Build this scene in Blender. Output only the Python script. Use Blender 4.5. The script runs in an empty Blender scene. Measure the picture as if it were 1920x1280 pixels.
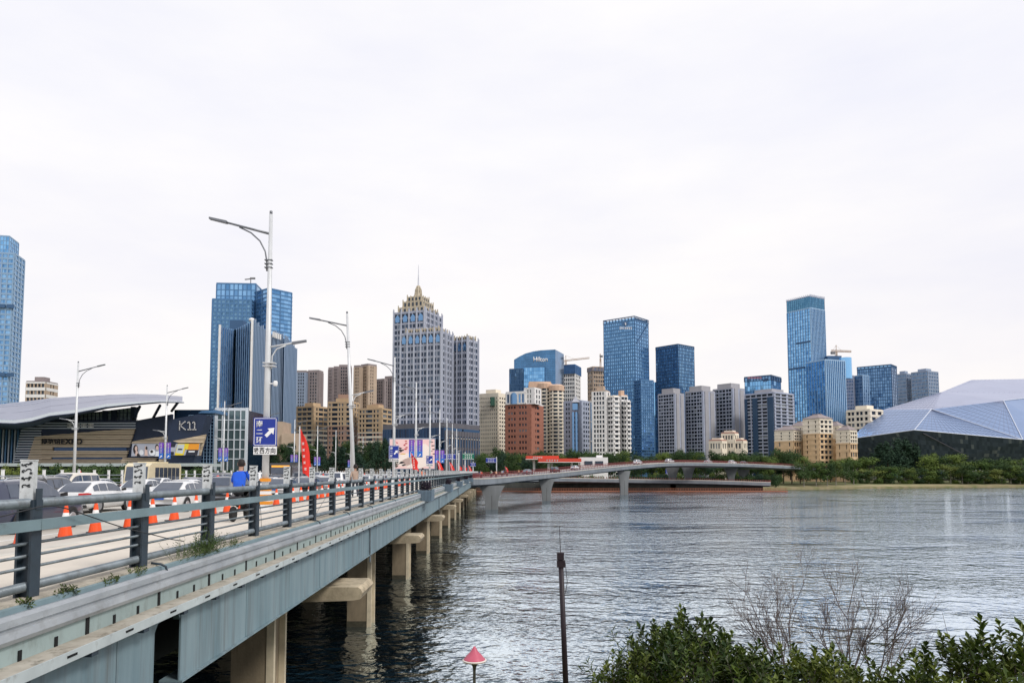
import bpy, bmesh, math, random
from math import sin, cos, tan, pi, radians, atan, atan2, sqrt
from mathutils import Vector, Matrix, noise as mnoise

SC = bpy.context.scene
COL = SC.collection
# ------------------------------------------------------------------ camera, sky, sun, exposure
F, CX, HZ, PITCH, CAMZ = 1387.0, 926.0, 884.0, radians(4.0), 8.1   # focal length in photo pixels, vanishing point of the bridge, eye height
CY = HZ - F * tan(PITCH)
cam_d = bpy.data.cameras.new('camera'); cam = bpy.data.objects.new('camera', cam_d); COL.objects.link(cam)
cam.location = (0, 0, CAMZ); cam.rotation_euler = (pi / 2 + PITCH, 0, 0)
cam_d.sensor_width = 36.0; cam_d.lens = F / 1920 * 36
cam_d.shift_x = (960 - CX) / 1920; cam_d.shift_y = (CY - 640) / 1920
cam_d.clip_start = 0.1; cam_d.clip_end = 20000
SC.camera = cam

SUN_EL, SUN_AZ = radians(42), radians(128)      # azimuth from +Y towards +X: behind the camera to the right
w = bpy.data.worlds.new('World'); SC.world = w; w.use_nodes = True
nt = w.node_tree; nt.nodes.clear()
def N(t, x=0, y=0, tree=None):
    n = (tree or nt).nodes.new(t); n.location = (x, y); return n
sky = N('ShaderNodeTexSky'); sky.sky_type = 'NISHITA'; sky.sun_disc = False
sky.sun_elevation = SUN_EL; sky.sun_rotation = SUN_AZ; sky.air_density = 1.2; sky.dust_density = 2.0
bg1 = N('ShaderNodeBackground'); bg1.inputs['Strength'].default_value = 0.10
nt.links.new(sky.outputs[0], bg1.inputs[0])
tc = N('ShaderNodeTexCoord')
mp = N('ShaderNodeMapping'); mp.inputs['Scale'].default_value = (1.0, 1.0, 3.2); nt.links.new(tc.outputs['Generated'], mp.inputs[0])
nz = N('ShaderNodeTexNoise'); nz.inputs['Scale'].default_value = 2.2; nz.inputs['Detail'].default_value = 6; nz.inputs['Roughness'].default_value = .55
nt.links.new(mp.outputs[0], nz.inputs['Vector'])
cr = N('ShaderNodeValToRGB')          # thin overcast: pearl white, lavender grey where the cloud thickens, cream low down
cr.color_ramp.elements[0].position = .30; cr.color_ramp.elements[0].color = (.735, .735, .805, 1)
cr.color_ramp.elements[1].position = .72; cr.color_ramp.elements[1].color = (.862, .842, .832, 1)
nt.links.new(nz.outputs[0], cr.inputs[0])
bg2 = N('ShaderNodeBackground'); bg2.inputs['Strength'].default_value = 1.0
sz = N('ShaderNodeSeparateXYZ'); nt.links.new(tc.outputs['Generated'], sz.inputs[0])
hz_ = N('ShaderNodeMapRange'); hz_.inputs[1].default_value = .0; hz_.inputs[2].default_value = .42; hz_.inputs[3].default_value = 1; hz_.inputs[4].default_value = 0; nt.links.new(sz.outputs['Z'], hz_.inputs[0])
wm = N('ShaderNodeMixRGB'); wm.blend_type = 'MULTIPLY'; wm.inputs[2].default_value = (1.02, .985, .935, 1); nt.links.new(hz_.outputs[0], wm.inputs[0]); nt.links.new(cr.outputs[0], wm.inputs[1])
nt.links.new(wm.outputs[0], bg2.inputs[0])
mx = N('ShaderNodeMixShader'); mx.inputs[0].default_value = 0.94
nt.links.new(bg1.outputs[0], mx.inputs[1]); nt.links.new(bg2.outputs[0], mx.inputs[2])
wo = N('ShaderNodeOutputWorld'); nt.links.new(mx.outputs[0], wo.inputs[0])

sd = bpy.data.lights.new('sun', 'SUN'); sd.energy = 1.5; sd.angle = radians(12); sd.color = (1, .95, .88)
sun = bpy.data.objects.new('sun', sd); COL.objects.link(sun)
sv = Vector((sin(SUN_AZ) * cos(SUN_EL), cos(SUN_AZ) * cos(SUN_EL), sin(SUN_EL)))
sun.rotation_euler = sv.to_track_quat('Z', 'Y').to_euler()
vs = SC.view_settings; vs.view_transform = 'Standard'; vs.look = 'None'; vs.exposure = 0.34; vs.gamma = 1.0; vs.use_curve_mapping = False
SC.cycles.max_bounces = 6; SC.cycles.diffuse_bounces = 2; SC.cycles.glossy_bounces = 3; SC.cycles.transmission_bounces = 3
SC.cycles.caustics_reflective = False; SC.cycles.caustics_refractive = False

# ------------------------------------------------------------------ photo pixel -> world
def at(px, py, Y):
    u = (px - CX) / F; v = -(py - CY) / F
    t = Y / (cos(PITCH) - v * sin(PITCH))
    return Vector((u * t, Y, CAMZ + (sin(PITCH) + v * cos(PITCH)) * t))
def zat(py, Y): return at(CX, py, Y).z
def xat(px, py, Y): return at(px, py, Y).x
def on_z(px, py, z):
    u = (px - CX) / F; v = -(py - CY) / F
    dz = sin(PITCH) + v * cos(PITCH); t = (z - CAMZ) / dz
    return Vector((u * t, t * (cos(PITCH) - v * sin(PITCH)), z))

# ------------------------------------------------------------------ materials
MATS = {}
def L_(t, a, b): t.links.new(a, b)
def mat(name, col, rough=.6, metal=0, var=.12, scale=3.0, bump=0, spec=.4, streak=0, col2=None, emit=0, coat=0, bscale=None, thr=None, dirt=None):
    """procedural material: base colour with noise variation (col -> col2), optional vertical streaks and bump"""
    if name in MATS: return MATS[name]
    m = bpy.data.materials.new(name); m.use_nodes = True; t = m.node_tree; p = t.nodes['Principled BSDF']
    p.inputs['Roughness'].default_value = rough; p.inputs['Metallic'].default_value = metal
    p.inputs['Specular IOR Level'].default_value = spec
    if coat: p.inputs['Coat Weight'].default_value = coat; p.inputs['Coat Roughness'].default_value = .05
    c = (*col, 1); d = (*(col2 or [min(1, x * (1 + var)) for x in col]), 1); e = c if col2 else (*[x * (1 - var) for x in col], 1)
    tcn = N('ShaderNodeTexCoord', tree=t); mpn = N('ShaderNodeMapping', tree=t); L_(t, tcn.outputs['Object'], mpn.inputs[0])
    if streak: mpn.inputs['Scale'].default_value = (1, 1, streak)
    n = N('ShaderNodeTexNoise', tree=t); n.inputs['Scale'].default_value = scale; n.inputs['Detail'].default_value = 6; n.inputs['Roughness'].default_value = .62
    L_(t, mpn.outputs[0], n.inputs['Vector'])
    r = N('ShaderNodeValToRGB', tree=t); r.color_ramp.elements[0].position = thr[0] if thr else .32; r.color_ramp.elements[1].position = thr[1] if thr else .68
    r.color_ramp.elements[0].color = e; r.color_ramp.elements[1].color = d
    L_(t, n.outputs[0], r.inputs[0]); L_(t, r.outputs[0], p.inputs['Base Color'])
    if dirt:         # stains: (colour, amount, noise scale, vertical stretch, low, high)
        dc, am, dsc, dz, lo_, hi_ = dirt
        m2 = N('ShaderNodeMapping', tree=t); m2.inputs['Scale'].default_value = (1, 1, dz); m2.inputs['Location'].default_value = (3.7, 1.3, .4); L_(t, tcn.outputs['Object'], m2.inputs[0])
        dn = N('ShaderNodeTexNoise', tree=t); dn.inputs['Scale'].default_value = dsc; dn.inputs['Detail'].default_value = 8; dn.inputs['Roughness'].default_value = .7; L_(t, m2.outputs[0], dn.inputs['Vector'])
        dm = N('ShaderNodeMapRange', tree=t); dm.inputs[1].default_value = lo_; dm.inputs[2].default_value = hi_; dm.inputs[4].default_value = am; L_(t, dn.outputs[0], dm.inputs[0])
        dx = N('ShaderNodeMixRGB', tree=t); dx.inputs[2].default_value = (*dc, 1); L_(t, dm.outputs[0], dx.inputs[0]); L_(t, r.outputs[0], dx.inputs[1]); L_(t, dx.outputs[0], p.inputs['Base Color'])
    if emit: L_(t, r.outputs[0], p.inputs['Emission Color']); p.inputs['Emission Strength'].default_value = emit
    if bump:
        b = N('ShaderNodeBump', tree=t); b.inputs['Strength'].default_value = bump; b.inputs['Distance'].default_value = .02
        n2 = N('ShaderNodeTexNoise', tree=t); n2.inputs['Scale'].default_value = bscale or scale * 8; n2.inputs['Detail'].default_value = 4
        L_(t, tcn.outputs['Object'], n2.inputs['Vector']); L_(t, n2.outputs[0], b.inputs['Height']); L_(t, b.outputs[0], p.inputs['Normal'])
    MATS[name] = m; return m

def panes(name, c1, c2, rough=.1, metal=.6, tilt=.05, c3=None, lit=.93):
    """glass of many panes: colour and slight tilt differ pane by pane (UV cells)"""
    if name in MATS: return MATS[name]
    m = bpy.data.materials.new(name); m.use_nodes = True; t = m.node_tree; p = t.nodes['Principled BSDF']
    p.inputs['Roughness'].default_value = rough; p.inputs['Metallic'].default_value = metal
    uv = N('ShaderNodeUVMap', tree=t); fl = N('ShaderNodeVectorMath', tree=t); fl.operation = 'FLOOR'; L_(t, uv.outputs[0], fl.inputs[0])
    wn = N('ShaderNodeTexWhiteNoise', tree=t); wn.noise_dimensions = '2D'; L_(t, fl.outputs[0], wn.inputs['Vector'])
    r = N('ShaderNodeValToRGB', tree=t); r.color_ramp.elements[0].color = (*c1, 1); r.color_ramp.elements[1].color = (*c2, 1); r.color_ramp.elements[1].position = lit
    if c3:
        e = r.color_ramp.elements.new(min(.999, lit + .02)); e.color = (*c3, 1)
    L_(t, wn.outputs['Value'], r.inputs[0]); L_(t, r.outputs[0], p.inputs['Base Color'])
    g = N('ShaderNodeNewGeometry', tree=t)
    s = N('ShaderNodeVectorMath', tree=t); s.operation = 'SUBTRACT'; s.inputs[1].default_value = (.5, .5, .5); L_(t, wn.outputs['Color'], s.inputs[0])
    k = N('ShaderNodeVectorMath', tree=t); k.operation = 'SCALE'; k.inputs['Scale'].default_value = tilt; L_(t, s.outputs[0], k.inputs[0])
    a = N('ShaderNodeVectorMath', tree=t); a.operation = 'ADD'; L_(t, g.outputs['Normal'], a.inputs[0]); L_(t, k.outputs[0], a.inputs[1])
    nn = N('ShaderNodeVectorMath', tree=t); nn.operation = 'NORMALIZE'; L_(t, a.outputs[0], nn.inputs[0]); L_(t, nn.outputs[0], p.inputs['Normal'])
    MATS[name] = m; return m

# ------------------------------------------------------------------ mesh builder
class MB:
    def __init__(s): s.v = []; s.f = []; s.m = []; s.uv = {}
    def quad(s, a, b, c, d, mi=0, uv=None):
        i = len(s.v); s.v += [Vector(a), Vector(b), Vector(c), Vector(d)]
        if uv: s.uv[len(s.f)] = uv
        s.f.append((i, i + 1, i + 2, i + 3)); s.m.append(mi)
    def poly(s, pts, mi=0):
        i = len(s.v); s.v += [Vector(p) for p in pts]; s.f.append(tuple(range(i, i + len(pts)))); s.m.append(mi)
    def hexa(s, p, mi=0):     # p: 8 points, bottom ring (ccw from above) then top ring
        i = len(s.v); s.v += [Vector(q) for q in p]
        for q in ((3, 2, 1, 0), (4, 5, 6, 7), (0, 1, 5, 4), (1, 2, 6, 5), (2, 3, 7, 6), (3, 0, 4, 7)):
            s.f.append(tuple(i + k for k in q)); s.m.append(mi)
    def box(s, x0, x1, y0, y1, z0, z1, mi=0):
        s.hexa([(x0, y0, z0), (x1, y0, z0), (x1, y1, z0), (x0, y1, z0), (x0, y0, z1), (x1, y0, z1), (x1, y1, z1), (x0, y1, z1)], mi)
    def obox(s, o, ux, uy, uz, mi=0):    # oriented box from corner o
        o, ux, uy, uz = Vector(o), Vector(ux), Vector(uy), Vector(uz)
        s.hexa([o, o + ux, o + ux + uy, o + uy, o + uz, o + ux + uz, o + ux + uy + uz, o + uy + uz], mi)
    def prism(s, poly, z0, z1, mi=0, mtop=None):
        n = len(poly); i = len(s.v)
        s.v += [Vector((p[0], p[1], z0)) for p in poly] + [Vector((p[0], p[1], z1)) for p in poly]
        for k in range(n): s.f.append((i + k, i + (k + 1) % n, i + n + (k + 1) % n, i + n + k)); s.m.append(mi)
        s.f.append(tuple(range(i + n, i + 2 * n))); s.m.append(mi if mtop is None else mtop)
        s.f.append(tuple(reversed(range(i, i + n)))); s.m.append(mi)
    def extr(s, poly, d, mi=0):        # planar polygon of 3-D points extruded by vector d
        n = len(poly); i = len(s.v); d = Vector(d)
        s.v += [Vector(p) for p in poly] + [Vector(p) + d for p in poly]
        for k in range(n): s.f.append((i + k, i + (k + 1) % n, i + n + (k + 1) % n, i + n + k)); s.m.append(mi)
        s.f.append(tuple(range(i + n, i + 2 * n))); s.f.append(tuple(reversed(range(i, i + n)))); s.m += [mi, mi]
    def tube(s, pts, r, n=8, mi=0, cap=True):
        pts = [Vector(p) for p in pts]; rs = r if isinstance(r, (list, tuple)) else [r] * len(pts)
        i = len(s.v); up = None
        for k, p in enumerate(pts):
            d = (pts[min(k + 1, len(pts) - 1)] - pts[max(k - 1, 0)]).normalized()
            if up is None: up = Vector((0, 0, 1)) if abs(d.z) < .9 else Vector((1, 0, 0))
            a = d.cross(up).normalized(); b = a.cross(d).normalized(); up = b
            for q in range(n):
                t = 2 * pi * q / n; s.v.append(p + (a * cos(t) + b * sin(t)) * rs[k])
        for k in range(len(pts) - 1):
            for q in range(n):
                s.f.append((i + k * n + q, i + k * n + (q + 1) % n, i + (k + 1) * n + (q + 1) % n, i + (k + 1) * n + q)); s.m.append(mi)
        if cap:
            s.f.append(tuple(reversed(range(i, i + n)))); s.m.append(mi)
            e = i + (len(pts) - 1) * n; s.f.append(tuple(range(e, e + n))); s.m.append(mi)
    def lathe(s, prof, o=(0, 0, 0), n=16, mi=0, axis='z'):
        i = len(s.v); o = Vector(o)
        for r, z in prof:
            for q in range(n):
                t = 2 * pi * q / n
                s.v.append(o + (Vector((r * cos(t), r * sin(t), z)) if axis == 'z' else Vector((z, r * cos(t), r * sin(t)))))
        for k in range(len(prof) - 1):
            for q in range(n):
                s.f.append((i + k * n + q, i + k * n + (q + 1) % n, i + (k + 1) * n + (q + 1) % n, i + (k + 1) * n + q)); s.m.append(mi)
        s.f.append(tuple(reversed(range(i, i + n)))); s.m.append(mi)
        e = i + (len(prof) - 1) * n; s.f.append(tuple(range(e, e + n))); s.m.append(mi)
    def build(s, name, mats, parent=None, smooth=False, bevel=0, kind=None, label=None, local=False):
        off = Vector() if local else wloc(parent)
        me = bpy.data.meshes.new(name); me.from_pydata([v - off for v in s.v], [], s.f)
        for m in (mats if isinstance(mats, (list, tuple)) else [mats]): me.materials.append(m)
        me.polygons.foreach_set('material_index', s.m)
        if s.uv:
            ul = me.uv_layers.new(name='UVMap')
            for fi, uv in s.uv.items():
                for li, c in zip(me.polygons[fi].loop_indices, uv): ul.data[li].uv = c
        if smooth: me.polygons.foreach_set('use_smooth', [True] * len(me.polygons))
        me.update()
        if bevel:
            b = bmesh.new(); b.from_mesh(me); bmesh.ops.remove_doubles(b, verts=b.verts, dist=1e-4)
            bmesh.ops.bevel(b, geom=b.edges[:], offset=bevel, segments=1, affect='EDGES', profile=.5); b.to_mesh(me); b.free()
        o = bpy.data.objects.new(name, me); COL.objects.link(o)
        if parent: o.parent = parent
        if kind: o['kind'] = kind
        if label: o['label'] = label
        return o
def wloc(o):
    v = Vector((0, 0, 0))
    while o is not None: v += o.location; o = o.parent
    return v
def tag(o, label=None, cat=None, group=None, kind=None):
    if label: o['label'] = label
    if cat: o['category'] = cat
    if group: o['group'] = group
    if kind: o['kind'] = kind
    return o
def thing(name, label, cat, loc=(0, 0, 0), group=None):
    o = bpy.data.objects.new(name, None); COL.objects.link(o); o.location = loc; o.empty_display_size = .2
    return tag(o, label, cat, group)
def copy_tree(o, parent=None):
    c = o.copy(); COL.objects.link(c)
    if parent: c.parent = parent
    for ch in o.children: copy_tree(ch, c)
    return c
def link_copy(src, parent, loc=None, name=None):      # one more mesh object sharing its data
    c = bpy.data.objects.new(name or src.name.split('.')[0], src.data); COL.objects.link(c); c.parent = parent
    if loc is not None: c.location = loc
    return c
ORD = 'first second third fourth fifth sixth seventh eighth ninth tenth eleventh twelfth thirteenth fourteenth fifteenth sixteenth seventeenth eighteenth nineteenth twentieth'.split()
def nth(i):            # 1-based
    if i <= 20: return ORD[i - 1]
    t, u = divmod(i, 10); tens = {2: 'twenty', 3: 'thirty', 4: 'forty', 5: 'fifty', 6: 'sixty', 7: 'seventy', 8: 'eighty'}[t]
    return tens + ('-' + ORD[u - 1] if u else '') if u else tens[:-1] + 'ieth'

def text(parent, name, body, o, ux, uz, wd, ht, m, depth=.01, bold=.0, off=.004):
    """raised lettering fitted into wd x ht at lower-left corner o, along ux and uz"""
    cu = bpy.data.curves.new(name, 'FONT'); cu.body = body; cu.size = 1; cu.offset = bold; cu.resolution_u = 3
    ob = bpy.data.objects.new('tmp', cu); COL.objects.link(ob)
    dg = bpy.context.evaluated_depsgraph_get(); me = bpy.data.meshes.new_from_object(ob.evaluated_get(dg))
    bpy.data.objects.remove(ob); bpy.data.curves.remove(cu)
    xs = [v.co.x for v in me.vertices]; ys = [v.co.y for v in me.vertices]
    if not xs: return None
    x0, x1, y0, y1 = min(xs), max(xs), min(ys), max(ys)
    ux = Vector(ux).normalized(); uz = Vector(uz).normalized(); n = ux.cross(uz)
    bm = bmesh.new(); bm.from_mesh(me)
    o = Vector(o) - wloc(parent)
    for v in bm.verts: v.co = o + ux * ((v.co.x - x0) / (x1 - x0) * wd) + uz * ((v.co.y - y0) / (y1 - y0) * ht) + n * off
    r = bmesh.ops.extrude_face_region(bm, geom=bm.faces[:])
    for v in r['geom']:
        if isinstance(v, bmesh.types.BMVert): v.co += n * depth
    bmesh.ops.recalc_face_normals(bm, faces=bm.faces[:])
    bm.to_mesh(me); bm.free(); me.name = name; me.materials.clear(); me.materials.append(m)
    ob = bpy.data.objects.new(name, me); COL.objects.link(ob); ob.parent = parent
    return ob
RNG = random.Random(7)
# ------------------------------------------------------------------ water, ground, banks
def water_mat():
    m = bpy.data.materials.new('river_water'); m.use_nodes = True; t = m.node_tree; t.nodes.remove(t.nodes['Principled BSDF'])
    g = N('ShaderNodeNewGeometry', tree=t)
    def layer(scx, scy, sc, det, rot):
        mp_ = N('ShaderNodeMapping', tree=t); mp_.inputs['Scale'].default_value = (scx, scy, 1); mp_.inputs['Rotation'].default_value = (0, 0, rot)
        L_(t, g.outputs['Position'], mp_.inputs[0])
        n = N('ShaderNodeTexNoise', tree=t); n.inputs['Scale'].default_value = sc; n.inputs['Detail'].default_value = det; n.inputs['Roughness'].default_value = .5
        L_(t, mp_.outputs[0], n.inputs['Vector']); return n.outputs[0]
    a = layer(.95, 1.0, 1.0, 2, .3); b = layer(1.0, 1.0, 3.0, 2, -.4); c = layer(.5, 1, .05, 2, .15); c2 = layer(.45, 1, .16, 3, .05)
    # wind patches: the big slow noise decides where the surface is choppy and where it lies smoother
    rm = N('ShaderNodeMapRange', tree=t); rm.inputs[1].default_value = .40; rm.inputs[2].default_value = .58; rm.inputs[3].default_value = .30; rm.inputs[4].default_value = 1.15
    av = N('ShaderNodeMath', tree=t); av.operation = 'MULTIPLY_ADD'; av.inputs[1].default_value = .5; L_(t, c, av.inputs[0]); hf = N('ShaderNodeMath', tree=t); hf.operation = 'MULTIPLY'; hf.inputs[1].default_value = .5; L_(t, c2, hf.inputs[0]); L_(t, hf.outputs[0], av.inputs[2]); L_(t, av.outputs[0], rm.inputs[0])
    ad = N('ShaderNodeMath', tree=t); ad.operation = 'MULTIPLY_ADD'; ad.inputs[1].default_value = .30; L_(t, b, ad.inputs[0]); L_(t, a, ad.inputs[2])
    sx_ = N('ShaderNodeSeparateXYZ', tree=t); L_(t, g.outputs['Position'], sx_.inputs[0])      # calmer in the lee of the near bank
    lee = N('ShaderNodeMapRange', tree=t); lee.inputs[1].default_value = 26; lee.inputs[2].default_value = 75; lee.inputs[3].default_value = .6; lee.inputs[4].default_value = 1.0; L_(t, sx_.outputs['Y'], lee.inputs[0])
    sh = N('ShaderNodeMath', tree=t); sh.operation = 'MULTIPLY'; L_(t, lee.outputs[0], sh.inputs[0]); L_(t, rm.outputs[0], sh.inputs[1])
    ml = N('ShaderNodeMath', tree=t); ml.operation = 'MULTIPLY'; L_(t, ad.outputs[0], ml.inputs[0]); L_(t, sh.outputs[0], ml.inputs[1])
    bu = N('ShaderNodeBump', tree=t); bu.inputs['Strength'].default_value = 1.0; bu.inputs['Distance'].default_value = WAVE
    L_(t, ml.outputs[0], bu.inputs['Height'])
    lw = N('ShaderNodeLayerWeight', tree=t); lw.inputs['Blend'].default_value = .5; L_(t, bu.outputs[0], lw.inputs['Normal'])
    fr = N('ShaderNodeMapRange', tree=t); fr.interpolation_type = 'SMOOTHSTEP'; fr.inputs[1].default_value = .58; fr.inputs[2].default_value = .78; fr.inputs[3].default_value = .03; fr.inputs[4].default_value = .97
    L_(t, lw.outputs['Facing'], fr.inputs[0])
    df = N('ShaderNodeBsdfDiffuse', tree=t); df.inputs['Color'].default_value = (.010, .030, .048, 1)
    gl = N('ShaderNodeBsdfGlossy', tree=t); gl.inputs['Color'].default_value = (.83, .92, .98, 1); gl.inputs['Roughness'].default_value = .05
    L_(t, bu.outputs[0], gl.inputs['Normal'])
    mx_ = N('ShaderNodeMixShader', tree=t); L_(t, fr.outputs[0], mx_.inputs[0]); L_(t, df.outputs[0], mx_.inputs[1]); L_(t, gl.outputs[0], mx_.inputs[2])
    L_(t, mx_.outputs[0], t.nodes['Material Output'].inputs[0])
    return m
WAVE = .30
WATER = water_mat()
b = MB(); b.quad((-700, -60, 0), (900, -60, 0), (900, 620, 0), (-700, 620, 0)); tag(b.build('river', WATER), kind='structure')

M_GROUND = mat('ground_soil', (.16, .15, .11), .9, var=.3, scale=.2)
M_GRASS = mat('grass_ground', (.07, .10, .03), .9, var=.35, scale=.3, col2=(.16, .15, .06))
M_SAND = mat('sandy_bank', (.36, .29, .18), .95, var=.25, scale=.25, col2=(.20, .21, .09))
M_CONC = mat('pier_concrete', (.29, .235, .16), .85, var=.25, scale=1.6, bump=.25, streak=.35, dirt=((.05, .04, .03), .75, 1.1, .25, .5, .72))
M_CONC_L = mat('pale_concrete', (.55, .53, .48), .8, var=.15, scale=1.2, bump=.15)
M_PAVE = mat('deck_paving', (.60, .55, .48), .85, var=.14, scale=.35, bump=.1, bscale=30)
M_ASPH = mat('asphalt_old', (.20, .20, .20), .9, var=.15, scale=.5)
# the far city ground reaches to the horizon; its edge follows the far bank
b = MB()
edge = [(-900, 312), (-60, 312), (30, 312), (95, 318), (130, 335), (200, 368), (300, 392), (900, 430)]
for (x0, y0), (x1, y1) in zip(edge, edge[1:]):
    b.quad((x0, y0, -1.5), (x1, y1, -1.5), (x1, y1, .9), (x0, y0, .9), 1)
    b.quad((x0, y0, .9), (x1, y1, .9), (x1, y1 + 9, 1.7), (x0, y0 + 9, 1.7), 1)
    b.quad((x0, y0 + 9, 1.7), (x1, y1 + 9, 1.7), (x1, y1 + 30, 2.4), (x0, y0 + 30, 2.4), 0)
    X0 = x0 if x0 > -900 else -9000; X1 = x1 if x1 < 900 else 9000
    b.quad((x0, y0 + 30, 2.4), (x1, y1 + 30, 2.4), (X1, 9000, 2.4), (X0, 9000, 2.4), 0)
tag(b.build('far_bank_ground', [M_GRASS, M_SAND]), kind='structure')
b = MB(); b.box(-700, -41.5, 40, 330, -1, 6.3); tag(b.build('terrace_ground', M_GRASS), kind='structure')
M_RAMP_SHADE = mat('ramp_shade_dark', (.06, .065, .06), .9, var=.3, scale=.5)  # near-black tone stands in for the deep shade beneath the ramps
b = MB(); b.box(-120, 112, 309, 311.5, -1.5, 3.4); tag(b.build('ramp_shade_wall', M_RAMP_SHADE), 'dark wall behind the orange boardwalk standing in for the shade under the ramps', 'wall')
b = MB(); b.box(-41, -5.0, -20, 9.0, -1, CAMZ - 3.09); tag(b.build('abutment', M_CONC), 'concrete abutment added out of view under the near bridge end to shade the piers', 'abutment')  # unseen block, added to keep sky light off the pier fronts
# near bank below the camera
b = MB()
prof = [(-8, 6.3), (4, 6.3), (8.5, 5.4), (11.5, 4.4), (15, 2.2), (17, .6), (19, -.8)]
for (y0, z0), (y1, z1) in zip(prof, prof[1:]):
    b.quad((-3.6, y0, z0), (26, y0, z0), (26, y1, z1), (-3.6, y1, z1))
tag(b.build('near_bank', M_GRASS), kind='structure')
# ------------------------------------------------------------------ the long road bridge; it runs along +Y, its right edge about 4.5 m left of the camera
M_STEEL = mat('slate_steel_paint', (.024, .040, .058), .5, var=.25, scale=4, spec=.5)
M_RAIL = mat('weathered_rail_steel', (.18, .215, .245), .42, .25, var=.28, scale=3.0, bump=.12, dirt=((.07, .06, .055), .6, 6.0, 1, .52, .72))
M_BEAM = mat('blue_grey_beam', (.20, .285, .32), .5, .1, var=.14, scale=1.5, dirt=((.10, .10, .09), .4, 5, 1, .55, .75))
M_SILV = mat('silver_profile', (.33, .36, .395), .45, .3, var=.2, scale=1.1, streak=3, col2=(.48, .51, .54), dirt=((.14, .125, .11), .55, 2.0, 1, .52, .75))
M_PANEL = mat('pale_green_panel', (.30, .38, .38), .55, var=.12, scale=1.2, dirt=((.12, .11, .09), .5, 5, .4, .52, .75))
M_GIRD = mat('girder_blue_paint', (.12, .205, .245), .5, var=.16, scale=2.2, streak=.12, bump=.06, col2=(.235, .32, .36), thr=(.25, .65), dirt=((.085, .075, .065), .75, 3.4, .06, .50, .74))
M_LIP = mat('white_lip', (.50, .56, .58), .5, var=.12, scale=2.2, dirt=((.16, .14, .11), .6, 5, .6, .55, .72))
M_LEDGE = mat('dirty_ledge', (.30, .27, .22), .9, var=.3, scale=2.5, col2=(.50, .47, .41), dirt=((.07, .065, .045), .8, 4.5, 1, .54, .68))
M_BLACK = mat('black_hollow', (.006, .007, .008), .9, var=.1)
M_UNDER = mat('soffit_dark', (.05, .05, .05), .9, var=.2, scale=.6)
M_PLAQ = mat('plaque_grey', (.58, .61, .63), .6, var=.14, scale=9, dirt=((.2, .19, .16), .5, 12, 1, .55, .7))
M_INK = mat('plaque_ink', (.02, .024, .03), .6, var=.2)
M_WHITE = mat('white_paint', (.78, .79, .80), .45, var=.05)
DECK = CAMZ - 1.40
M_ROADW = mat('pale_roadway', (.50, .47, .42), .9, var=.14, scale=.25, bump=.08, bscale=20)
def road_z(lat): return CAMZ - (1.396 if lat < 8.3 else (1.62 + (lat - 8.3) / 4.2 * .26 if lat < 12.5 else 1.88 + (lat - 12.5) / 26.1 * .07))
M_KERB = mat('kerb_worn', (.46, .42, .35), .9, var=.25, scale=3, bump=.3, dirt=((.12, .11, .08), .7, 3, 1, .5, .7))
Y0B, Y1B = -14.0, 318.0
bridge = thing('road_bridge', 'long road bridge with pale blue steel girders on concrete piers over the river', 'bridge', (-20, Y0B, 0))
def run(name, prof, m, y0=Y0B, y1=Y1B, parent=None, kind=None, cuts=1):     # profile of (lateral, drop below eye) extruded along the bridge
    b = MB(); n = len(prof)
    ys = [y0 + (y1 - y0) * k / cuts for k in range(cuts + 1)]
    b.extr([(-l, y0, CAMZ - d) for l, d in prof], (0, y1 - y0, 0)); return b.build(name, m, parent or bridge, kind=kind)
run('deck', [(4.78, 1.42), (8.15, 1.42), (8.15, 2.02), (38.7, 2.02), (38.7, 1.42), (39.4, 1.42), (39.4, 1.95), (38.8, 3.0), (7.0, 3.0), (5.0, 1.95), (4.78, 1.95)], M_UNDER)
run('roadway_surface', [(8.3, 1.62), (12.5, 1.88), (38.6, 1.95), (38.6, 2.05), (8.3, 2.05)], M_ROADW)
run('cycle_path', [(5.05, 1.396), (8.15, 1.396), (8.15, 1.435), (5.05, 1.435)], M_PAVE)
run('kerb', [(8.15, 1.39), (8.3, 1.39), (8.3, 1.9), (8.15, 1.9)], M_CONC_L)
run('inner_girder', [(9, 2.99), (10.2, 2.99), (10.2, 3.4), (9, 3.4)], M_UNDER)
run('inner_girder', [(16, 2.99), (17.2, 2.99), (17.2, 3.4), (16, 3.4)], M_UNDER)
run('inner_girder', [(24, 2.99), (25.2, 2.99), (25.2, 3.4), (24, 3.4)], M_UNDER)
run('kerb_strip', [(4.84, 1.33), (5.20, 1.33), (5.20, 1.405), (4.84, 1.415)], M_KERB)
run('edge_trim', [(4.80, 1.36), (4.838, 1.35), (4.838, 1.44), (4.80, 1.44)], M_BEAM)
run('silver_fascia', [(4.86, 1.425), (4.72, 1.40), (4.66, 1.43), (4.655, 1.50), (4.68, 1.512), (4.68, 1.535), (4.655, 1.545), (4.64, 1.62), (4.66, 1.665), (4.80, 1.67)], M_SILV)
run('slotted_panel', [(4.70, 1.66), (4.76, 1.66), (4.76, 1.89), (4.70, 1.89)], M_PANEL)
run('ledge', [(4.42, 1.872), (4.79, 1.865), (4.79, 1.90), (4.42, 1.90)], M_LEDGE)
run('ledge_lip', [(4.405, 1.862), (4.419, 1.862), (4.419, 1.975), (4.405, 1.975)], M_LIP)
run('ledge_soffit', [(4.42, 1.901), (4.7, 1.901), (4.7, 1.96), (4.48, 1.93)], M_UNDER)
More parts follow.
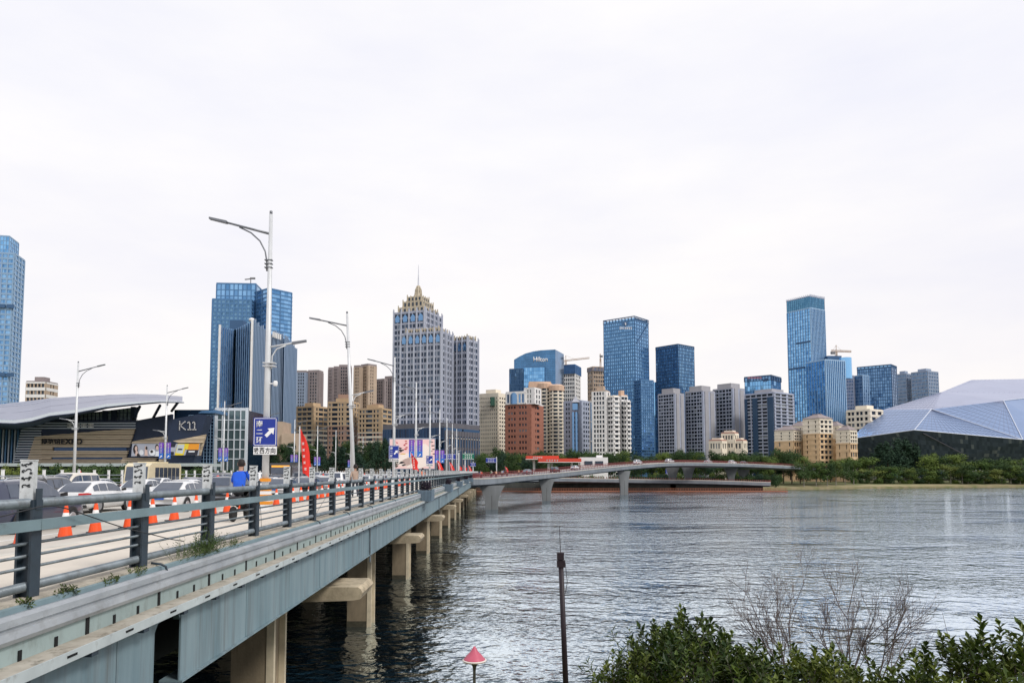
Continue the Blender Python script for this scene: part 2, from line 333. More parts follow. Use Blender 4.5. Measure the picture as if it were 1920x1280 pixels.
# slots in the panel, tall - short - short
sm = {}
for k, hgt in (('tall', .205), ('short', .11)):
    b = MB(); b.box(-.004, .006, -.035 if k == 'tall' else -.028, .035 if k == 'tall' else .028, 0, hgt); sm[k] = b
first = {}
i = 0; y = 3.2; nslot = 0
far = MB()
while y < 230:
    k = 'tall' if i % 3 == 0 else 'short'
    if nslot < 150:
        if k not in first:
            o = sm[k].build('drain_slot', M_BLACK, bridge, local=True); first[k] = o
        else: o = link_copy(first[k], bridge, name='drain_slot')
        o.location = Vector((-4.70 + .004, y, CAMZ - 1.872)) - bridge.location
        nslot += 1
    else: far.box(-4.70, -4.695, y - .03, y + .03, CAMZ - 1.872, CAMZ - (1.67 if k == 'tall' else 1.76))
    y += .61; i += 1
far.build('drain_slots_far', M_BLACK, bridge, kind='stuff')
# lip clips
cb = MB(); cb.box(-.003, .004, -.09, .09, -.012, .012); clip0 = None
for k in range(70):
    if clip0 is None: o = clip0 = cb.build('lip_clip', M_BLACK, bridge, local=True)
    else: o = link_copy(clip0, bridge, name='lip_clip')
    o.location = Vector((-4.402, 3.0 + k * 1.22, CAMZ - 1.91)) - bridge.location
bk = MB(); bk.box(-.02, .07, -.07, .07, -.075, 0); bk0 = None
for k in range(60):
    if bk0 is None: o = bk0 = bk.build('lip_bracket', M_STEEL, bridge, local=True)
    else: o = link_copy(bk0, bridge, name='lip_bracket')
    o.location = Vector((-4.50, 3.5 + k * 1.22, CAMZ - 1.96)) - bridge.location
# outer girder, plate by plate, with the open joint near the camera
plates = [(-14, -2.5), (-2.5, 3.4), (3.4, 9.2), (9.2, 10.22)]
y = 11.05
while y < 300: plates.append((y, y + 2.9)); y += 2.9
for y0, y1 in plates:
    b = MB(); g = .010
    b.extr([(-4.60, y0 + g, CAMZ - 1.97), (-4.60, y0 + g, CAMZ - 3.04), (-4.625, y0 + g, CAMZ - 3.04), (-4.625, y0 + g, CAMZ - 1.97)], (0, y1 - y0 - 2 * g, 0))
    b.box(-4.9, -4.56, y0 + g, y1 - g, CAMZ - 3.075, CAMZ - 3.041)
    b.build('girder_plate', M_GIRD, bridge)
# rounded head and side cheeks of the open joint
b = MB()
b.extr([(-4.61, 10.22, CAMZ - 1.98), (-4.61, 10.22, CAMZ - 2.2), (-4.61, 10.32, CAMZ - 2.08), (-4.61, 10.95, CAMZ - 2.04), (-4.61, 11.05, CAMZ - 2.16), (-4.61, 11.05, CAMZ - 1.98)], (-.1, 0, 0))
b.build('joint_cheek', M_GIRD, bridge)
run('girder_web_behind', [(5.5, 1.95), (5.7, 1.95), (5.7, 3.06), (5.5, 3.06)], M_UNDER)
# stiffener streak pipes
for yy in (27.5, 62.0, 96):
    b = MB(); b.tube([(-4.56, yy, CAMZ - 1.98), (-4.56, yy, CAMZ - 3.3)], .03, 6); b.build('drain_pipe', M_RAIL, bridge)

# piers
M_TIDE = mat('tide_stain', (.07, .065, .045), .8, var=.4, scale=3)
z_b = CAMZ - 3.35
def pier(yc, first_row):
    pr = bpy.data.objects.new('pier', None); COL.objects.link(pr); pr.parent = bridge; pr.location = Vector((-7.1, yc, 0)) - bridge.location
    tag(pr)
    x1, x0, h = -6.52, -7.70, CAMZ - 3.72
    b = MB(); b.box(x0, x1 - .10, yc, yc + 1.25, -2, h); b.build('column', M_CONC, pr)
    b = MB(); b.box(x0 - .006, x1 - .094, yc - .006, yc + 1.256, -.3, .30); b.build('tide_mark', M_TIDE, pr)
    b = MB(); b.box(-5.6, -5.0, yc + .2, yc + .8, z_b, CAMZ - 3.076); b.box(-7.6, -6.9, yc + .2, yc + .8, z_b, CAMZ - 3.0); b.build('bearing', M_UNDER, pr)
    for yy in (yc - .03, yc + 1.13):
        b = MB(); b.box(x1 - .14, x1 + .08, yy, yy + .16, -2, h - .02); b.build('lit_corner_strip', M_EDGE_LIT, pr)
    b = MB()
    z1, z0 = CAMZ - 3.34, CAMZ - 3.70
    b.extr([(-3.86, yc - .35, z1 - .06), (-3.80, yc - .35, z1 - .16), (-3.88, yc - .35, z0 + .02), (-4.1, yc - .35, z0 - .02), (-6.4, yc - .35, z0 - .10), (-9.6, yc - .35, z0 - .1), (-9.6, yc - .35, z1), (-3.94, yc - .35, z1)], (0, 1.9, 0))
    b.build('cap', M_CAP, pr)
    if first_row:
        b = MB(); b.box(-14.5, -13.3, yc, yc + 1.2, -2, h); b.box(-22, -20.8, yc, yc + 1.2, -2, h); b.box(-30, -28.8, yc, yc + 1.2, -2, h)
        b.box(-37, -9.6, yc - .2, yc + 1.4, h - .1, CAMZ - 3.01)
        b.build('inner_columns', M_CONC, pr)
M_EDGE_LIT = mat('lit_pier_edge', (.72, .63, .46), .75, var=.15, scale=2)  # pale tone stands in for sky light caught on the chamfered corners
M_CAP = mat('cap_concrete', (.44, .37, .26), .85, var=.25, scale=1.8, bump=.3, dirt=((.06, .05, .035), .8, 1.8, .6, .5, .7))
for k in range(-1, 15): pier(22.1 + 17.3 * k, True)

# railing on the river side
rail = thing('bridge_railing', 'slate steel railing with round handrail along the near edge of the bridge', 'railing', (-5, Y0B, DECK))
def rrun(name, prof, m): return run(name, prof, m, parent=rail)
def rtube(name, lat, drop, r, m, y0=Y0B, y1=310.0):
    b = MB(); b.tube([(-lat, y0, CAMZ - drop), (-lat, y1, CAMZ - drop)], r, 12); return b.build(name, m, rail, smooth=True)
rtube('handrail', 5.0, .340, .056, M_RAIL)
rtube('bottom_pipe', 5.0, 1.222, .052, M_RAIL)
for d in (.766, .898, 1.022): rtube('rod', 5.0, d, .017, M_RAIL)
for k in range(60):                                  # flat blue-grey beam in 5.4 m lengths with open joints
    y0 = -12.0 + k * 5.0
    b = MB(); b.box(-4.90, -4.855, y0 + .004, y0 + 4.996, CAMZ - .622, CAMZ - .508); b.build('flat_beam', M_BEAM, rail)
post_m = []
b = MB(); b.box(-.085, -.06, -.09, .09, -1.34, -.30); b.box(.06, .085, -.09, .09, -1.34, -.30); b.box(-.06, .06, -.012, .012, -1.34, -.36)
b.box(-.14, .14, -.12, .12, -1.355, -1.34); b.box(.085, .10, -.05, .05, -.40, -.18)
P0 = None; Q0 = None; R0 = None
cl = MB()                                            # cloud scroll ornament: short curved strokes
for (cy, cz, r, a0, a1) in [(-.02, .03, .026, 0, 4.2), (.03, .035, .018, 1, 5.5), (0, .10, .028, -.5, 3.6), (.035, .12, .015, 0, 5), (-.04, .115, .014, 1, 6),
                            (-.035, .19, .018, 0, 5), (.02, .20, .026, -.4, 3.5), (.045, .17, .012, 0, 6), (0, .255, .022, .2, 4.6), (-.045, .26, .014, 2, 7), (.04, .275, .014, 0, 5)]:
    cl.tube([(0, cy + r * cos(a0 + (a1 - a0) * t / 6), cz + r * .6 * sin(a0 + (a1 - a0) * t / 6)) for t in range(7)], .0075, 4)
cl2 = MB()
for v in cl.v: cl2.v.append(Vector((v.y, v.x, v.z)))
cl2.f = cl.f; cl2.m = cl.m
YP = [Y0B + 1.0 + 2.5 * k for k in range(0, 110)]
y_first = 8.02
YP = [y_first + 2.5 * k for k in range(-8, 92)]
for k, yp in enumerate(YP):
    if P0 is None: o = P0 = b.build('post', M_STEEL, rail, local=True)
    else: o = link_copy(P0, rail, name='post')
    o.location = Vector((-5.0, yp, CAMZ)) - rail.location
    # pale plaque above the handrail with dark cloud scrolls on both faces
    if Q0 is None:
        q = MB(); q.box(-.10, .045, -.035, .035, -.30, .115); q.box(-.105, .05, -.04, .04, .115, .13); Q0 = q.build('plaque', M_PLAQ, o, local=True)
        R0 = cl2.build('scroll', M_INK, Q0, local=True); qq = Q0
        R0.location = (-.027, -.037, -.185)
    else:
        qq = link_copy(Q0, o, name='plaque'); 
        if yp < 110:
            rr = link_copy(R0, qq, name='scroll'); rr.location = (-.027, -.037, -.185)
# left-hand railing of the bridge
rail2 = thing('bridge_railing', 'distant white-posted railing along the far left edge of the bridge', 'railing', (-39, Y0B, DECK))
for d, r in ((.34, .06), (.7, .03), (1.1, .05)):
    b = MB(); b.tube([(-39, 30, CAMZ - d), (-39, 300, CAMZ - d)], r, 6); b.build('rail', M_RAIL, rail2)
b = MB(); b.box(-.09, .09, -.09, .09, -1.40, .14); b.box(-.11, .11, -.11, .11, .14, .18); P2 = None
for k in range(90):
    if P2 is None: o = P2 = b.build('post', M_WHITE, rail2, local=True)
    else: o = link_copy(P2, rail2, name='post')
    o.location = Vector((-39, 40 + 2.7 * k, CAMZ)) - rail2.location
# lane lines
M_LINE = mat('road_line_white', (.62, .62, .60), .7, var=.15, scale=4)
for lat in (13.4, 17.1, 20.8, 28.8, 32.4):
    b = MB(); yy = 4; z = road_z(lat)
    while yy < 300: b.box(-lat - .07, -lat + .07, yy, yy + 3.5, z - .003, z + .005); yy += 8
    b.build('lane_line', M_LINE, bridge, kind='stuff')
b = MB(); b.box(-25.0, -24.6, 10, 300, road_z(25) - .02, road_z(25) + .55); b.build('median_kerb', M_CONC_L, bridge)
# ------------------------------------------------------------------ slip ramp that leaves the bridge to the right, lower ramp, boardwalk
M_RC = mat('ramp_concrete', (.20, .23, .265), .7, var=.16, scale=.25, streak=.5, dirt=((.10, .10, .10), .5, .5, .1, .5, .75))
M_RPIER = mat('ramp_pier_concrete', (.22, .235, .245), .75, var=.18, scale=.5, streak=.3)
M_RDARK = mat('ramp_pier_dark_concrete', (.11, .12, .125), .8, var=.2, scale=.5)
M_RED = mat('dark_red_rail', (.20, .045, .05), .6, var=.15)
M_ORA = mat('boardwalk_orange', (.34, .135, .08), .7, var=.2, scale=.4)
def smooth_path(keys, n):
    out = []
    for i in range(len(keys) - 1):
        p0 = keys[max(0, i - 1)]; p1 = keys[i]; p2 = keys[i + 1]; p3 = keys[min(len(keys) - 1, i + 2)]
        for k in range(n):
            t = k / n
            out.append(0.5 * ((2 * p1) + (-p0 + p2) * t + (2 * p0 - 5 * p1 + 4 * p2 - p3) * t * t + (-p0 + 3 * p1 - 3 * p2 + p3) * t ** 3))
    out.append(keys[-1]); return out
def ribbon(path, width_dir, prof, b, mi=0):     # prof: (across, dz) closed; swept along path
    n = len(prof); i0 = len(b.v)
    for k, p in enumerate(path):
        d = (path[min(k + 1, len(path) - 1)] - path[max(k - 1, 0)]); d.z = 0; d.normalize()
        s = Vector((-d.y, d.x, 0)) * width_dir
        for a, z in prof: b.v.append(p + s * a + Vector((0, 0, z)))
    for k in range(len(path) - 1):
        for q in range(n):
            b.f.append((i0 + k * n + q, i0 + k * n + (q + 1) % n, i0 + (k + 1) * n + (q + 1) % n, i0 + (k + 1) * n + q)); b.m.append(mi)
    b.f.append(tuple(reversed(range(i0, i0 + n)))); b.m.append(mi); e = i0 + (len(path) - 1) * n; b.f.append(tuple(range(e, e + n))); b.m.append(mi)
keys = [at(888, 898, 147), at(925, 897, 162), at(985, 892, 190), at(1060, 885.5, 218), at(1130, 878, 245), at(1200, 871.5, 268), at(1265, 867.5, 288), at(1340, 868, 306), at(1420, 870.5, 328), at(1500, 874.5, 350), at(1570, 878, 372)]
path = smooth_path(keys, 6)
ramp = thing('slip_ramp', 'grey concrete slip ramp curving off the bridge to the right on flared piers', 'ramp', (keys[4].x, keys[4].y, 0))
b = MB(); ribbon(path, 1, [(0, 0), (8.2, 0), (8.2, -.6), (6.6, -1.0), (5.4, -1.75), (2.9, -1.75), (.9, -1.3), (0, -1.15)], b); b.build('deck', M_RC, ramp)
b = MB(); ribbon(path, 1, [(-.05, .0), (.25, .0), (.25, .22), (-.05, .22)], b); ribbon(path, 1, [(7.9, 0), (8.25, 0), (8.25, .22), (7.9, .22)], b); b.build('parapet', M_CONC_L, ramp)
b = MB()
for a in (.1, 8.05):
    ribbon(path, 1, [(a, .95), (a + .1, .95), (a + .1, 1.08), (a, 1.08)], b); ribbon(path, 1, [(a, .55), (a + .06, .55), (a + .06, .64), (a, .64)], b)
b.build('top_rail', M_RED, ramp)
b = MB(); cum = 0; last = path[0]
fine = smooth_path(keys, 24)
for p, q in zip(fine, fine[1:]):
    d = (q - p); d.z = 0; s = Vector((-d.y, d.x, 0)).normalized()
    for a in (.15, 8.1):
        c = p + s * a; b.box(c.x - .06, c.x + .06, c.y - .06, c.y + .06, c.z + .2, c.z + 1.0)
b.build('balusters', M_RED, ramp, kind='stuff')
def ramp_pier(px, pyw, ztop, wb=2.6, wt=5.2, parent=None):
    g = on_z(px, pyw, 0); 
    b = MB(); hh = ztop
    prof = []
    for k in range(9):
        t = k / 8; e = max(0, (t - .35) / .65); prof.append((wb / 2 + (wt - wb) / 2 * e * e, -1.5 + (hh + 1.5) * t))
    ring = [(-x, z) for x, z in prof] ; 
    pts = [(g.x - x, g.y, z) for x, z in prof] + [(g.x + x, g.y, z) for x, z in reversed(prof)]
    b.extr(pts, (0, 1.7, 0))
    o = b.build('pier', M_RPIER, parent)
    b = MB(); b.box(g.x - .03, g.x + .03, g.y - .02, g.y + .02, -1, hh * .6); b.build('pier_groove', M_UNDER, parent)
    return g
ramp_pier(922, 955, 5.1, 2.7, 5.6, ramp); ramp_pier(1025, 938.5, 6.0, 2.4, 4.6, ramp); ramp_pier(1171, 927.5, 8.4, 2.6, 4.4, ramp)
for px, Y, zt in ((1262, 309, 9.9), (1292, 314, 10.0), (1372, 322, 9.6), (1395, 330, 9.2)):
    g = at(px, 910, Y); b = MB()
    pts = []
    for k in range(7):
        t = k / 6; e = max(0, (t - .3) / .7); pts.append((1.2 + 1.6 * e * e, .6 + (zt - .6) * t))
    b.extr([(g.x - x, g.y, z) for x, z in pts] + [(g.x + x, g.y, z) for x, z in reversed(pts)], (0, 1.5, 0)); b.build('pier', M_RDARK, ramp)
# second ramp passing behind (left part joins the bridge)
keys2 = [at(975, 896, 290), at(1060, 896.5, 300), at(1200, 899, 306), at(1330, 901, 306), at(1445, 904.5, 304)]
path2 = smooth_path(keys2, 6)
r2 = thing('lower_ramp', 'low flat ramp deck just above the river behind the slip ramp', 'ramp', (keys2[2].x, keys2[2].y, 0))
b = MB(); ribbon(path2, 1, [(0, 0), (9, 0), (9, -1.1), (6, -1.8), (3, -1.8), (0, -1.25)], b); b.build('deck', M_RC, r2)
b = MB(); ribbon(path2, 1, [(0, 0.02), (.25, 0.02), (.25, .3), (0, .3)], b); b.build('parapet', M_CONC_L, r2)
b = MB()
fine = smooth_path(keys2, 30)
for p in fine: b.box(p.x - .12, p.x + .12, p.y + .1, p.y + .3, p.z + .3, p.z + 1.0)
b.build('balusters', M_RED, r2, kind='stuff')
for px in (1120, 1220, 1325, 1400):
    g = at(px, 910, 308); b = MB(); b.box(g.x - .9, g.x + .9, g.y + 2, g.y + 3.5, -1, 3.2); b.build('pier', M_RPIER, r2)
# waterside boardwalk with orange railing
bw = thing('boardwalk', 'low boardwalk with orange railing along the far water edge', 'boardwalk', (40, 300, 0))
xa, xb, yb = on_z(893, 921, .3).x, 118, 298
b = MB(); b.box(xa, xb, yb, yb + 5, .05, .45); b.build('deck', M_ORA, bw)
b = MB()
for z in (1.0, 1.5): b.box(xa, xb, yb + .1, yb + .2, z, z + .09)
x = xa
while x < xb: b.box(x - .06, x + .06, yb + .08, yb + .22, .45, 1.55); x += 1.0
b.build('railing', M_ORA, bw, kind='stuff')
b = MB(); x = xa
while x < xb: b.box(x - .2, x + .2, yb + .4, yb + .8, -1.5, .05); x += 6
b.build('piles', M_UNDER, bw, kind='stuff')
# ------------------------------------------------------------------ city buildings
def grid(n, p=.35): return [p, 1 - p] * n + [p]
def face_lattice(b, p0, p1, z0, z1, pat, floors, bf, dv, dh, mi=0, bmi=None, skip_v=(), z_base=None):
    """vertical bars follow the wall / window pattern, horizontal bands sit at every floor; both stand proud of the glass"""
    p0, p1 = Vector(p0), Vector(p1); d = p1 - p0; wd = d.length; d.normalize(); n = Vector((d.y, -d.x, 0)); S = sum(pat); u = 0
    for i, q in enumerate(pat):
        u0 = u / S * wd; u += q; u1 = u / S * wd
        if i % 2 == 0:
            o = p0 + d * u0; b.obox((o.x, o.y, z0), d * (u1 - u0), -n * -dv, (0, 0, z1 - z0), mi)
    fh = (z1 - z0) / floors; bh = fh * bf
    if bf > 0:
        for k in range(floors + 1):
            za = z0 + k * fh - (bh / 2 if k else 0); zb = za + (bh if 0 < k < floors else bh / 2)
            b.obox((p0.x, p0.y, za), d * wd, n * dh, (0, 0, zb - za), mi if bmi is None else bmi)
def footprint(xl, xc, xr, yt, Y, phi=None, yref=None):
    C = at(xc, yref or yt, Y); sc = C.x / ((xc - CX) or 1e-6) * 1.0
    kk = lambda px: at(px, yref or yt, Y).x / Y
    kl, kc, kr = kk(xl), kk(xc), kk(xr)
    if phi is None: phi = math.degrees(atan2(max(xr - xc, .5), max(xc - xl, .5)))
    phi = min(84, max(6, phi)); th = -atan(kc) * -1 + 0
    th = atan(kc) + radians(phi)
    # face L runs from C to the left-back, face R from C to the right-back
    a = Vector((-cos(th), sin(th), 0)); bdir = Vector((sin(th), cos(th), 0))
    wl = (C.x - kl * Y) / (cos(th) + kl * sin(th)) if xl < xc else 20
    wr = (kr * Y - C.x) / (sin(th) - kr * cos(th)) if xr > xc else wl
    C.z = 0; A = C + a * wl; B = C + bdir * wr; D = A + bdir * wr
    return A, C, B, D
def mass(root, xl, xc, xr, yt, Y, wall, glass, L, R, floors, bf=.35, dv=.35, dh=.25, phi=None, z0=2.4, ybot=None, roof=None, parapet=0.0, bandmat=None, plant=True, yref=None, gname='window_grid', seed=0, cellx=1):
    A, C, B, D = footprint(xl, xc, xr, yt, Y, phi, yref); zt = zat(yt, Y)
    zb = zat(ybot, Y) if ybot else z0
    b = MB(); fl = floors
    for (p, q), pat in (((A, C), L), ((C, B), R), ((B, D), L), ((D, A), R)):
        nc = len(pat) // 2 * cellx; u0 = RNG.randint(0, 50)
        b.quad((p.x, p.y, zb), (q.x, q.y, zb), (q.x, q.y, zt), (p.x, p.y, zt), 0, [(u0, 0), (u0 + nc, 0), (u0 + nc, fl), (u0, fl)])
    b.build('glass_wall', glass, root)
    b = MB()
    for (p, q), pat in (((A, C), L), ((C, B), R), ((B, D), L), ((D, A), R)):
        face_lattice(b, p, q, zb, zt, pat, floors, bf, dv, dh, 0, 1 if bandmat else None)
    b.build(gname, [wall, bandmat] if bandmat else wall, root, kind='stuff')
    cen = (A + B) / 2; b = MB()
    def inset(k): return [tuple((cen + (P - cen) * k)[:2]) for P in (A, C, B, D)]
    b.prism(inset(1.0 + .6 * dv / max(1, (A - C).length)), zt, zt + .8 + parapet)
    b.build('roof_slab', roof or wall, root)
    if plant:
        b = MB(); s = inset(.5); b.prism(s, zt + .8 + parapet, zt + .8 + parapet + 3.0); b.build('roof_plant', roof or wall, root)
    return dict(A=A, C=C, B=B, D=D, zt=zt, zb=zb, inset=inset, cen=cen, Y=Y)
def bldg(name, label, px, Y, cat='building', group=None): return thing(name, label, cat, (xat(px, 860, Y), Y, 2.4), group)

G_BLUE = panes('blue_curtain_glass', (.09, .24, .47), (.25, .48, .76), .08, .75, .07)
G_SKYB = panes('bright_blue_glass', (.12, .33, .62), (.26, .54, .86), .07, .8, .05)
G_DEEP = panes('deep_blue_glass', (.06, .15, .31), (.16, .31, .53), .08, .7, .07)
G_RES = panes('flat_window_glass', (.006, .010, .018), (.030, .048, .075), .12, .25, .05, (.22, .25, .28), .88)
G_NAVY = panes('navy_glass', (.010, .022, .055), (.022, .05, .11), .1, .6, .04)
G_TEAL = panes('grey_teal_glass', (.07, .17, .30), (.17, .33, .50), .1, .6, .06)
W_BLUE = mat('blue_metal_frame', (.085, .20, .38), .4, .4, var=.1)
W_BLUEL = mat('pale_blue_metal', (.25, .38, .54), .45, .3, var=.08)
W_NAVY = mat('navy_metal', (.05, .115, .23), .45, .3, var=.1)
W_GREYB = mat('blue_grey_stone', (.26, .32, .43), .7, var=.08, scale=.3)
W_LILAC = mat('lilac_grey_stone', (.37, .41, .52), .7, var=.08, scale=.3)
W_CREAM = mat('cream_tile', (.80, .73, .61), .75, var=.07, scale=.4)
W_WHITE = mat('white_tile', (.80, .79, .79), .7, var=.06, scale=.4)
W_TAN = mat('tan_render', (.68, .49, .30), .8, var=.1, scale=.3)
W_OCHRE = mat('ochre_render', (.52, .385, .25), .8, var=.1, scale=.3)
W_BROWN = mat('brown_pink_render', (.38, .25, .195), .8, var=.1, scale=.3)
W_TAUPE = mat('taupe_stone', (.28, .24, .245), .8, var=.1, scale=.2)
W_TAUPEL = mat('warm_taupe_stone', (.46, .36, .28), .8, var=.1, scale=.2)
W_BRICK = mat('red_brick', (.36, .155, .11), .85, var=.14, scale=1.0)
W_GREYR = mat('warm_grey_render', (.36, .36, .39), .75, var=.08, scale=.3)
W_STONE = mat('pale_fin_stone', (.58, .60, .68), .6, var=.06, scale=.3)
W_GOLD = mat('gilded_stone', (.50, .44, .34), .6, .1, var=.3, scale=1.0)
W_DKST = mat('dark_podium_stone', (.12, .12, .145), .7, var=.12, scale=.4)
W_ROOF = mat('roof_grey', (.20, .20, .21), .8, var=.15, scale=.3)

# --- left edge tower
r = bldg('office_tower', 'tall blue office tower cut by the left edge of the picture', 0, 520)
mass(r, -75, 28, 47, 476, 520, W_BLUEL, G_BLUE, grid(9, .22), grid(3, .25), 44, .38, .5, .35, phi=20, plant=False, cellx=3)
m1 = mass(r, -70, 18, 36, 444, 524, W_BLUEL, G_SKYB, grid(16, .12), grid(5, .15), 4, .1, .3, .2, phi=20, ybot=476, plant=False)
for yy in (578, 706):
    b = MB(); p = at(28, yy, 519.2); a = (m1['A'] - m1['C']).normalized()
    for k in range(2):
        o = p + a * (5.5 * k + .6); b.obox((o.x, o.y - .6, p.z), a * 4.4, (0, .9, 0), (0, 0, 2.6))
    b.build('louvre_bay', W_NAVY, r)
# --- beige slab behind the expo roof
r = bldg('apartment_block', 'small beige apartment block peeking over the curved exhibition roof', 80, 480)
mass(r, 50, 86, 108, 716, 480, W_TAUPEL, G_RES, grid(5, .3), [3, 1, 1, 1, 3], 14, .45, .5, .6, roof=W_TAUPE, bandmat=W_WHITE)
# --- blue tower pair
r = bldg('slab_tower', 'broad blue glass slab tower with stepped roof behind the ribbed blue tower', 470, 560)
mass(r, 398, 472, 482, 563, 560, W_BLUE, G_TEAL, grid(9, .3), grid(3, .2), 44, .36, .35, .3, phi=12, plant=False, cellx=2)
mass(r, 406, 480, 505, 533, 566, W_BLUE, G_BLUE, grid(9, .2), grid(3, .2), 6, .12, .35, .25, phi=14, ybot=600, plant=False)
mass(r, 470, 504, 548, 541, 553, W_BLUE, G_BLUE, grid(3, .25), grid(2, .08), 46, .22, .25, .45, phi=58, plant=False, cellx=3)
b = MB(); p = at(470, 532, 566)
b.tube([(p.x, p.y, p.z), (p.x, p.y, p.z + 4)], .35, 6); b.tube([(p.x - 4.6, p.y, p.z + 3.4), (p.x + 3.4, p.y, p.z + 4.2)], .45, 6); b.box(p.x - .5, p.x + 3.4, p.y - .6, p.y + .6, p.z + 3.6, p.z + 4.9)
b.build('window_cleaning_crane', W_ROOF, r)
r = bldg('ribbed_tower', 'blue tower with white vertical ribs and zigzag crown beside the tall lamp post', 480, 500)
W_RIB = mat('silver_rib', (.30, .40, .55), .4, .4, var=.06)
W_RIBB = mat('steel_blue_panel', (.19, .30, .47), .5, .35, var=.08, scale=.2)
def zig(root, xl, xr, ytl, ytr, Yl, Yr, nr, ztooth, mi, gm, name, nb=3):
    """glass front between two columns with standing ribs and a toothed top edge"""
    a, c = at(xl, ytl, Yl), at(xr, ytr, Yr); b = MB(); g = MB()
    for k in range(nr):
        t0, t1 = k / nr, (k + 1) / nr
        p, q = a.lerp(c, t0), a.lerp(c, t1)
        g.quad((p.x, p.y, 2.4), (q.x, q.y, 2.4), (q.x, q.y, q.z - abs(.5 - (t0 + t1) / 2) * 0), (p.x, p.y, p.z), 0, [(k, 0), (k + 1, 0), (k + 1, 40), (k, 40)])
        b.box(p.x - .22, p.x + .22, p.y - .9, p.y, 2.4, p.z + ztooth * ((k * 7) % 5) / 4)
    b.box(c.x - .22, c.x + .22, c.y - .9, c.y, 2.4, c.z + ztooth)
    g.build(name, gm, root); b.build('ribs', mi, root, kind='stuff')
zig(r, 414, 441, 612, 618, 500, 515, 7, 0, W_RIBB, G_BLUE, 'glass_front')
zig(r, 441, 473, 618, 602, 515, 494, 8, 0, W_RIBB, G_BLUE, 'glass_front')
for px, yy, Yq in ((413, 609, 499.4), (473.5, 600, 493.4)):
    p = at(px, yy, Yq); b = MB(); b.box(p.x - .55, p.x + .55, p.y - 1.2, p.y + .4, 2.4, p.z); b.build('white_corner_rib', W_WHITE, r)
zig(r, 474, 513, 600, 632, 494, 510, 14, 2.4, W_RIB, W_RIBB, 'ribbed_flank')
zig(r, 513, 531, 620, 628, 506, 512, 7, 1.0, W_RIB, W_RIBB, 'ribbed_flank')
zig(r, 535, 557, 628, 656, 508, 520, 9, 1.2, W_RIB, W_RIBB, 'ribbed_flank')
p, q = at(531, 632, 513), at(535, 632, 513); b = MB(); b.box(p.x, q.x, p.y, p.y + 3, 2.4, p.z - 1); b.build('dark_slot', W_NAVY, r)
b = MB(); pts = [at(414, 614, 501), at(441, 620, 516), at(473, 604, 495), at(513, 634, 511), at(557, 658, 521), at(540, 640, 545), at(430, 615, 545)]
b.prism([(p.x, p.y) for p in pts], 2.4, zat(662, 520)); b.build('core', W_RIBB, r)
b = MB(); p, q = at(431, 600, 520), at(456, 600, 520); b.box(p.x, q.x, p.y, p.y + 8, p.z - 10, p.z); b.build('roof_plant', W_NAVY, r)
b = MB(); p = at(472, 603, 506); b.lathe([(.5, -3), (.5, 0), (1.6, .3), (2.1, 1.2), (1.6, 2.2), (.4, 2.7)], p, 12); b.build('radar_dome', W_WHITE, r, smooth=True)
for k, (xx, w_) in enumerate(((511, 3), (514.5, 2.2), (517.5, 3), (521, 2.6), (524.5, 2.4))):
    p = at(xx, 632 - k * -1.2, 505); b = MB(); b.box(p.x, p.x + .95, p.y - .4, p.y, p.z, p.z + 3.6); b.box(p.x, p.x + w_ * .4, p.y - .42, p.y, p.z + 3.0, p.z + 3.7); b.build('roof_letter', W_WHITE, r)
b = MB(); p, q = at(466, 790, 470), at(530, 790, 470); b.box(p.x, q.x, p.y, p.y + 20, 2.4, p.z); p, q = at(528, 812, 468), at(560, 812, 468); b.box(p.x, q.x, p.y, p.y + 20, 2.4, p.z); b.build('podium', W_TAUPEL, r)

# --- taupe towers far behind
def twin_res(label, spec, Y, ybase_floors):
    r = bldg('residential_tower', label, spec[0][0], Y, group='taupe residential towers behind the ochre blocks')
    for i, (xl, xc, xr, yt, wl) in enumerate(spec):
        mass(r, xl, xc, xr, yt, Y + i * 3, wl, G_RES, [1.4, 1, .7, 1, .7, 1, 1.4], [2.2, .8, 1.2, .8, 3.4], ybase_floors, .42, .6, .35, z0=2.4, roof=W_TAUPE, plant=False, parapet=1.2)
twin_res('greyish taupe tower right of the ribbed blue tower', [(556, 574, 579, 698, W_GREYB), (578, 598, 606, 697, W_TAUPE)], 720, 33)
twin_res('taupe tower pair just left of the slanted second lamp post', [(616, 624, 627, 692, W_TAUPE), (626, 634, 637, 690, W_TAUPE), (636, 654, 659, 687, W_TAUPE)], 740, 34)
twin_res('taupe tower with sandy side right behind the slanted second lamp post', [(664, 675, 680, 688, W_TAUPEL), (677, 690, 706, 685, W_TAUPEL)], 735, 34)
twin_res('low taupe tower beside the gold-crowned tower', [(705, 720, 733, 713, W_TAUPE), (722, 736, 745, 708, W_TAUPE)], 760, 30)
# --- ochre apartment blocks
def ochre(label, xl, xc, xr, yt, Y, phi, Lp, Rp, fl, wallmat, low):
    r = bldg('apartment_block', label, xc, Y, group='ochre and brown apartment blocks')
    mass(r, xl, xc, xr, yt, Y, wallmat, G_RES, Lp, Rp, 5, .42, .4, .5, phi, ybot=yt + 44, roof=W_OCHRE)
    mass(r, xl, xc, xr, yt + 44, Y, low, G_RES, Lp, Rp, fl - 5, .42, .4, .5, phi, plant=False, bandmat=W_CREAM if fl % 2 else None)
    return r
ochre('leftmost ochre apartment block with pale balconies beside the ribbed tower', 556, 588, 616, 762, 600, 42, [1, 3, .4, 3, .4, 3, 1.2], [1.6, 1, .8, 3, .4, 3, .6], 15, W_OCHRE, W_TAUPEL)
ochre('middle ochre and brown apartment block with a pink roof house', 615, 662, 674, 754, 585, 20, [.7, .8, .7, 3, .6, .8, .8, .8, 1.6, 2.6, .8], [.8, 1, .8, 1, .8], 16, W_OCHRE, W_BROWN)
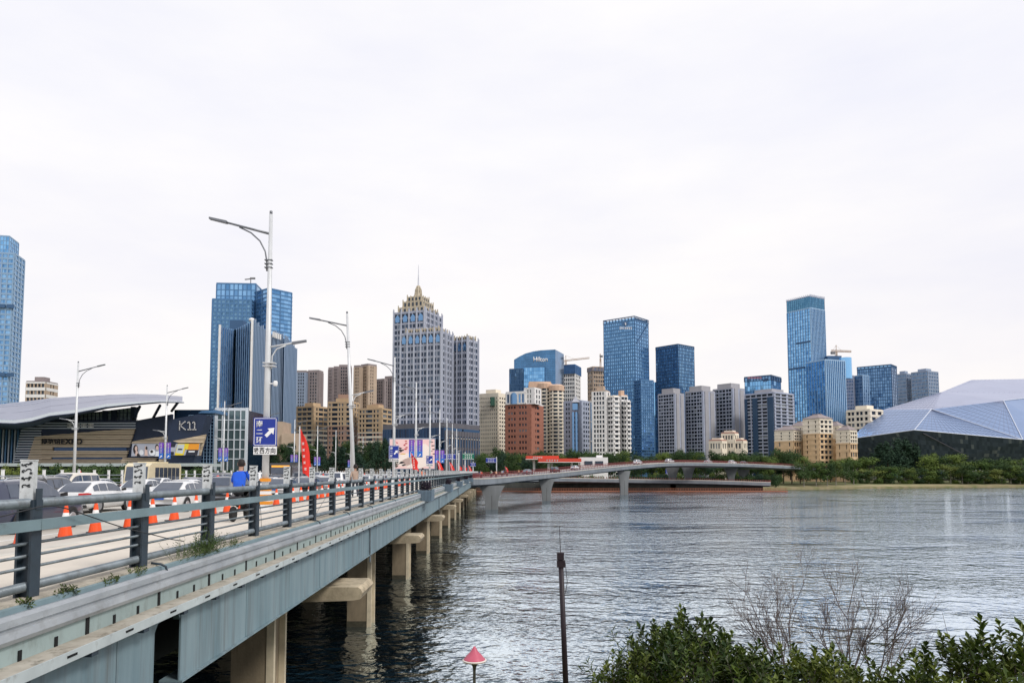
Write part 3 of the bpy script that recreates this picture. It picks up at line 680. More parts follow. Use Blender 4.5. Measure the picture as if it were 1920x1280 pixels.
ochre('right ochre and brown apartment block left of the dark podium', 672, 716, 735, 766, 575, 28, [.7, .8, .7, .8, .7, 3, .6, .8, .8, .8, 1.4], [.5, 2.6, .5, 2.6, .5], 15, W_OCHRE, W_BROWN)
for (x0, x1, y0, Y, lb) in ((634, 655, 739, 600, 0), (697, 716, 757, 590, 0), (575, 596, 756, 612, 1)):
    p, q = at(x0, y0, Y), at(x1, y0, Y); o = [ob for ob in bpy.data.objects if ob.name.startswith('apartment_block') and not ob.parent][{634: -2, 697: -1, 575: -3}[x0]]
    b = MB(); b.box(p.x, q.x, p.y, p.y + 10, p.z - 9, p.z); b.build('roof_house', W_OCHRE if lb else W_BROWN, o)

# --- gold-crowned tower
W_TWIN = mat('twin_blue_grey_stone', (.37, .40, .49), .7, var=.1, scale=.3)
GT = bldg('crowned_tower', 'grey stone tower with stepped gilded crown and spire above a dark podium', 790, 450)
W_PIL = mat('pilaster_stone', (.46, .49, .58), .6, var=.06)
bay = [.30, 1.0, .22, 1.0]
M_win = panes('twin_window_glass', (.016, .028, .055), (.07, .11, .18), .1, .4, .05, (.2, .25, .32), .9)
def gmass(xl, xc, xr, yt, Y, nl, nr, fl, ybot=None, phi=None, glass=M_win, bf=.36): return mass(GT, xl, xc, xr, yt, Y, W_TWIN, glass, bay * nl + [.55], bay * nr + [.55], fl, bf, .5, .3, phi, ybot=ybot, plant=False)
def fins(m, nl, nr, over=2.0, down=200):       # tall pale pilasters running past the parapet
    b = MB()
    for (p, q, n) in ((m['A'], m['C'], nl), (m['C'], m['B'], nr)):
        d = (q - p); wd = d.length; d.normalize(); nn = Vector((d.y, -d.x, 0))
        for k in range(n + 1):
            o = p + d * (wd * k / n) - d * .35
            b.obox((o.x, o.y, m['zb']), d * .7, nn * 1.0, (0, 0, m['zt'] + over - m['zb'])); b.obox((o.x, o.y, m['zt'] + over), d * .45, nn * .6, (0, 0, 1.0))
    b.build('pilasters', W_PIL, GT, kind='stuff')
def crown(m, k0, h, n, z=None, name='gilded_crown'):
    z = m['zt'] if z is None else z; b = MB(); P = m['inset'](k0); b.prism(P, z, z + h, 0)
    for i in range(4):
        p, q = Vector((*P[i], 0)), Vector((*P[(i + 1) % 4], 0)); d = q - p; L = d.length; d.normalize(); nn = Vector((d.y, -d.x, 0))
        for j in range(n + 1):
            o = p + d * (L * j / n) - d * .3; b.obox((o.x, o.y, z), d * .6, nn * .4, (0, 0, h + (1.3 if j in (0, n) else .6)), 0)
        for j in range(n):
            o = p + d * (L * (j + .3) / n); b.obox((o.x, o.y, z + h * .2), d * (L * .45 / n), nn * .12, (0, 0, h * .55), 1)
    b.build(name, [W_GOLD, G_RES], GT); return z + h
mb_ = gmass(739, 797, 828, 583, 480, 4, 4, 30); fins(mb_, 4, 4)
z = crown(mb_, .82, 4.4, 6); z = crown(mb_, .63, 4.4, 5, z); z = crown(mb_, .45, 3.6, 4, z); 
b = MB(); c = mb_['cen']; b.lathe([(2.3, 0), (2.2, 3.0), (1.7, 3.4), (1.6, 6.2), (1.1, 6.8), (1.0, 8.0), (.6, 8.6)], (c.x, c.y, z), 8)
for k in range(8):
    t = k * pi / 4; b.tube([(c.x + 2.6 * cos(t), c.y + 2.6 * sin(t), z), (c.x + 2.0 * cos(t), c.y + 2.0 * sin(t), z + 5.5), (c.x + .9 * cos(t), c.y + .9 * sin(t), z + 8.2)], .3, 4)
b.build('lantern', W_GOLD, GT)
b = MB(); zs = zat(492, 490); b.tube([(c.x, c.y, z + 8), (c.x, c.y, z + 8 + (zs - z - 8) * .5), (c.x, c.y, zs)], [.55, .32, .1], 8); b.build('spire', W_STONE, GT)
mf = gmass(752, 828, 848, 622, 450, 6, 2, 24, phi=24); fins(mf, 6, 3); crown(mf, .8, 3.0, 12)
ms = gmass(848, 877, 896, 638, 462, 3, 2, 23, phi=36); fins(ms, 3, 2); crown(ms, .8, 3.0, 5)
for m_, n in ((mf, 6), (ms, 3), (mb_, 4)):                     # pointed-arch top windows
    b = MB(); p, q = m_['A'], m_['C']; d = q - p; L = d.length; d.normalize(); nn = Vector((d.y, -d.x, 0)); z = m_['zt'] - 6.2
    for k in range(n):
        o = p + d * (L * (k + .22) / n) + nn * .45; w_ = L * .56 / n
        pts = [o, o + d * w_, o + d * w_ + Vector((0, 0, 3.2)), o + d * w_ * .5 + Vector((0, 0, 5.0)), o + Vector((0, 0, 3.2))]
        b.extr([(v.x, v.y, v.z + z) for v in pts], nn * .12)
    b.build('arched_windows', G_DEEP, GT, kind='stuff')
# podium with screen
mass(GT, 718, 833, 899, 801, 425, W_NAVY, G_NAVY, grid(22, .06), [1, .1, 1], 5, .06, .25, .2, phi=35, roof=W_DKST, plant=False, parapet=2.2)
pod = footprint(718, 833, 899, 801, 425, 35)
b = MB(); d = (pod[2] - pod[1]); L = d.length; d.normalize(); nn = Vector((d.y, -d.x, 0)); zt = zat(806, 425)
for k in range(13):
    o = pod[1] + d * (L * k / 13); b.obox((o.x, o.y, 2.4), d * (L * .42 / 13), nn * .7, (0, 0, zt - 2.4)); 
    o2 = o + d * (L * .42 / 13); b.obox((o2.x, o2.y, zt - 11), d * (L * .58 / 13), nn * .3, (0, 0, 1.4)); b.obox((o2.x, o2.y, zt - 3), d * (L * .58 / 13), nn * .5, (0, 0, 3))
b.build('podium_pillars', W_DKST, GT, kind='stuff')
b = MB()
for k in range(13):
    o = pod[1] + d * (L * (k + .7) / 13) + nn * .75; b.box(o.x - .25, o.x + .25, o.y - .2, o.y + .2, zt - 4.6, zt - 4.0)
b.build('facade_lights', W_CREAM, GT, kind='stuff')
# big pink screen
dl = (pod[1] - pod[0]).normalized(); nl = Vector((dl.y, -dl.x, 0))
SCR = thing('video_screen', 'large pink video screen on the dark podium of the crowned tower', 'screen', at(773, 848, 421))
sA, sB = at(731, 823, 421), at(815, 823, 421); z1, z0_ = zat(823, 421), zat(878, 421)
M_SCRP = mat('screen_pink', (.90, .58, .60), .4, var=.1, scale=.12, emit=.12, col2=(.92, .66, .64))
M_SCRW = mat('screen_pale', (.92, .80, .76), .4, var=.08, emit=.12); M_SCRD = mat('screen_red', (.55, .10, .12), .4, emit=.1); M_SCRK = mat('screen_ink', (.05, .04, .05), .4); M_SCRY = mat('screen_gold', (.8, .5, .15), .4, emit=.1); M_SCRC = mat('screen_cyan', (.25, .65, .75), .4, emit=.1)
def spt(u, v, o=0): p = sA.lerp(sB, u); return Vector((p.x, p.y - o, z0_ + (z1 - z0_) * v))
b = MB(); b.extr([spt(-.02, -.03), spt(1.02, -.03), spt(1.02, 1.04), spt(-.02, 1.04)], (0, 1.2, 0)); b.build('frame', W_GREYB, SCR)
b = MB(); b.quad(spt(0, 0, .05), spt(1, 0, .05), spt(1, 1, .05), spt(0, 1, .05)); b.build('picture', M_SCRP, SCR)
b = MB()
def blob(cx, cy, rx, ry, mi, o=.1, n=14, jit=.15):
    rr = random.Random(int(cx * 997 + cy * 131)); b.poly([spt(cx + rx * cos(2 * pi * k / n) * (1 + rr.uniform(-jit, jit)), cy + ry * sin(2 * pi * k / n) * (1 + rr.uniform(-jit, jit)), o) for k in range(n)], mi)
blob(.34, .30, .25, .2, 0); blob(.6, .2, .3, .2, 0); blob(.75, .6, .18, .25, 0, .08)
for cx, cy in ((.10, .92), (.16, .88), (.36, .93), (.36, .86), (.33, .80), (.38, .72), (.35, .66), (.47, .92), (.52, .91), (.56, .92)): blob(cx, cy, .03, .025, 1, .13, 8, .4)
for cx, cy, rx in ((.22, .70, .05), (.26, .62, .07), (.24, .58, .04), (.12, .78, .03), (.93, .9, .03), (.95, .78, .035), (.97, .66, .03), (.94, .6, .02), (.98, .5, .025), (.27, .2, .06), (.31, .12, .05)): blob(cx, cy, rx, rx * .55, 2, .15, 10, .5)
blob(.30, .50, .06, .018, 3, .14); blob(.18, .52, .04, .012, 3, .14); blob(.70, .55, .035, .16, 4, .16, 8, .1); blob(.82, .2, .12, .12, 0, .12)
b.build('image_marks', [M_SCRW, M_SCRD, M_SCRK, M_SCRY, M_SCRC], SCR, kind='stuff')

# --- cream building with punched windows
r = bldg('cream_building', 'cream building with small square windows right of the crowned tower', 920, 520)
mass(r, 897, 934, 953, 742, 520, W_CREAM, G_RES, grid(9, .58), grid(4, .4), 21, .52, .35, .36, phi=30, roof=W_CREAM, parapet=1.5)
b = MB(); p = at(925, 760, 514); b.box(p.x - 2, p.x + 1, p.y, p.y + 8, p.z, p.z + 6); b.build('roof_emblem', mat('dark_green_panel', (.03, .10, .07), .5), r)
# --- brick building with white arched attic
r = bldg('brick_building', 'red brick building with white arched attic storey', 985, 480)
mk = mass(r, 948, 995, 1018, 757, 480, W_BRICK, G_RES, [1.2, .7, .5, .7, .5, .7, 1.5, .7, .5, .7, .5, .7, 1.6], [2.2, .5, .4, 1.4, 2.4], 13, .55, .4, .42, phi=24, roof=W_WHITE, plant=False)
mass(r, 949, 985, 1000, 735, 481, W_WHITE, G_DEEP, [.4, .8, .4, .8, 2.2, .8, .4, .8, .4], grid(2, .5), 1, .25, .5, .4, phi=24, ybot=757, plant=False, roof=W_WHITE)
mass(r, 983, 1002, 1014, 728, 479, W_WHITE, G_RES, [2, .6, 1, .6, 2], grid(2, .5), 3, .3, .3, .25, phi=24, ybot=757, roof=W_WHITE, plant=False)
b = MB(); a = mk['A'].lerp(mk['C'], .36); dd = (mk['C'] - mk['A']).normalized(); nn = Vector((dd.y, -dd.x, 0)); zc = zat(741, 480)
def arch(rad, h, off, mi):
    pts = [a + dd * -rad + Vector((0, 0, zc - h)), a + dd * rad + Vector((0, 0, zc - h))] + [a + dd * rad * cos(t * pi / 10) + Vector((0, 0, zc + rad * sin(t * pi / 10))) for t in range(11)]
    b.extr([p + nn * off for p in pts], nn * .5, mi)
arch(3.0, 5.4, .5, 0); arch(2.3, 5.2, .9, 1); b.build('attic_arch', [W_WHITE, G_DEEP], r)
# --- cream residential with rounded balconies
r = bldg('balcony_tower', 'cream residential tower with rounded stacked balconies and peach roof', 1030, 530)
def round_stack(px, yt, rad, Y, m, fl, roofm, yb=None):
    c = at(px, yt, Y); z0_, zt = 2.4, c.z; b = MB(); b.lathe([(rad * .84, z0_), (rad * .84, zt)], (c.x, c.y, 0), 14); b.build('glass_wall', G_RES, r)
    b = MB(); fh = (zt - z0_) / fl
    for k in range(fl): b.lathe([(rad, z0_ + k * fh), (rad, z0_ + k * fh + fh * .42)], (c.x, c.y, 0), 14)
    for k in range(7): t = k * 2 * pi / 7 + .4; b.box(c.x + rad * .86 * cos(t) - .5, c.x + rad * .86 * cos(t) + .5, c.y + rad * .86 * sin(t) - .5, c.y + rad * .86 * sin(t) + .5, z0_, zt)
    b.build('balconies', m, r, kind='stuff'); b = MB(); b.lathe([(rad * 1.05, zt), (rad * 1.05, zt + 3.6), (rad * .7, zt + 4.6)], (c.x, c.y, 0), 14); b.build('roof', roofm, r)
W_PEACH = mat('peach_render', (.60, .42, .31), .8, var=.12, scale=.5)
round_stack(1043.5, 733, 5.4, 530, W_CREAM, 24, W_PEACH); round_stack(1022, 729, 5.2, 536, W_CREAM, 25, W_PEACH)
mass(r, 986, 1012, 1030, 729, 545, W_CREAM, G_RES, grid(4, .4), grid(3, .4), 25, .4, .4, .8, roof=W_PEACH, plant=False, parapet=1)
b = MB(); p, q = at(992, 719, 540), at(1033, 719, 540); b.box(p.x, q.x, p.y, p.y + 12, p.z - 3, p.z + 1.6); b.build('roof_house', W_PEACH, r)

# --- glass hotel with curved roofline
r = bldg('hotel_tower', 'blue glass hotel tower with arched roofline and white name sign', 1000, 640)
Yh = 640
def hpt(px, py, Y=Yh): return at(px, py, Y)
prof = [(964, 860), (1041, 860), (1041, 655), (1030, 655.5), (1015, 656.5), (1000, 658.5), (985, 662.5), (974, 668), (964, 674)]
b = MB(); b.extr([hpt(x, y) for x, y in prof], (10, 26, 0)); b.build('glass_wall', mat('hotel_glass', (.075, .19, .36), .08, .75, var=.25, scale=.12), r)
b = MB()
for k in range(44):                                   # floor lines and mullions of the curtain wall
    yy = 664 + k * 4.4; xl_ = 964 if yy > 674 else 985
    p, q = hpt(xl_, yy), hpt(1041, yy); b.box(p.x, q.x, p.y - .22, p.y + .02, p.z, p.z + .3)
for k in range(18):
    xx = 964 + 77 * k / 17; yt_ = 655 + 19 * max(0, (1015 - xx) / 51) ** 1.7; p = hpt(xx, yt_ + 1); b.box(p.x - .11, p.x + .11, p.y - .16, p.y + .02, 2.4, p.z)
b.build('window_grid', W_BLUE, r, kind='stuff')
mass(r, 955, 981, 985, 692, 636, W_NAVY, G_DEEP, grid(10, .12), grid(2, .2), 30, .14, .2, .15, phi=12, plant=False)
mass(r, 981, 1021, 1024, 688, 634, W_BLUE, G_SKYB, grid(10, .06), grid(2, .2), 30, .06, .12, .09, phi=8, plant=False)
p = hpt(1000, 678); text(r, 'name_sign', 'Hilton', (p.x, p.y - .4, p.z), (1, 0, 0), (0, 0, 1), 12.4, 4.2, W_WHITE, .3, .02)
# --- towers under construction with crane
def crane(label, px, pytop, Y, jib_l, jib_r, pybase, ang):
    c = thing('tower_crane', label, 'crane', at(px, pybase, Y)); m = mat('crane_paint', (.40, .26, .16), .6, var=.2)
    p0, p1 = at(px, pybase, Y), at(px, pytop, Y); b = MB()
    for dx in (-.6, .6):
        for dy in (-.6, .6): b.tube([(p0.x + dx, p0.y + dy, p0.z), (p0.x + dx, p0.y + dy, p1.z)], .16, 4)
    n = 10
    for k in range(n):
        z0_ = p0.z + (p1.z - p0.z) * k / n; z1 = p0.z + (p1.z - p0.z) * (k + 1) / n; s = (-1) ** k
        b.tube([(p0.x - .6 * s, p0.y - .6, z0_), (p0.x + .6 * s, p0.y - .6, z1)], .1, 4)
    b.build('mast', m, c)
    a, e = at(jib_l, pytop + ang[0], Y), at(jib_r, pytop + ang[1], Y); b = MB()
    for dz, dy in ((0, -.5), (0, .5), (1.3, 0)): b.tube([a + Vector((0, dy, dz)), e + Vector((0, dy, dz))], .15, 4)
    for k in range(22):
        q0, q1 = a.lerp(e, k / 22), a.lerp(e, (k + 1) / 22); b.tube([q0, q1 + Vector((0, 0, 1.3))], .1, 4); b.tube([q1 + Vector((0, 0, 1.3)), q1], .1, 4)
    b.build('jib', m, c)
    b = MB(); b.box(a.x, a.x + 3, a.y - .8, a.y + .8, a.z - 2, a.z); b.build('counterweight', W_ROOF, c)
    b = MB(); b.tube([p1 + Vector((0, 0, .5)), p1 + Vector((0, 0, 5))], .25, 4); b.tube([p1 + Vector((0, 0, 5)), a.lerp(e, .04)], .07, 4); b.tube([p1 + Vector((0, 0, 5)), a.lerp(e, .6)], .07, 4); b.build('apex', m, c)
r = bldg('unfinished_tower', 'unfinished white-framed tower wrapped in blue netting under a crane', 1065, 700)
NET = mat('blue_netting', (.06, .15, .33), .8, var=.2, scale=.3)
mass(r, 1040, 1078, 1088, 700, 700, W_WHITE, G_RES, grid(11, .32), grid(3, .4), 26, .34, .3, .25, phi=14, plant=False)
mass(r, 1039.5, 1078, 1089.5, 684, 699, NET, NET, grid(14, .2), grid(4, .2), 4, .15, .25, .2, phi=14, ybot=700, plant=False)
crane('tower crane with long level jib over the blue-netted unfinished tower', 1061, 676, 702, 1052, 1105, 684, (2, -4))
r = bldg('unfinished_tower', 'unfinished beige tower with scaffold top left of the big blue tower', 1118, 720)
mass(r, 1102, 1112, 1136, 695, 720, W_TAUPEL, G_RES, grid(3, .4), grid(7, .35), 26, .38, .3, .4, phi=62, plant=False)
mass(r, 1101, 1112, 1137, 688, 719, W_TAUPEL, NET, grid(4, .2), grid(9, .2), 2, .15, .35, .4, phi=62, ybot=695, plant=False)
crane('thin raised crane boom on the beige unfinished tower', 1126, 672, 720, 1124.4, 1127.2, 688, (-6, 12))
# --- grey building with pediment
r = bldg('gabled_building', 'pale blue-grey building with pointed gable and paired dark window strips', 1080, 500)
mass(r, 1057, 1090, 1106, 752, 500, W_LILAC, G_RES, [1, .6, .5, .6, 1.6, .7, .6, .7, 1.4], [.8, .8, .5, .8, .5, .8, .5], 17, .45, .3, .2, phi=30, roof=W_LILAC, plant=False)
b = MB(); p = at(1073.5, 752, 498); q = at(1085.5, 752, 498); c = at(1079.5, 742, 498); b.extr([(p.x, p.y, p.z), (q.x, q.y, p.z), (c.x, p.y, c.z)], (0, 5, 0)); b.box(p.x - .3, q.x + .3, p.y - .3, p.y + 5, p.z - .6, p.z); b.build('gable', W_STONE, r)
b = MB(); p, q = at(1073.5, 768, 497.5), at(1083, 760, 497.5); b.box(p.x, q.x, p.y, p.y + 3, p.z, q.z + 1.5)
for x in (1073.5, 1079.5): 
    p, q = at(x, 860, 497), at(x + 3, 772, 497); b.box(p.x, q.x, p.y, p.y + 4, 2.4, q.z)
b.build('window_strips', G_DEEP, r)
# --- white residential
r = bldg('white_residential', 'white residential towers with stacked balconies before the big blue tower', 1140, 470)
mass(r, 1110, 1136, 1143, 733, 470, W_WHITE, G_RES, [.8, .9, .5, .9, .4, .9, .5, .9, .8], [.6, .8, .6], 19, .35, .4, .25, phi=14, plant=True, roof=W_TAUPEL)
mass(r, 1106, 1150, 1156, 752, 476, W_WHITE, G_DEEP, [.1, 2, .2, 2, .2], [.3, 2, .3], 4, .05, .5, .7, phi=14, plant=False)
mass(r, 1139, 1150, 1160, 743, 468, W_WHITE, G_RES, [.5, 1.2, .3, 1.2, .4], [.4, 1.5, .4], 18, .42, .4, .9, phi=45, plant=False, roof=W_CREAM)
mass(r, 1154, 1164, 1176, 742, 474, W_WHITE, G_RES, [.5, 1.2, .6], [.2, 2, .2, 2, .3], 18, .4, .4, .5, phi=55, plant=True, roof=W_PEACH)
mass(r, 1170, 1175, 1181, 752, 470, W_WHITE, G_RES, [.4, 1.5, .4], [.3, 2, .3], 17, .42, .4, .9, phi=50, plant=False)
# --- big blue tower with chamfered right corner
r = bldg('blue_tower', 'big blue glass tower with roof logo and cut diagonal corner', 1180, 600)
m_ = mass(r, 1132, 1190, 1216, 600, 600, W_BLUE, G_BLUE, grid(15, .25), grid(6, .1), 44, .30, .3, .35, phi=30, plant=False, cellx=2, yref=640)
m2 = mass(r, 1186, 1202, 1226, 713, 592, W_BLUE, G_DEEP, grid(4, .12), grid(6, .1), 34, .28, .3, .45, phi=55, plant=False, yref=760)
b = MB(); cr_ = m_['inset'](1.01)
for i in range(4):
    p, q = Vector((*cr_[i], 0)), Vector((*cr_[(i + 1) % 4], 0)); d = q - p
    for k in range(10): o = p + d * (k / 10); b.box(o.x - .25, o.x + .25, o.y - .25, o.y + .25, m_['zt'], m_['zt'] + 3.2)
    b.tube([p + Vector((0, 0, m_['zt'] + 3.2)), q + Vector((0, 0, m_['zt'] + 3.2))], .45, 4)
b.build('roof_screen', W_NAVY, r); b = MB(); b.prism(m_['inset'](.985), m_['zt'] + .6, m_['zt'] + 2.3); b.build('screen_glass', G_BLUE, r)
b = MB(); p = at(1172, 607, 589); b.lathe([(0.01, -.2), (2.2, -.2), (2.2, .2), (.01, .2)], p, 20, axis='z')
for i, v in enumerate(b.v): b.v[i] = Vector((v.x, p.y + (v.z - p.z), p.z + (v.y - p.y)))
b.build('round_logo', W_NAVY, r)
b = MB(); p = at(1172, 607, 588.4); b.extr([(p.x + x, p.y, p.z + z) for x, z in ((-.4, .5), (1.0, 1.2), (.3, .1), (1.2, -.3), (-.1, -1.3), (.2, -.2))], (0, .2, 0)); b.build('logo_mark', W_WHITE, r)
b = MB()
for k in range(7):                                     # raised sign characters, too small to read in the photograph
    p = at(1162 + k * 3.4, 617, 588.6); rr = random.Random(k)
    b.box(p.x, p.x + .9, p.y, p.y + .2, p.z, p.z + .35); b.box(p.x + .3, p.x + .6, p.y, p.y + .2, p.z + .35, p.z + 1.6); b.box(p.x - .1, p.x + 1.0, p.y, p.y + .2, p.z + rr.uniform(.8, 1.5), p.z + 1.75)
b.build('roof_sign', W_WHITE, r)
# diagonal edge strip on the right face
b = MB(); P, Q = m_['C'], m_['B']; d = (Q - P); nn = Vector((d.y, -d.x, 0)).normalized()
b.tube([P + d * .12 + nn * .7 + Vector((0, 0, m_['zt'] - 19)), P + d * .95 + nn * .7 + Vector((0, 0, m_['zt'] - .5))], .4, 5); b.build('diagonal_trim', W_NAVY, r)
b = MB(); p, q = at(1226, 716, 640), at(1231, 716, 640); b.box(p.x, q.x, p.y, p.y + 20, 2.4, p.z); b.build('side_slab', G_SKYB, r)
# --- dark blue tower
r = bldg('dark_blue_tower', 'dark blue glass tower behind the grey residential towers', 1265, 620)
m_ = mass(r, 1230, 1272, 1302, 650, 620, W_NAVY, G_BLUE, grid(14, .22), grid(11, .18), 40, .24, .25, .2, phi=36, plant=False, cellx=1, yref=690)
b = MB(); P = m_['inset'](1.0)
for i in range(4):
    p, q = Vector((*P[i], 0)), Vector((*P[(i + 1) % 4], 0)); d = q - p
    for k in range(8): o = p + d * (k / 8); b.box(o.x - .3, o.x + .3, o.y - .3, o.y + .3, m_['zt'], m_['zt'] + 2.2)
    b.tube([p + Vector((0, 0, m_['zt'] + 2.2)), q + Vector((0, 0, m_['zt'] + 2.2))], .5, 4)
b.build('roof_screen', W_NAVY, r); b = MB(); b.prism(m_['inset'](.985), m_['zt'] + .6, m_['zt'] + 2.3); b.build('screen_glass', G_BLUE, r)
# --- grey residential towers
respat = [.30, 1.2, .15, 1.2, .30, 1.4, .15, 1.4, .30, 1.2, .15, 1.2, .30]
for i, (xl, xc, xr, yt, Y, lb) in enumerate(((1235, 1265, 1283, 738, 500, 'grey residential tower at the left of its row, before the dark blue tower'), (1286, 1318, 1341, 733, 505, 'grey residential tower second from left in its row'),
                                      (1338, 1374, 1397, 728, 515, 'grey residential tower third from left, tallest of its row'))):
    r = bldg('residential_tower', lb, xc, Y, group='grey residential towers right of the blue towers')
    m_ = mass(r, xl, xc, xr, yt, Y, W_LILAC, G_RES, respat, [3, .5, 2, .5, 3], 25, .30, .4, .5, phi=36, roof=W_GREYR, plant=False, yref=790)
    b = MB(); b.prism(m_['inset'](.72), m_['zt'] + .8, m_['zt'] + 4.2); b.build('roof_house', W_GREYR, r)
    b = MB(); d = m_['B'] - m_['C']; L = d.length; d.normalize(); nn = Vector((d.y, -d.x, 0)); o = m_['C'] + d * (L * .12); b.obox((o.x, o.y, 2.4), d * (L * .28), nn * 1.0, (0, 0, m_['zt'] - 2.4)); o = m_['C'] + d * (L * .58); b.obox((o.x, o.y, 2.4), d * (L * .3), nn * .8, (0, 0, m_['zt'] - 3)); b.build('side_wall', W_GREYR, r)
r = bldg('residential_tower', 'wide blue-grey residential tower with glazed strips, rightmost of its row', 1440, 480, group='grey residential towers right of the blue towers')
m_ = mass(r, 1398, 1452, 1489, 736, 480, W_LILAC, G_RES, [.2, 1, .2, 1, .2, 1, .2, 1, .2, 1, .2], [.35, 1.2, .35, 1.2, .5, 1.2, .4], 25, .30, .4, .7, phi=32, roof=W_LILAC, plant=False, yref=790)
b = MB(); b.prism(m_['inset'](.6), m_['zt'] + .8, m_['zt'] + 3.4); b.build('roof_house', W_GREYR, r)
b = MB(); d = m_['C'] - m_['A']; L = d.length; d.normalize(); nn = Vector((d.y, -d.x, 0))
for t0, t1 in ((0, .1), (.28, .46), (.8, 1.0)): o = m_['A'] + d * (L * t0); b.obox((o.x, o.y, 2.4), d * (L * (t1 - t0)), nn * 1.0, (0, 0, m_['zt'] - 5))
b.build('glazed_strip', panes('strip_glass', (.03, .06, .12), (.05, .10, .18), .15, .5, .02), r)
r = bldg('glass_block', 'bright blue glass block with signboard showing above the widest residential tower', 1430, 600)
m_ = mass(r, 1396, 1446, 1464, 712, 600, W_BLUE, G_SKYB, grid(10, .08), grid(4, .08), 20, .08, .12, .1, phi=20, plant=False)
mass(r, 1395.5, 1446, 1464.5, 704, 599.5, W_NAVY, G_DEEP, grid(9, .2), grid(4, .2), 1, .2, .4, .35, phi=20, ybot=712, plant=False)
for k in range(5):
    p = at(1402 + k * 5.4, 710, 596 + k * .6); b = MB(); b.box(p.x, p.x + 1.5, p.y - 1, p.y, p.z, p.z + 1.4)
    b.build('sign_character', mat('signboard_pink', (.55, .25, .32), .5), r)
# --- tallest blue tower and its neighbour
W_FINB = mat('pale_blue_fin', (.34, .50, .68), .35, .4, var=.05)
r = bldg('tallest_tower', 'tallest bright blue glass tower with vertical fins on the right skyline', 1510, 560)
m_ = mass(r, 1477, 1521, 1548, 578, 560, W_FINB, G_SKYB, grid(9, .13), grid(10, .3), 52, .1, .5, .15, phi=36, plant=False, yref=640, bandmat=W_BLUE)
m3 = mass(r, 1477, 1521, 1548, 556, 560, W_BLUE, panes('teal_blue_glass', (.07, .22, .36), (.12, .30, .45), .08, .7, .04), grid(12, .08), grid(10, .08), 5, .06, .2, .16, phi=36, plant=False, yref=640, ybot=578)
b = MB(); P = m3['inset'](1.005)
for i in range(4):
    p, q = Vector((*P[i], 0)), Vector((*P[(i + 1) % 4], 0)); d = q - p
    for k in range(12): o = p + d * (k / 12); b.box(o.x - .3, o.x + .3, o.y - .3, o.y + .3, m3['zt'], m3['zt'] + 1.8)
b.build('parapet_teeth', W_STONE, r, kind='stuff')
b = MB(); d = m_['C'] - m_['A']; L = d.length; d.normalize(); nn = Vector((d.y, -d.x, 0))
for yy, t0, t1 in ((641, .38, .98), (688, .02, .7)): o = m_['A'] + d * (L * t0); b.obox((o.x, o.y, zat(yy, 560)), d * (L * (t1 - t0)), nn * .62, (0, 0, 1.3))
b.build('service_floor', W_NAVY, r)
r = bldg('finned_tower', 'lower bright blue tower with silver fins beside the tallest tower', 1550, 540)
m_ = mass(r, 1513, 1549, 1586, 675, 540, W_FINB, G_SKYB, grid(7, .05), grid(10, .34), 32, .07, .6, .15, phi=46, plant=False, yref=740, bandmat=W_BLUE)
b = MB(); p, q = at(1552, 668, 562), at(1578, 668, 562); b.box(p.x, q.x, p.y, p.y + 10, p.z - 5, p.z + .5); b.build('roof_house', W_NAVY, r)
b = MB(); p = at(1585, 676, 556); b.lathe([(4.2, p.z - 14 - p.z), (4.4, -13.8), (4.4, 2), (4.0, 2.2)], p, 14); b.build('round_bay', G_SKYB, r)
crane('small roof crane above the finned blue tower', 1568, 659, 565, 1558, 1596, 667, (0, 1.2))
# --- group further right
r = bldg('twin_block', 'blue office block with pale left wing right of the finned tower', 1606, 620)
mass(r, 1584, 1600, 1604, 705, 622, W_LILAC, G_DEEP, grid(5, .4), grid(2, .3), 30, .35, .3, .25, phi=14, plant=False)
mass(r, 1600, 1617, 1629, 704, 618, W_BLUEL, G_DEEP, grid(6, .12), grid(3, .4), 30, .12, .25, .2, phi=36, plant=False)
r = bldg('square_tower', 'square navy glass tower on the right skyline before the pale towers', 1644, 680)
m_ = mass(r, 1607, 1671, 1681, 688, 680, W_NAVY, G_DEEP, grid(15, .16), grid(3, .25), 34, .18, .25, .2, phi=14, plant=False)
b = MB(); P = m_['inset'](1.0)
for i in range(4):
    p, q = Vector((*P[i], 0)), Vector((*P[(i + 1) % 4], 0)); d = q - p
    for k in range(9): o = p + d * (k / 9); b.box(o.x - .25, o.x + .25, o.y - .25, o.y + .25, m_['zt'], m_['zt'] + 2.4)
    b.tube([p + Vector((0, 0, m_['zt'] + 2.4)), q + Vector((0, 0, m_['zt'] + 2.4))], .5, 4)
b.build('roof_screen', W_NAVY, r); b = MB(); b.prism(m_['inset'](.985), m_['zt'] + .6, m_['zt'] + 2.3); b.build('screen_glass', G_BLUE, r)
r = bldg('pale_blue_tower', 'pale blue gridded tower left of its twin above the faceted roof', 1695, 760, group='pale gridded towers above the faceted roof')
mass(r, 1679, 1699, 1710, 701, 760, W_GREYB, G_DEEP, grid(9, .4), grid(4, .4), 30, .38, .3, .25, phi=26)
r = bldg('pale_blue_tower', 'pale blue gridded tower, rightmost on the skyline above the faceted roof', 1735, 740, group='pale gridded towers above the faceted roof')
mass(r, 1708, 1739, 1759, 696, 740, W_GREYB, G_DEEP, grid(11, .4), grid(6, .4), 30, .38, .3, .25, phi=30)
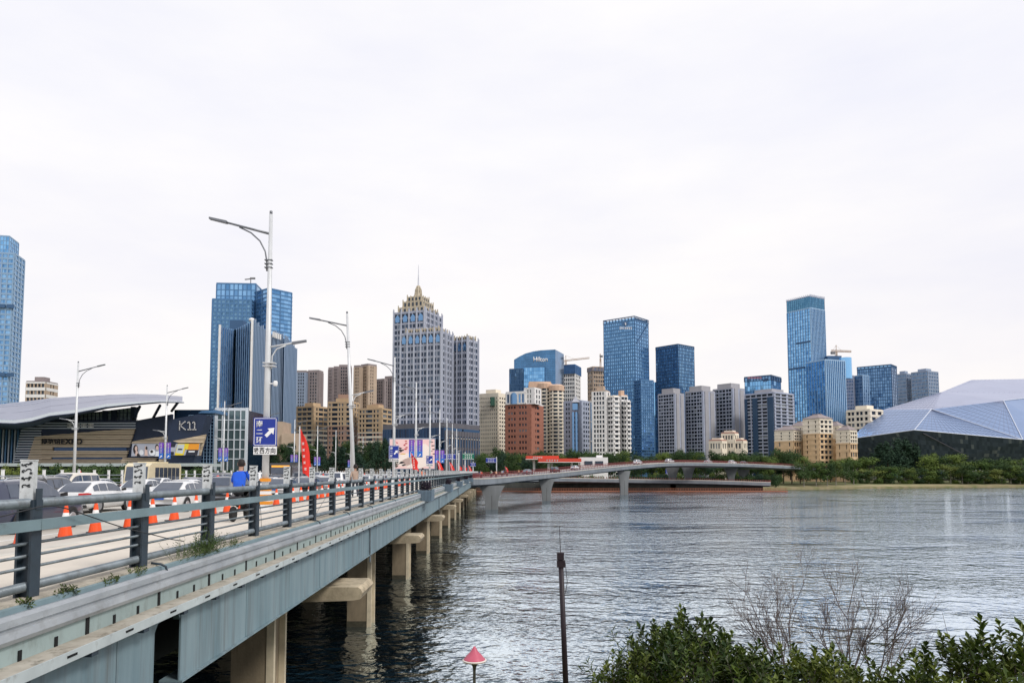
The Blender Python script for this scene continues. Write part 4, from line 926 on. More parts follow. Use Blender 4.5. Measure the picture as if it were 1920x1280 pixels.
# --- low white house and tan apartments
r = bldg('villa_block', 'small white stepped block with red eaves above the ramp', 1365, 430)
W_RTILE = mat('pink_eaves', (.45, .25, .20), .8, var=.2)
for a in ((1330, 1352, 1362, 826, 430), (1364, 1392, 1400, 826, 432), (1353, 1376, 1384, 812, 434)):
    m_ = mass(r, a[0], a[1], a[2], a[3], a[4], W_CREAM, G_RES, grid(4, .5), grid(2, .5), 4 if a[3] > 820 else 6, .5, .3, .5, phi=24, roof=W_RTILE, plant=False)
    b = MB(); b.prism(m_['inset'](.7), m_['zt'] + .8, m_['zt'] + 1.8); b.build('roof_house', W_CREAM, r)
def tan_block(label, xl, xc, xr, yt, Y, phi, fl, split):
    r = bldg('tan_apartment', label, xc, Y, group='tan and cream apartments left of the faceted hall')
    mass(r, xl, xc, xr, split, Y, W_TAN, G_RES, [1.6, .5, 3.2, .5, 1.0], [.4, .9, .4, .9, .4, .9, .4], max(2, fl - 3), .4, .4, .6, phi, plant=False, roof=W_CREAM)
    m_ = mass(r, xl, xc, xr, yt, Y, W_CREAM, G_RES, [2.2, .5, 2.6, .5, 1.0], [.4, .9, .4, .9, .4, .9, .4], 3, .4, .42, .6, phi, ybot=split, plant=False, roof=W_CREAM)
    b = MB(); P = m_['inset'](1.12); Q = m_['inset'](.35); z = m_['zt'] + .8
    for i in range(4): b.quad((*P[i], z), (*P[(i + 1) % 4], z), (*Q[(i + 1) % 4], z + 2.4), (*Q[i], z + 2.4))
    b.prism(Q, z + 2.3, z + 2.9); b.build('hipped_roof', W_TAUPE, r); return r, m_
tan_block('left tan and cream apartment block with a flat long side', 1453, 1487, 1502, 808, 440, 26, 9, 826)
tan_block('tall tan and cream apartment block in the middle with hipped roof', 1506, 1535, 1560, 786, 432, 42, 12, 812)
tan_block('rear tan apartment block between the left and tall blocks', 1484, 1505, 1516, 800, 450, 28, 9, 822)
tan_block('rear tan apartment block right of the tall one', 1548, 1572, 1584, 800, 446, 30, 9, 822)
tan_block('right tan apartment block tucked against the faceted hall', 1568, 1592, 1606, 808, 425, 30, 8, 830)
r = bldg('cream_apartment', 'cream apartment block with dark windows above the faceted hall', 1620, 520)
mass(r, 1587, 1630, 1655, 768, 520, W_CREAM, G_RES, [.6, 1, .4, 1, .8, 1, .4, 1, .8, 1, .6], [.5, 1, .6, 1, .5], 12, .42, .4, .6, phi=30, roof=W_CREAM)
# gas-station canopies and kiosk
M_CAN = mat('red_canopy', (.62, .07, .04), .5, var=.08)
g = thing('petrol_station', 'petrol station with two long red canopies and white kiosk behind the ramp', 'petrol station', at(1040, 872, 330))
for x0, x1, y0, y1, Y in ((987, 1048, 854, 860, 332), (1010, 1090, 859, 865.5, 328)):
    p, q = at(x0, y0, Y), at(x1, y1, Y); b = MB(); b.box(p.x, q.x, p.y, p.y + 9, q.z, p.z); b.build('canopy', M_CAN, g)
    b = MB(); b.box(p.x - .1, q.x + .1, p.y - .1, p.y + 9.1, q.z - .25, q.z - .01); b.build('canopy_edge', W_WHITE, g)
    for t in (.25, .8): xx = p.x + (q.x - p.x) * t; b = MB(); b.box(xx - .5, xx + .5, p.y + 4, p.y + 5, 2.4, q.z); b.build('column', W_WHITE, g)
    b = MB()
    for k in range(5):
        xx = p.x + 1.5 + (q.x - p.x) * (.1 + .06 * k); b.box(xx, xx + .7, p.y - .14, p.y, q.z + .5, q.z + .65); b.box(xx + .25, xx + .4, p.y - .14, p.y, q.z + .3, q.z + 1.0); b.box(xx, xx + .7, p.y - .14, p.y, q.z + .85, q.z + .98)
    b.build('canopy_lettering', W_WHITE, g)
p, q = at(1088, 857, 334), at(1140, 872, 334); b = MB(); b.box(p.x, q.x, p.y, p.y + 8, 2.4, p.z); xx = at(1120, 857, 334).x; b.box(xx, xx + 2.6, p.y + 2, p.y + 4, p.z, p.z + 1.0); b.build('kiosk', W_WHITE, g)
b = MB()
for x0, x1 in ((1096, 1111), (1116, 1131)): a, c = at(x0, 864, 333.8), at(x1, 871, 333.8); b.box(a.x, c.x, a.y - .05, a.y + .3, c.z, a.z)
b.build('kiosk_window', G_RES, g)
# ------------------------------------------------------------------ exhibition centre on the left and faceted hall on the right
EX = thing('exhibition_hall', 'exhibition hall with sweeping grey wing roof and timber-look plank facade', 'exhibition hall', at(120, 890, 176))
M_ROOFL = mat('wing_roof_metal', (.30, .315, .39), .42, .35, var=.06, scale=.2)
M_EAVE = mat('eave_white', (.66, .72, .80), .4, var=.04)
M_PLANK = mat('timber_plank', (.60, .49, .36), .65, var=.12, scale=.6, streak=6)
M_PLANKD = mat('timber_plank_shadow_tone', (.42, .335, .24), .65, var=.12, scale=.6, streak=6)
M_NAVYW = mat('navy_wall_panel', (.022, .036, .075), .5, .2, var=.14, scale=.3)
M_STRIP = mat('pale_louvre', (.50, .56, .64), .45, .2, var=.06)
M_CURT = panes('hall_glass', (.02, .05, .09), (.05, .11, .17), .1, .5, .05)
YE = 176
# wing roof: lower edge and ridge curves read along the facade
lo = [(-90, 812), (-30, 794), (0, 786), (30, 787), (60, 783), (95, 773), (140, 768), (200, 757), (260, 752.5), (300, 750.5), (342, 752)]
hi = [(-90, 790), (-30, 771), (0, 757.5), (30, 754), (60, 750.5), (95, 746), (140, 743), (200, 741), (240, 741.5), (290, 744.5), (342, 750.5)]
def sof(x): return 26 if x < 60 else (26 - (x - 60) * .16 if x < 150 else max(2.5, 11.6 - (x - 150) * .055))
b = MB(); e = MB(); un = MB()
for (l0, h0), (l1, h1) in zip(list(zip(lo, hi)), list(zip(lo, hi))[1:]):
    A0, A1 = at(*l0, YE - 12), at(*l1, YE - 12); B0, B1 = at(*h0, YE + 22), at(*h1, YE + 22)
    M0, M1 = (A0 + B0) / 2 + Vector((0, 0, 1.0)), (A1 + B1) / 2 + Vector((0, 0, 1.0))
    b.quad(A0, A1, M1, M0); b.quad(M0, M1, B1, B0)
    C0, C1 = at(h0[0], h0[1] + 1.2, YE + 60), at(h1[0], h1[1] + 1.2, YE + 60); b.quad(B0, B1, C1, C0)
    k0, k1 = [1 - .68 * max(0, min(1, (q - 180) / 150)) for q in (l0[0], l1[0])]
    e.hexa([A0 + Vector((0, -.3, -.75 * k0)), A1 + Vector((0, -.3, -.75 * k1)), A1 + Vector((0, 1, -.75 * k1)), A0 + Vector((0, 1, -.75 * k0)), A0 + Vector((0, -.3, -.05)), A1 + Vector((0, -.3, -.05)), A1 + Vector((0, 1, -.05)), A0 + Vector((0, 1, -.05))], 0)
    e.hexa([A0 + Vector((0, -.4, -1.0 * k0)), A1 + Vector((0, -.4, -1.0 * k1)), A1 + Vector((0, 1, -1.0 * k1)), A0 + Vector((0, 1, -1.0 * k0)), A0 + Vector((0, -.4, -.76 * k0)), A1 + Vector((0, -.4, -.76 * k1)), A1 + Vector((0, 1, -.76 * k1)), A0 + Vector((0, 1, -.76 * k0))], 1)
    un.quad(A1 + Vector((0, .4, -1.05 * k1)), A0 + Vector((0, .4, -1.05 * k0)), at(l0[0] + 1, l0[1] + sof(l0[0]), YE + 14), at(l1[0] + 1, l1[1] + sof(l1[0]), YE + 14))
o = b.build('wing_roof', M_ROOFL, EX, smooth=True); e.build('eave', [M_EAVE, M_NAVYW], o); un.build('soffit', mat('soffit_navy', (.05, .08, .12), .6, var=.15), o)
# roof seams
b = MB()
for k in range(1, 4):
    pts = []
    for (l0, h0) in zip(lo, hi): A0, B0 = at(*l0, YE - 12), at(*h0, YE + 22); t = k / 4; p = A0.lerp(B0, t); p.z += 1.0 * (1 - abs(2 * t - 1)) + .06; pts.append(p)
    b.tube(pts, .025, 4)
b.build('roof_seam', M_ROOFL, o)
# slanting props under the roof tip
for (x0, y0), (x1, y1) in (((287, 784), (300, 760)), ((250, 786), (262, 762)), ((322, 770), (335, 752))):
    b = MB(); b.tube([at(x0, y0, YE + 2), at(x1, y1, YE - 6)], .35, 6); b.build('roof_prop', M_NAVYW, EX)
def wallq(pts, Y, m, name, th=.6, parent=EX):
    b = MB(); b.extr([at(x, y, Y) for x, y in pts], (0, th, 0)); return b.build(name, m, parent)
# glazed gallery below the roof
A, C = at(-70, 760, YE + 3), at(300, 760, YE + 3)
b = MB(); zt, zb = zat(768, YE + 3), zat(792, YE + 3); a = at(60, 780, YE + 3)
b.quad((a.x, a.y, zb), (at(255, 780, YE + 3).x, a.y, zb), (at(262, 760, YE + 3).x, a.y, zat(762, YE + 3)), (a.x, a.y, zat(786, YE + 3)), 0, [(0, 0), (26, 0), (26, 3), (0, 3)]); b.build('gallery_glass', panes('pale_gallery_glass', (.35, .45, .50), (.50, .60, .64), .1, .4, .04), EX)
b = MB()
for k in range(27):
    xx = 60 + k * 7.4; p = at(xx, 790, YE + 2.7); yt_ = 786 - (xx - 60) * .12; q = at(xx, yt_, YE + 2.7); b.box(p.x - .07, p.x + .07, p.y, p.y + .15, p.z, max(p.z + .3, q.z))
for yy in (774, 781, 787): p, q = at(120 if yy < 780 else 90, yy, YE + 2.6), at(258, yy, YE + 2.6); b.box(p.x, q.x, p.y, p.y + .12, p.z, p.z + .12)
b.build('gallery_mullions', M_NAVYW, EX, kind='stuff')
for xx in (195, 213, 248): p = at(xx, 790, YE + 2.2); b = MB(); b.box(p.x - .5, p.x + .5, p.y, p.y + .5, p.z, zat(769 if xx < 240 else 762, YE + 2.2)); b.build('gallery_column', M_NAVYW, EX)
# left glazed end wall with vertical mullions
wallq([(-110, 868), (28, 868), (45, 788), (-110, 788)], YE + 2, M_NAVYW, 'end_wall_backing')
b = MB(); p0, p1 = at(-110, 868, YE + 1.8), at(34, 868, YE + 1.8); zt = zat(790, YE + 1.8)
b.quad((p0.x, p0.y, p0.z), (p1.x, p1.y, p1.z), (p1.x + 1, p1.y, zt), (p0.x, p0.y, zt), 0, [(0, 0), (24, 0), (24, 4), (0, 4)]); b.build('end_wall_glass', M_CURT, EX)
for k in range(13):
    p = at(-36 + k * 5.6, 868, YE + 1.4); b = MB(); b.box(p.x - .12, p.x + .12, p.y, p.y + .3, p.z, zt - (k % 3) * .9); b.build('mullion', M_STRIP if k % 2 else W_BLUE, EX)
# navy wall and louvre bands
wallq([(26, 870), (262, 870), (262, 788), (44, 788)], YE, M_NAVYW, 'facade_wall', 1.5)
for k in range(17):
    yy = 792 + k * 4.75; xl_ = 44 - (yy - 792) * .265; xr_ = 255 if yy < 805 else 78
    p, q = at(xl_, yy, YE - .1), at(xr_, yy + 1.9, YE - .1); b = MB(); b.box(p.x, q.x, p.y - .25, p.y + .05, q.z, p.z); b.build('louvre', M_STRIP, EX)
# timber planks: parallelogram field clipped by slanted ends
def planks(y0, y1, n, xl, xr, Y, skip=lambda k: False, par=EX):
    for k in range(n):
        ya, yb = y0 + (y1 - y0) * k / n, y0 + (y1 - y0) * (k + 1) / n - .75
        sk = skip(k)
        if sk is True: continue
        x0, x1, x2, x3 = xl(ya), xr(ya), xr(yb), xl(yb)
        if sk: x1 = x2 = sk
        if x1 - x0 < 3: continue
        b = MB(); pr = .5 + .12 * (k % 2)
        b.extr([at(x3, yb, Y), at(x2, yb, Y), at(x1, ya, Y), at(x0, ya, Y)], (0, pr - .9, 0) if False else (0, .5, 0)); 
        for i in range(len(b.v)): b.v[i].y -= pr
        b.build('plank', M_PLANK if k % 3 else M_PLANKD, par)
top_l = lambda y: 68 - (y - 818) * .32
def upper_r(y): return 255 - (y - 803) * .30
# top edge of the field slopes: planks above y 818 start further right
def xl_field(y): return top_l(y) if y > 818 else 68 + (818 - y) * 12.0
planks(804, 870, 21, xl_field, upper_r, YE - .2, skip=lambda k: (100.5 if k in (11, 12) else (98 if k in (17,) else False)))
for (ya, yb, x0) in ((838.6, 844.9, 103), (857.4, 860.6, 99)):
    p, q = at(x0, ya, YE - .15), at(238, yb, YE - .15); b = MB(); b.box(p.x, q.x, p.y - .2, p.y + .1, q.z, p.z); b.build('window_slot', G_NAVY, EX)
# lower right planks under the posters, and the upper wedges
planks(858, 871, 4, lambda y: 232 - (y - 858) * .4, lambda y: 296 - (y - 858) * .5, YE - 3)
planks(858, 872, 4, lambda y: 300, lambda y: 362 - (y - 858) * .6, YE - 5)
# main hall sign
M_SIGNK = mat('sign_black', (.012, .014, .02), .4)
p, q = at(77.5, 832.5, YE - 1.0), at(155, 822, YE - 1.0)
text(EX, 'hall_sign', '博览馆', (p.x, p.y, p.z), (1, 0, 0), (0, 0, 1), (q.x - p.x) * .46, q.z - p.z, M_SIGNK, .25, .004)
text(EX, 'hall_sign', 'EXPO', (p.x + (q.x - p.x) * .49, p.y, p.z), (1, 0, 0), (0, 0, 1), (q.x - p.x) * .51, q.z - p.z, M_SIGNK, .25, .015)
b = MB()
for k in range(4):
    p, q = at(126 + k * 13, 801.5, YE - .5), at(126 + k * 13 + 10, 793, YE - .5); h = q.z - p.z; w_ = q.x - p.x
    for j in range(3): b.box(p.x, p.x + w_, p.y, p.y + .2, p.z + h * (.05 + .36 * j), p.z + h * (.2 + .36 * j))
    b.box(p.x + w_ * .4, p.x + w_ * .55, p.y, p.y + .2, p.z, p.z + h)
b.build('lit_lettering', W_WHITE, EX)
b = MB(); p, q = at(-60, 868, YE - 14), at(372, 872, YE - 14); b.box(p.x, q.x, p.y, p.y + 14, q.z - .2, p.z); b.build('terrace_slab', mat('pale_slab', (.42, .48, .50), .6), EX)
b = MB(); p, q = at(-120, 872, YE - 6), at(380, 900, YE - 6); b.box(p.x, q.x, p.y, p.y + 1, 6.0, p.z - .3); b.build('base_wall', M_NAVYW, EX)
# --- shopping-mall part with navy prow
ML = thing('shopping_mall', 'navy-walled shopping mall prow with dotted white letters and plank wedges', 'mall', at(320, 890, 172))
YM = 172
wallq([(225, 872), (318, 872), (322, 776), (312, 778), (262, 787), (225, 792)], YE - .12, M_NAVYW, 'prow_wall', 1, ML)
wallq([(312, 876), (360, 876), (387, 778), (372, 776), (316, 787)], YM - 3, M_NAVYW, 'prow_wall', 4, ML)
def wedge(pts, Y, n, m=M_PLANK):
    """plank wedge clipped to a convex outline: each course is its own piece"""
    ys = [p[1] for p in pts]; y0, y1 = min(ys), max(ys)
    def span(y):
        xs = []
        for (xa, ya), (xb, yb) in zip(pts, pts[1:] + pts[:1]):
            if (ya - y) * (yb - y) <= 0 and ya != yb: xs.append(xa + (xb - xa) * (y - ya) / (yb - ya))
        return (min(xs), max(xs)) if len(xs) > 1 else None
    for k in range(n):
        ya, yb = y0 + (y1 - y0) * k / n + .05, y0 + (y1 - y0) * (k + 1) / n - .3
        s, t = span(ya), span(yb)
        if not s or not t: continue
        if t[1] - t[0] < 1.5: continue
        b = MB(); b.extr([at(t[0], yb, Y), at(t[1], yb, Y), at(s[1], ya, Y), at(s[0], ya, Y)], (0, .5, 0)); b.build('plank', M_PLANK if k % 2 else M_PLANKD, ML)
wedge([(250, 826), (318, 816), (314, 831), (246, 831)], YM - 1.2, 4); wedge([(306, 830), (386, 814), (375, 854), (366, 854), (374, 830)], YM - 4.2, 7); wedge([(306, 829.5), (386, 814.5), (380, 830)], YM - 4.8, 4)
# posters
M_PG = mat('poster_grey', (.40, .42, .50), .5, var=.1, scale=.2); M_PSK = mat('poster_skin', (.66, .48, .42), .5, var=.06); M_PHA = mat('poster_hair', (.025, .02, .022), .5); M_PWH = mat('poster_white', (.72, .74, .78), .5, var=.08, scale=.3)
M_PY = mat('poster_yellow', (.80, .62, .04), .5, var=.04); M_PO = mat('poster_orange', (.80, .32, .03), .5, var=.04); M_PK = mat('poster_navy', (.02, .022, .04), .5); M_PM = mat('poster_mist', (.55, .60, .62), .5, var=.1, scale=.3)
def poster(label, x0, x1, y0, y1, Y, base, polys):
    o = thing('poster', label, 'poster', at(x0, y1, Y)); b = MB(); b.extr([at(x0 - 2, y1, Y), at(x1 - 2, y1, Y), at(x1, y0, Y), at(x0, y0, Y)], (0, .25, 0)); b.build('board', base, o)
    b = MB(); ms = []
    for i, (m, pts) in enumerate(polys):
        if m not in ms: ms.append(m)
        b.poly([at(x0 + (x1 - x0) * u, y0 + (y1 - y0) * v, Y - .04 - .012 * i) for u, v in pts], ms.index(m))
    b.build('print', ms, o, kind='stuff')
def el(cx, cy, rx, ry, n=14): return [(cx + rx * cos(2 * pi * k / n), cy - ry * sin(2 * pi * k / n)) for k in range(n)][::-1]
poster('grey fashion poster with dark-haired figures between the plank fields', 248, 300, 831.5, 855, YM - 2.4, M_PG, [
    (M_PHA, el(.12, .45, .09, .38)), (M_PSK, el(.14, .38, .045, .2)), (M_PSK, [(.1, .95), (.24, .95), (.18, .55), (.13, .55)]), (M_PHA, [(.16, 1), (.3, 1), (.22, .75), (.17, .8)]), (M_PWH, el(.33, .7, .08, .22)),
    (M_PSK, [(.44, .95), (.56, .95), (.53, .2), (.46, .2)]), (M_PHA, el(.51, .35, .035, .14)), (M_PWH, el(.72, .7, .12, .26)), (M_PHA, el(.7, .62, .05, .12)), (M_PHA, el(.89, .24, .06, .2)), (M_PSK, el(.9, .34, .045, .18)), (M_PWH, [(.82, 1), (1, 1), (.98, .6), (.86, .6)])])
poster('yellow, orange and black poster at the right end of the mall prow', 316, 374, 831.5, 853, YM - 5.2, M_PG, [
    (M_PK, [(0, .3), (.2, .3), (.24, 0), (.02, 0)]), (M_PY, [(.2, 1), (.48, 1), (.6, 0), (.3, 0)]), (M_PM, [(.24, .8), (.46, .85), (.52, .05), (.3, .05)]), (M_PK, [(.3, .55), (.44, .55), (.45, .42), (.31, .42)]),
    (M_PY, [(.52, 0), (.74, 0), (.66, .5), (.56, .5)]), (M_PO, [(.62, .52), (.97, .52), (1.0, 0), (.66, 0)]), (M_PK, [(.54, 1), (.92, 1), (.97, .54), (.6, .54)]), (M_PWH, [(.64, .74), (.84, .74), (.85, .62), (.65, .62)]), (M_PK, [(.05, .98), (.17, .98), (.17, .7), (.05, .7)])])
# letters as rows of dots
def dots(ptsets, x0, y0, w_, h_, Y):
    b = MB(); A = at(x0, y0 + h_, Y); B = at(x0 + w_, y0, Y)
    for (ua, va, ub, vb) in ptsets:
        n = max(3, int(sqrt(((ub - ua) * (B.x - A.x)) ** 2 + ((vb - va) * (B.z - A.z)) ** 2) / .27))
        for k in range(n + 1):
            t = k / n; x = A.x + (ua + (ub - ua) * t) * (B.x - A.x); z = A.z + (va + (vb - va) * t) * (B.z - A.z); b.box(x - .09, x + .09, A.y - .2, A.y, z - .09, z + .09)
    return b.build('dotted_letters', W_WHITE, ML)
dots([(0, 0, 0, 1), (.33, 1, .03, .5), (.03, .5, .35, 0), (.52, 0, .70, 0), (.62, 0, .62, 1), (.62, 1, .5, .85), (.82, 0, 1.0, 0), (.92, 0, .92, 1), (.92, 1, .8, .85)], 337, 790, 31, 15, YM - 3.2)
# glazed link and glass cube
G_CUBE = panes('cube_glass', (.05, .10, .13), (.12, .18, .20), .1, .4, .06)
b = MB(); pa, pb = at(352, 880, YM + 4), at(399, 880, YM + 4); zt = zat(778, YM + 4); b.quad((pa.x, pa.y, pa.z), (pb.x, pb.y, pb.z), (pb.x, pb.y, zt), (pa.x, pa.y, zt), 0, [(0, 0), (8, 0), (8, 16), (0, 16)]); b.build('link_glass', G_NAVY, ML)
b = MB()
for k in range(9): x = pa.x + (pb.x - pa.x) * k / 8; b.box(x - .06, x + .06, pa.y - .2, pa.y - .02, pa.z, zt)
for k in range(17): z = pa.z + (zt - pa.z) * k / 16; b.box(pa.x, pb.x, pa.y - .15, pa.y - .02, z - .05, z + .05)
b.build('link_mullions', W_BLUEL, ML, kind='stuff')
b = MB(); p, q = at(371, 774, YM + 3), at(404, 768, YM + 3); b.extr([p, at(404, 774, YM + 3), q, at(378, 770, YM + 3)], (0, 8, 0)); b.build('link_roof', W_BLUE, ML)
cub = thing('glass_cube', 'glass cube pavilion with pale frame beside the navy mall prow', 'pavilion', at(430, 885, 186))
YC = 186; xs = [405, 417, 431, 444, 462]; xs = [405, 416.4, 427.8, 439.2, 450.6, 462]; yv = [767, 787, 805.5, 824, 842, 860, 882]
core = MB(); a, c = at(399, 882, YC + .5), at(463, 768, YC + .5); core.box(at(381, 880, YC + 20).x, c.x - .3, YC + .4, YC + 22, 6.3, c.z); core.build('dark_interior', G_NAVY, cub)
for i in range(5):
    for j in range(6):
        p, q = at(xs[i] + .6, yv[j + 1] - .6, YC), at(xs[i + 1] - .6, yv[j] + .6, YC); b = MB(); b.box(p.x, q.x, p.y, p.y + .12, p.z, q.z)
        ob = b.build('pane', G_CUBE, cub)
b = MB()
for x in xs: p = at(x, 800, YC - .2); w_ = .35 if x in (405, 462) else .13; b.box(p.x - w_, p.x + w_, p.y, p.y + .3, 6.3, zat(767, YC) + .4)
for y in yv[:-1]: p, q = at(404, y, YC - .14), at(463, y, YC - .14); h = .35 if y == 767 else .12; b.box(p.x, q.x, p.y, p.y + .3, p.z - h, p.z + h)
b.build('front_frame', M_EAVE, cub)
b = MB(); p = at(404, 767, YC); q = at(380, 769, YC + 22)
for t in (0, .33, .66, 1): r_ = Vector((p.x, p.y, 0)).lerp(Vector((q.x, q.y, 0)), t); b.box(r_.x - .15, r_.x + .15, r_.y, r_.y + .2, 6.3, p.z)
for k in range(6): z = p.z - k * 2.4; b.tube([(p.x, p.y, z), (q.x, q.y, z)], .12, 4)
b.build('side_frame', M_EAVE, cub)
b = MB(); p, q = at(331, 776, 230), at(346, 776, 230); b.extr([at(329, 780, 230), at(349, 780, 230), at(341, 775, 230), at(338.5, 770, 230), at(336, 775, 230)], (0, 6, 0)); b.box(p.x, q.x, p.y + .5, p.y + 5, p.z - 12, p.z - 1)
tag(b.build('temple_pavilion', W_NAVY), 'dark pavilion roof with upturned eaves peeping over the navy prow', 'pavilion')
# ------------------------------------------------------------------ faceted hall on the right
FH = thing('faceted_hall', 'faceted pale metal hall with dark slanting glass base at the right edge', 'theatre', at(1760, 885, 480))
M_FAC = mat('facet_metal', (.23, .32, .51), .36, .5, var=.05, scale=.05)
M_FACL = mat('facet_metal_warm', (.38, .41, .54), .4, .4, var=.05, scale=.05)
M_SEAM = mat('facet_seam', (.19, .22, .33), .45, .3)
M_RIDGE = mat('facet_ridge', (.62, .67, .78), .4, .1)
V = dict(A=at(1592, 823, 500), B=at(1714, 806, 462), C=at(1746, 767, 492), D=at(1656, 768, 540), G=at(1917, 824, 455), E=at(1881, 751, 500), K=at(1765, 735, 540), U=at(1760, 736, 560), T=at(1821, 712, 600), R=at(1990, 709, 600), S=at(2000, 738, 540), Hh=at(2040, 838, 455), W=at(2120, 790, 500), A2=at(1640, 815, 640), T2=at(1900, 725, 700), W2=at(2200, 760, 640))
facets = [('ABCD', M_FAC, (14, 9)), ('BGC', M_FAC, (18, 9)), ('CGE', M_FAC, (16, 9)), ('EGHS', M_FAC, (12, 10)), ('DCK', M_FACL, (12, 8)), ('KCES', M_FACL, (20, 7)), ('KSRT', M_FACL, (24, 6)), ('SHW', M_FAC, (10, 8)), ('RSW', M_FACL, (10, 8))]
V['H'] = V['Hh']
for key, m, (nu, nv) in facets:
    P = [V[k] for k in key]; b = MB(); b.poly(P); o = b.build('roof_facet', m, FH)
    n = (P[1] - P[0]).cross(P[2] - P[0]).normalized(); n = n if n.y < 0 or n.z > 0 else -n
    if n.z < 0: n = -n
    Q = P if len(P) == 4 else [P[0], P[1], P[2], P[2]]
    s = MB()
    for k in range(1, nu): 
        t = k / nu; s.tube([Q[0].lerp(Q[1], t) + n * .02, Q[3].lerp(Q[2], t) + n * .02], .10, 3, cap=False)
    for k in range(1, nv): t = k / nv; s.tube([Q[0].lerp(Q[3], t) + n * .02, Q[1].lerp(Q[2], t) + n * .02], .10, 3, cap=False)
    s.build('panel_seams', M_SEAM, o, kind='stuff')
b = MB()
for x, y in ('BC', 'CG', 'EG', 'ES', 'AB', 'BG'): b.tube([V[x] + Vector((0, -.3, .1)), V[y] + Vector((0, -.3, .1))], .28, 5)
b.build('ridge_trim', M_RIDGE, FH)
b = MB(); b.poly([V['D'], V['K'], V['T'], V['T2'], V['A2']]); b.poly([V['T'], V['R'], V['W2'], V['T2']]); b.poly([V['A'], V['D'], V['A2']]); b.build('rear_roof', M_FAC, FH)
A_, B_, G_ = V['A'], V['B'], V['G']; b0 = at(1618, 880, 508); b1 = at(1722, 880, 478); b2 = at(1905, 880, 470); b3 = at(2040, 880, 470); lo_ = Vector((0, 0, -.25))
M_DKG = panes('hall_dark_glass', (.035, .055, .085), (.075, .105, .15), .45, .0, .12, (.18, .21, .24), .95)
for P, nu, nv in (([b0, b1, B_ + lo_, A_ + lo_], 26, 9), ([b1, b2, G_ + lo_, B_ + lo_], 40, 9), ([b2, b3, V['H'] + lo_, G_ + lo_], 26, 9)):
    b = MB(); b.quad(*P, 0, [(0, 0), (nu, 0), (nu, nv), (0, nv)]); b.build('glass_base', M_DKG, FH)
    s = MB()
    for k in range(1, nv): t = k / nv; s.tube([P[0].lerp(P[3], t), P[1].lerp(P[2], t)], .1, 3, cap=False)
    s.build('glass_seams', mat('dark_seam', (.05, .06, .065), .5), FH, kind='stuff')
b = MB(); d0 = Vector((0, -.6, 0)); b.tube([at(1730, 812, 462) + d0, at(1815, 856, 466) + d0], .3, 4); b.build('diagonal_strut', W_DKST, FH)
b = MB(); b.poly([A_ + lo_, B_ + lo_, G_ + lo_, V['H'] + lo_, V['W2'], V['A2']]); b.build('roof_underside', W_ROOF, FH)
# ------------------------------------------------------------------ trees and shrubs
def leafmat(name, c1, c2, rough=.75):
    if name in MATS: return MATS[name]
    m = bpy.data.materials.new(name); m.use_nodes = True; t = m.node_tree; p = t.nodes['Principled BSDF']; p.inputs['Roughness'].default_value = rough; p.inputs['Specular IOR Level'].default_value = .25
    tcn = N('ShaderNodeTexCoord', tree=t); n = N('ShaderNodeTexNoise', tree=t); n.inputs['Scale'].default_value = 4.5; n.inputs['Detail'].default_value = 5; L_(t, tcn.outputs['Object'], n.inputs['Vector'])
    oi = N('ShaderNodeObjectInfo', tree=t); ad = N('ShaderNodeMath', tree=t); ad.operation = 'MULTIPLY_ADD'; ad.inputs[1].default_value = .35; L_(t, oi.outputs['Random'], ad.inputs[0]); L_(t, n.outputs[0], ad.inputs[2])
    r = N('ShaderNodeValToRGB', tree=t); r.color_ramp.elements[0].position = .38; r.color_ramp.elements[1].position = .95; r.color_ramp.elements[0].color = (*c1, 1); r.color_ramp.elements[1].color = (*c2, 1)
    L_(t, ad.outputs[0], r.inputs[0]); L_(t, r.outputs[0], p.inputs['Base Color']); MATS[name] = m; return m
LF_DARK = leafmat('foliage_dark', (.012, .036, .014), (.060, .105, .028)); LF_MID = leafmat('foliage_mid', (.026, .068, .014), (.145, .20, .042)); LF_BLUE = leafmat('foliage_bluish', (.010, .032, .022), (.03, .065, .035)); LF_OLIVE = leafmat('foliage_olive', (.035, .075, .012), (.18, .21, .05))
M_BARK = mat('bark', (.10, .08, .06), .9, var=.3, scale=6); M_BARKW = mat('pale_bark', (.30, .28, .25), .85, var=.3, scale=6)
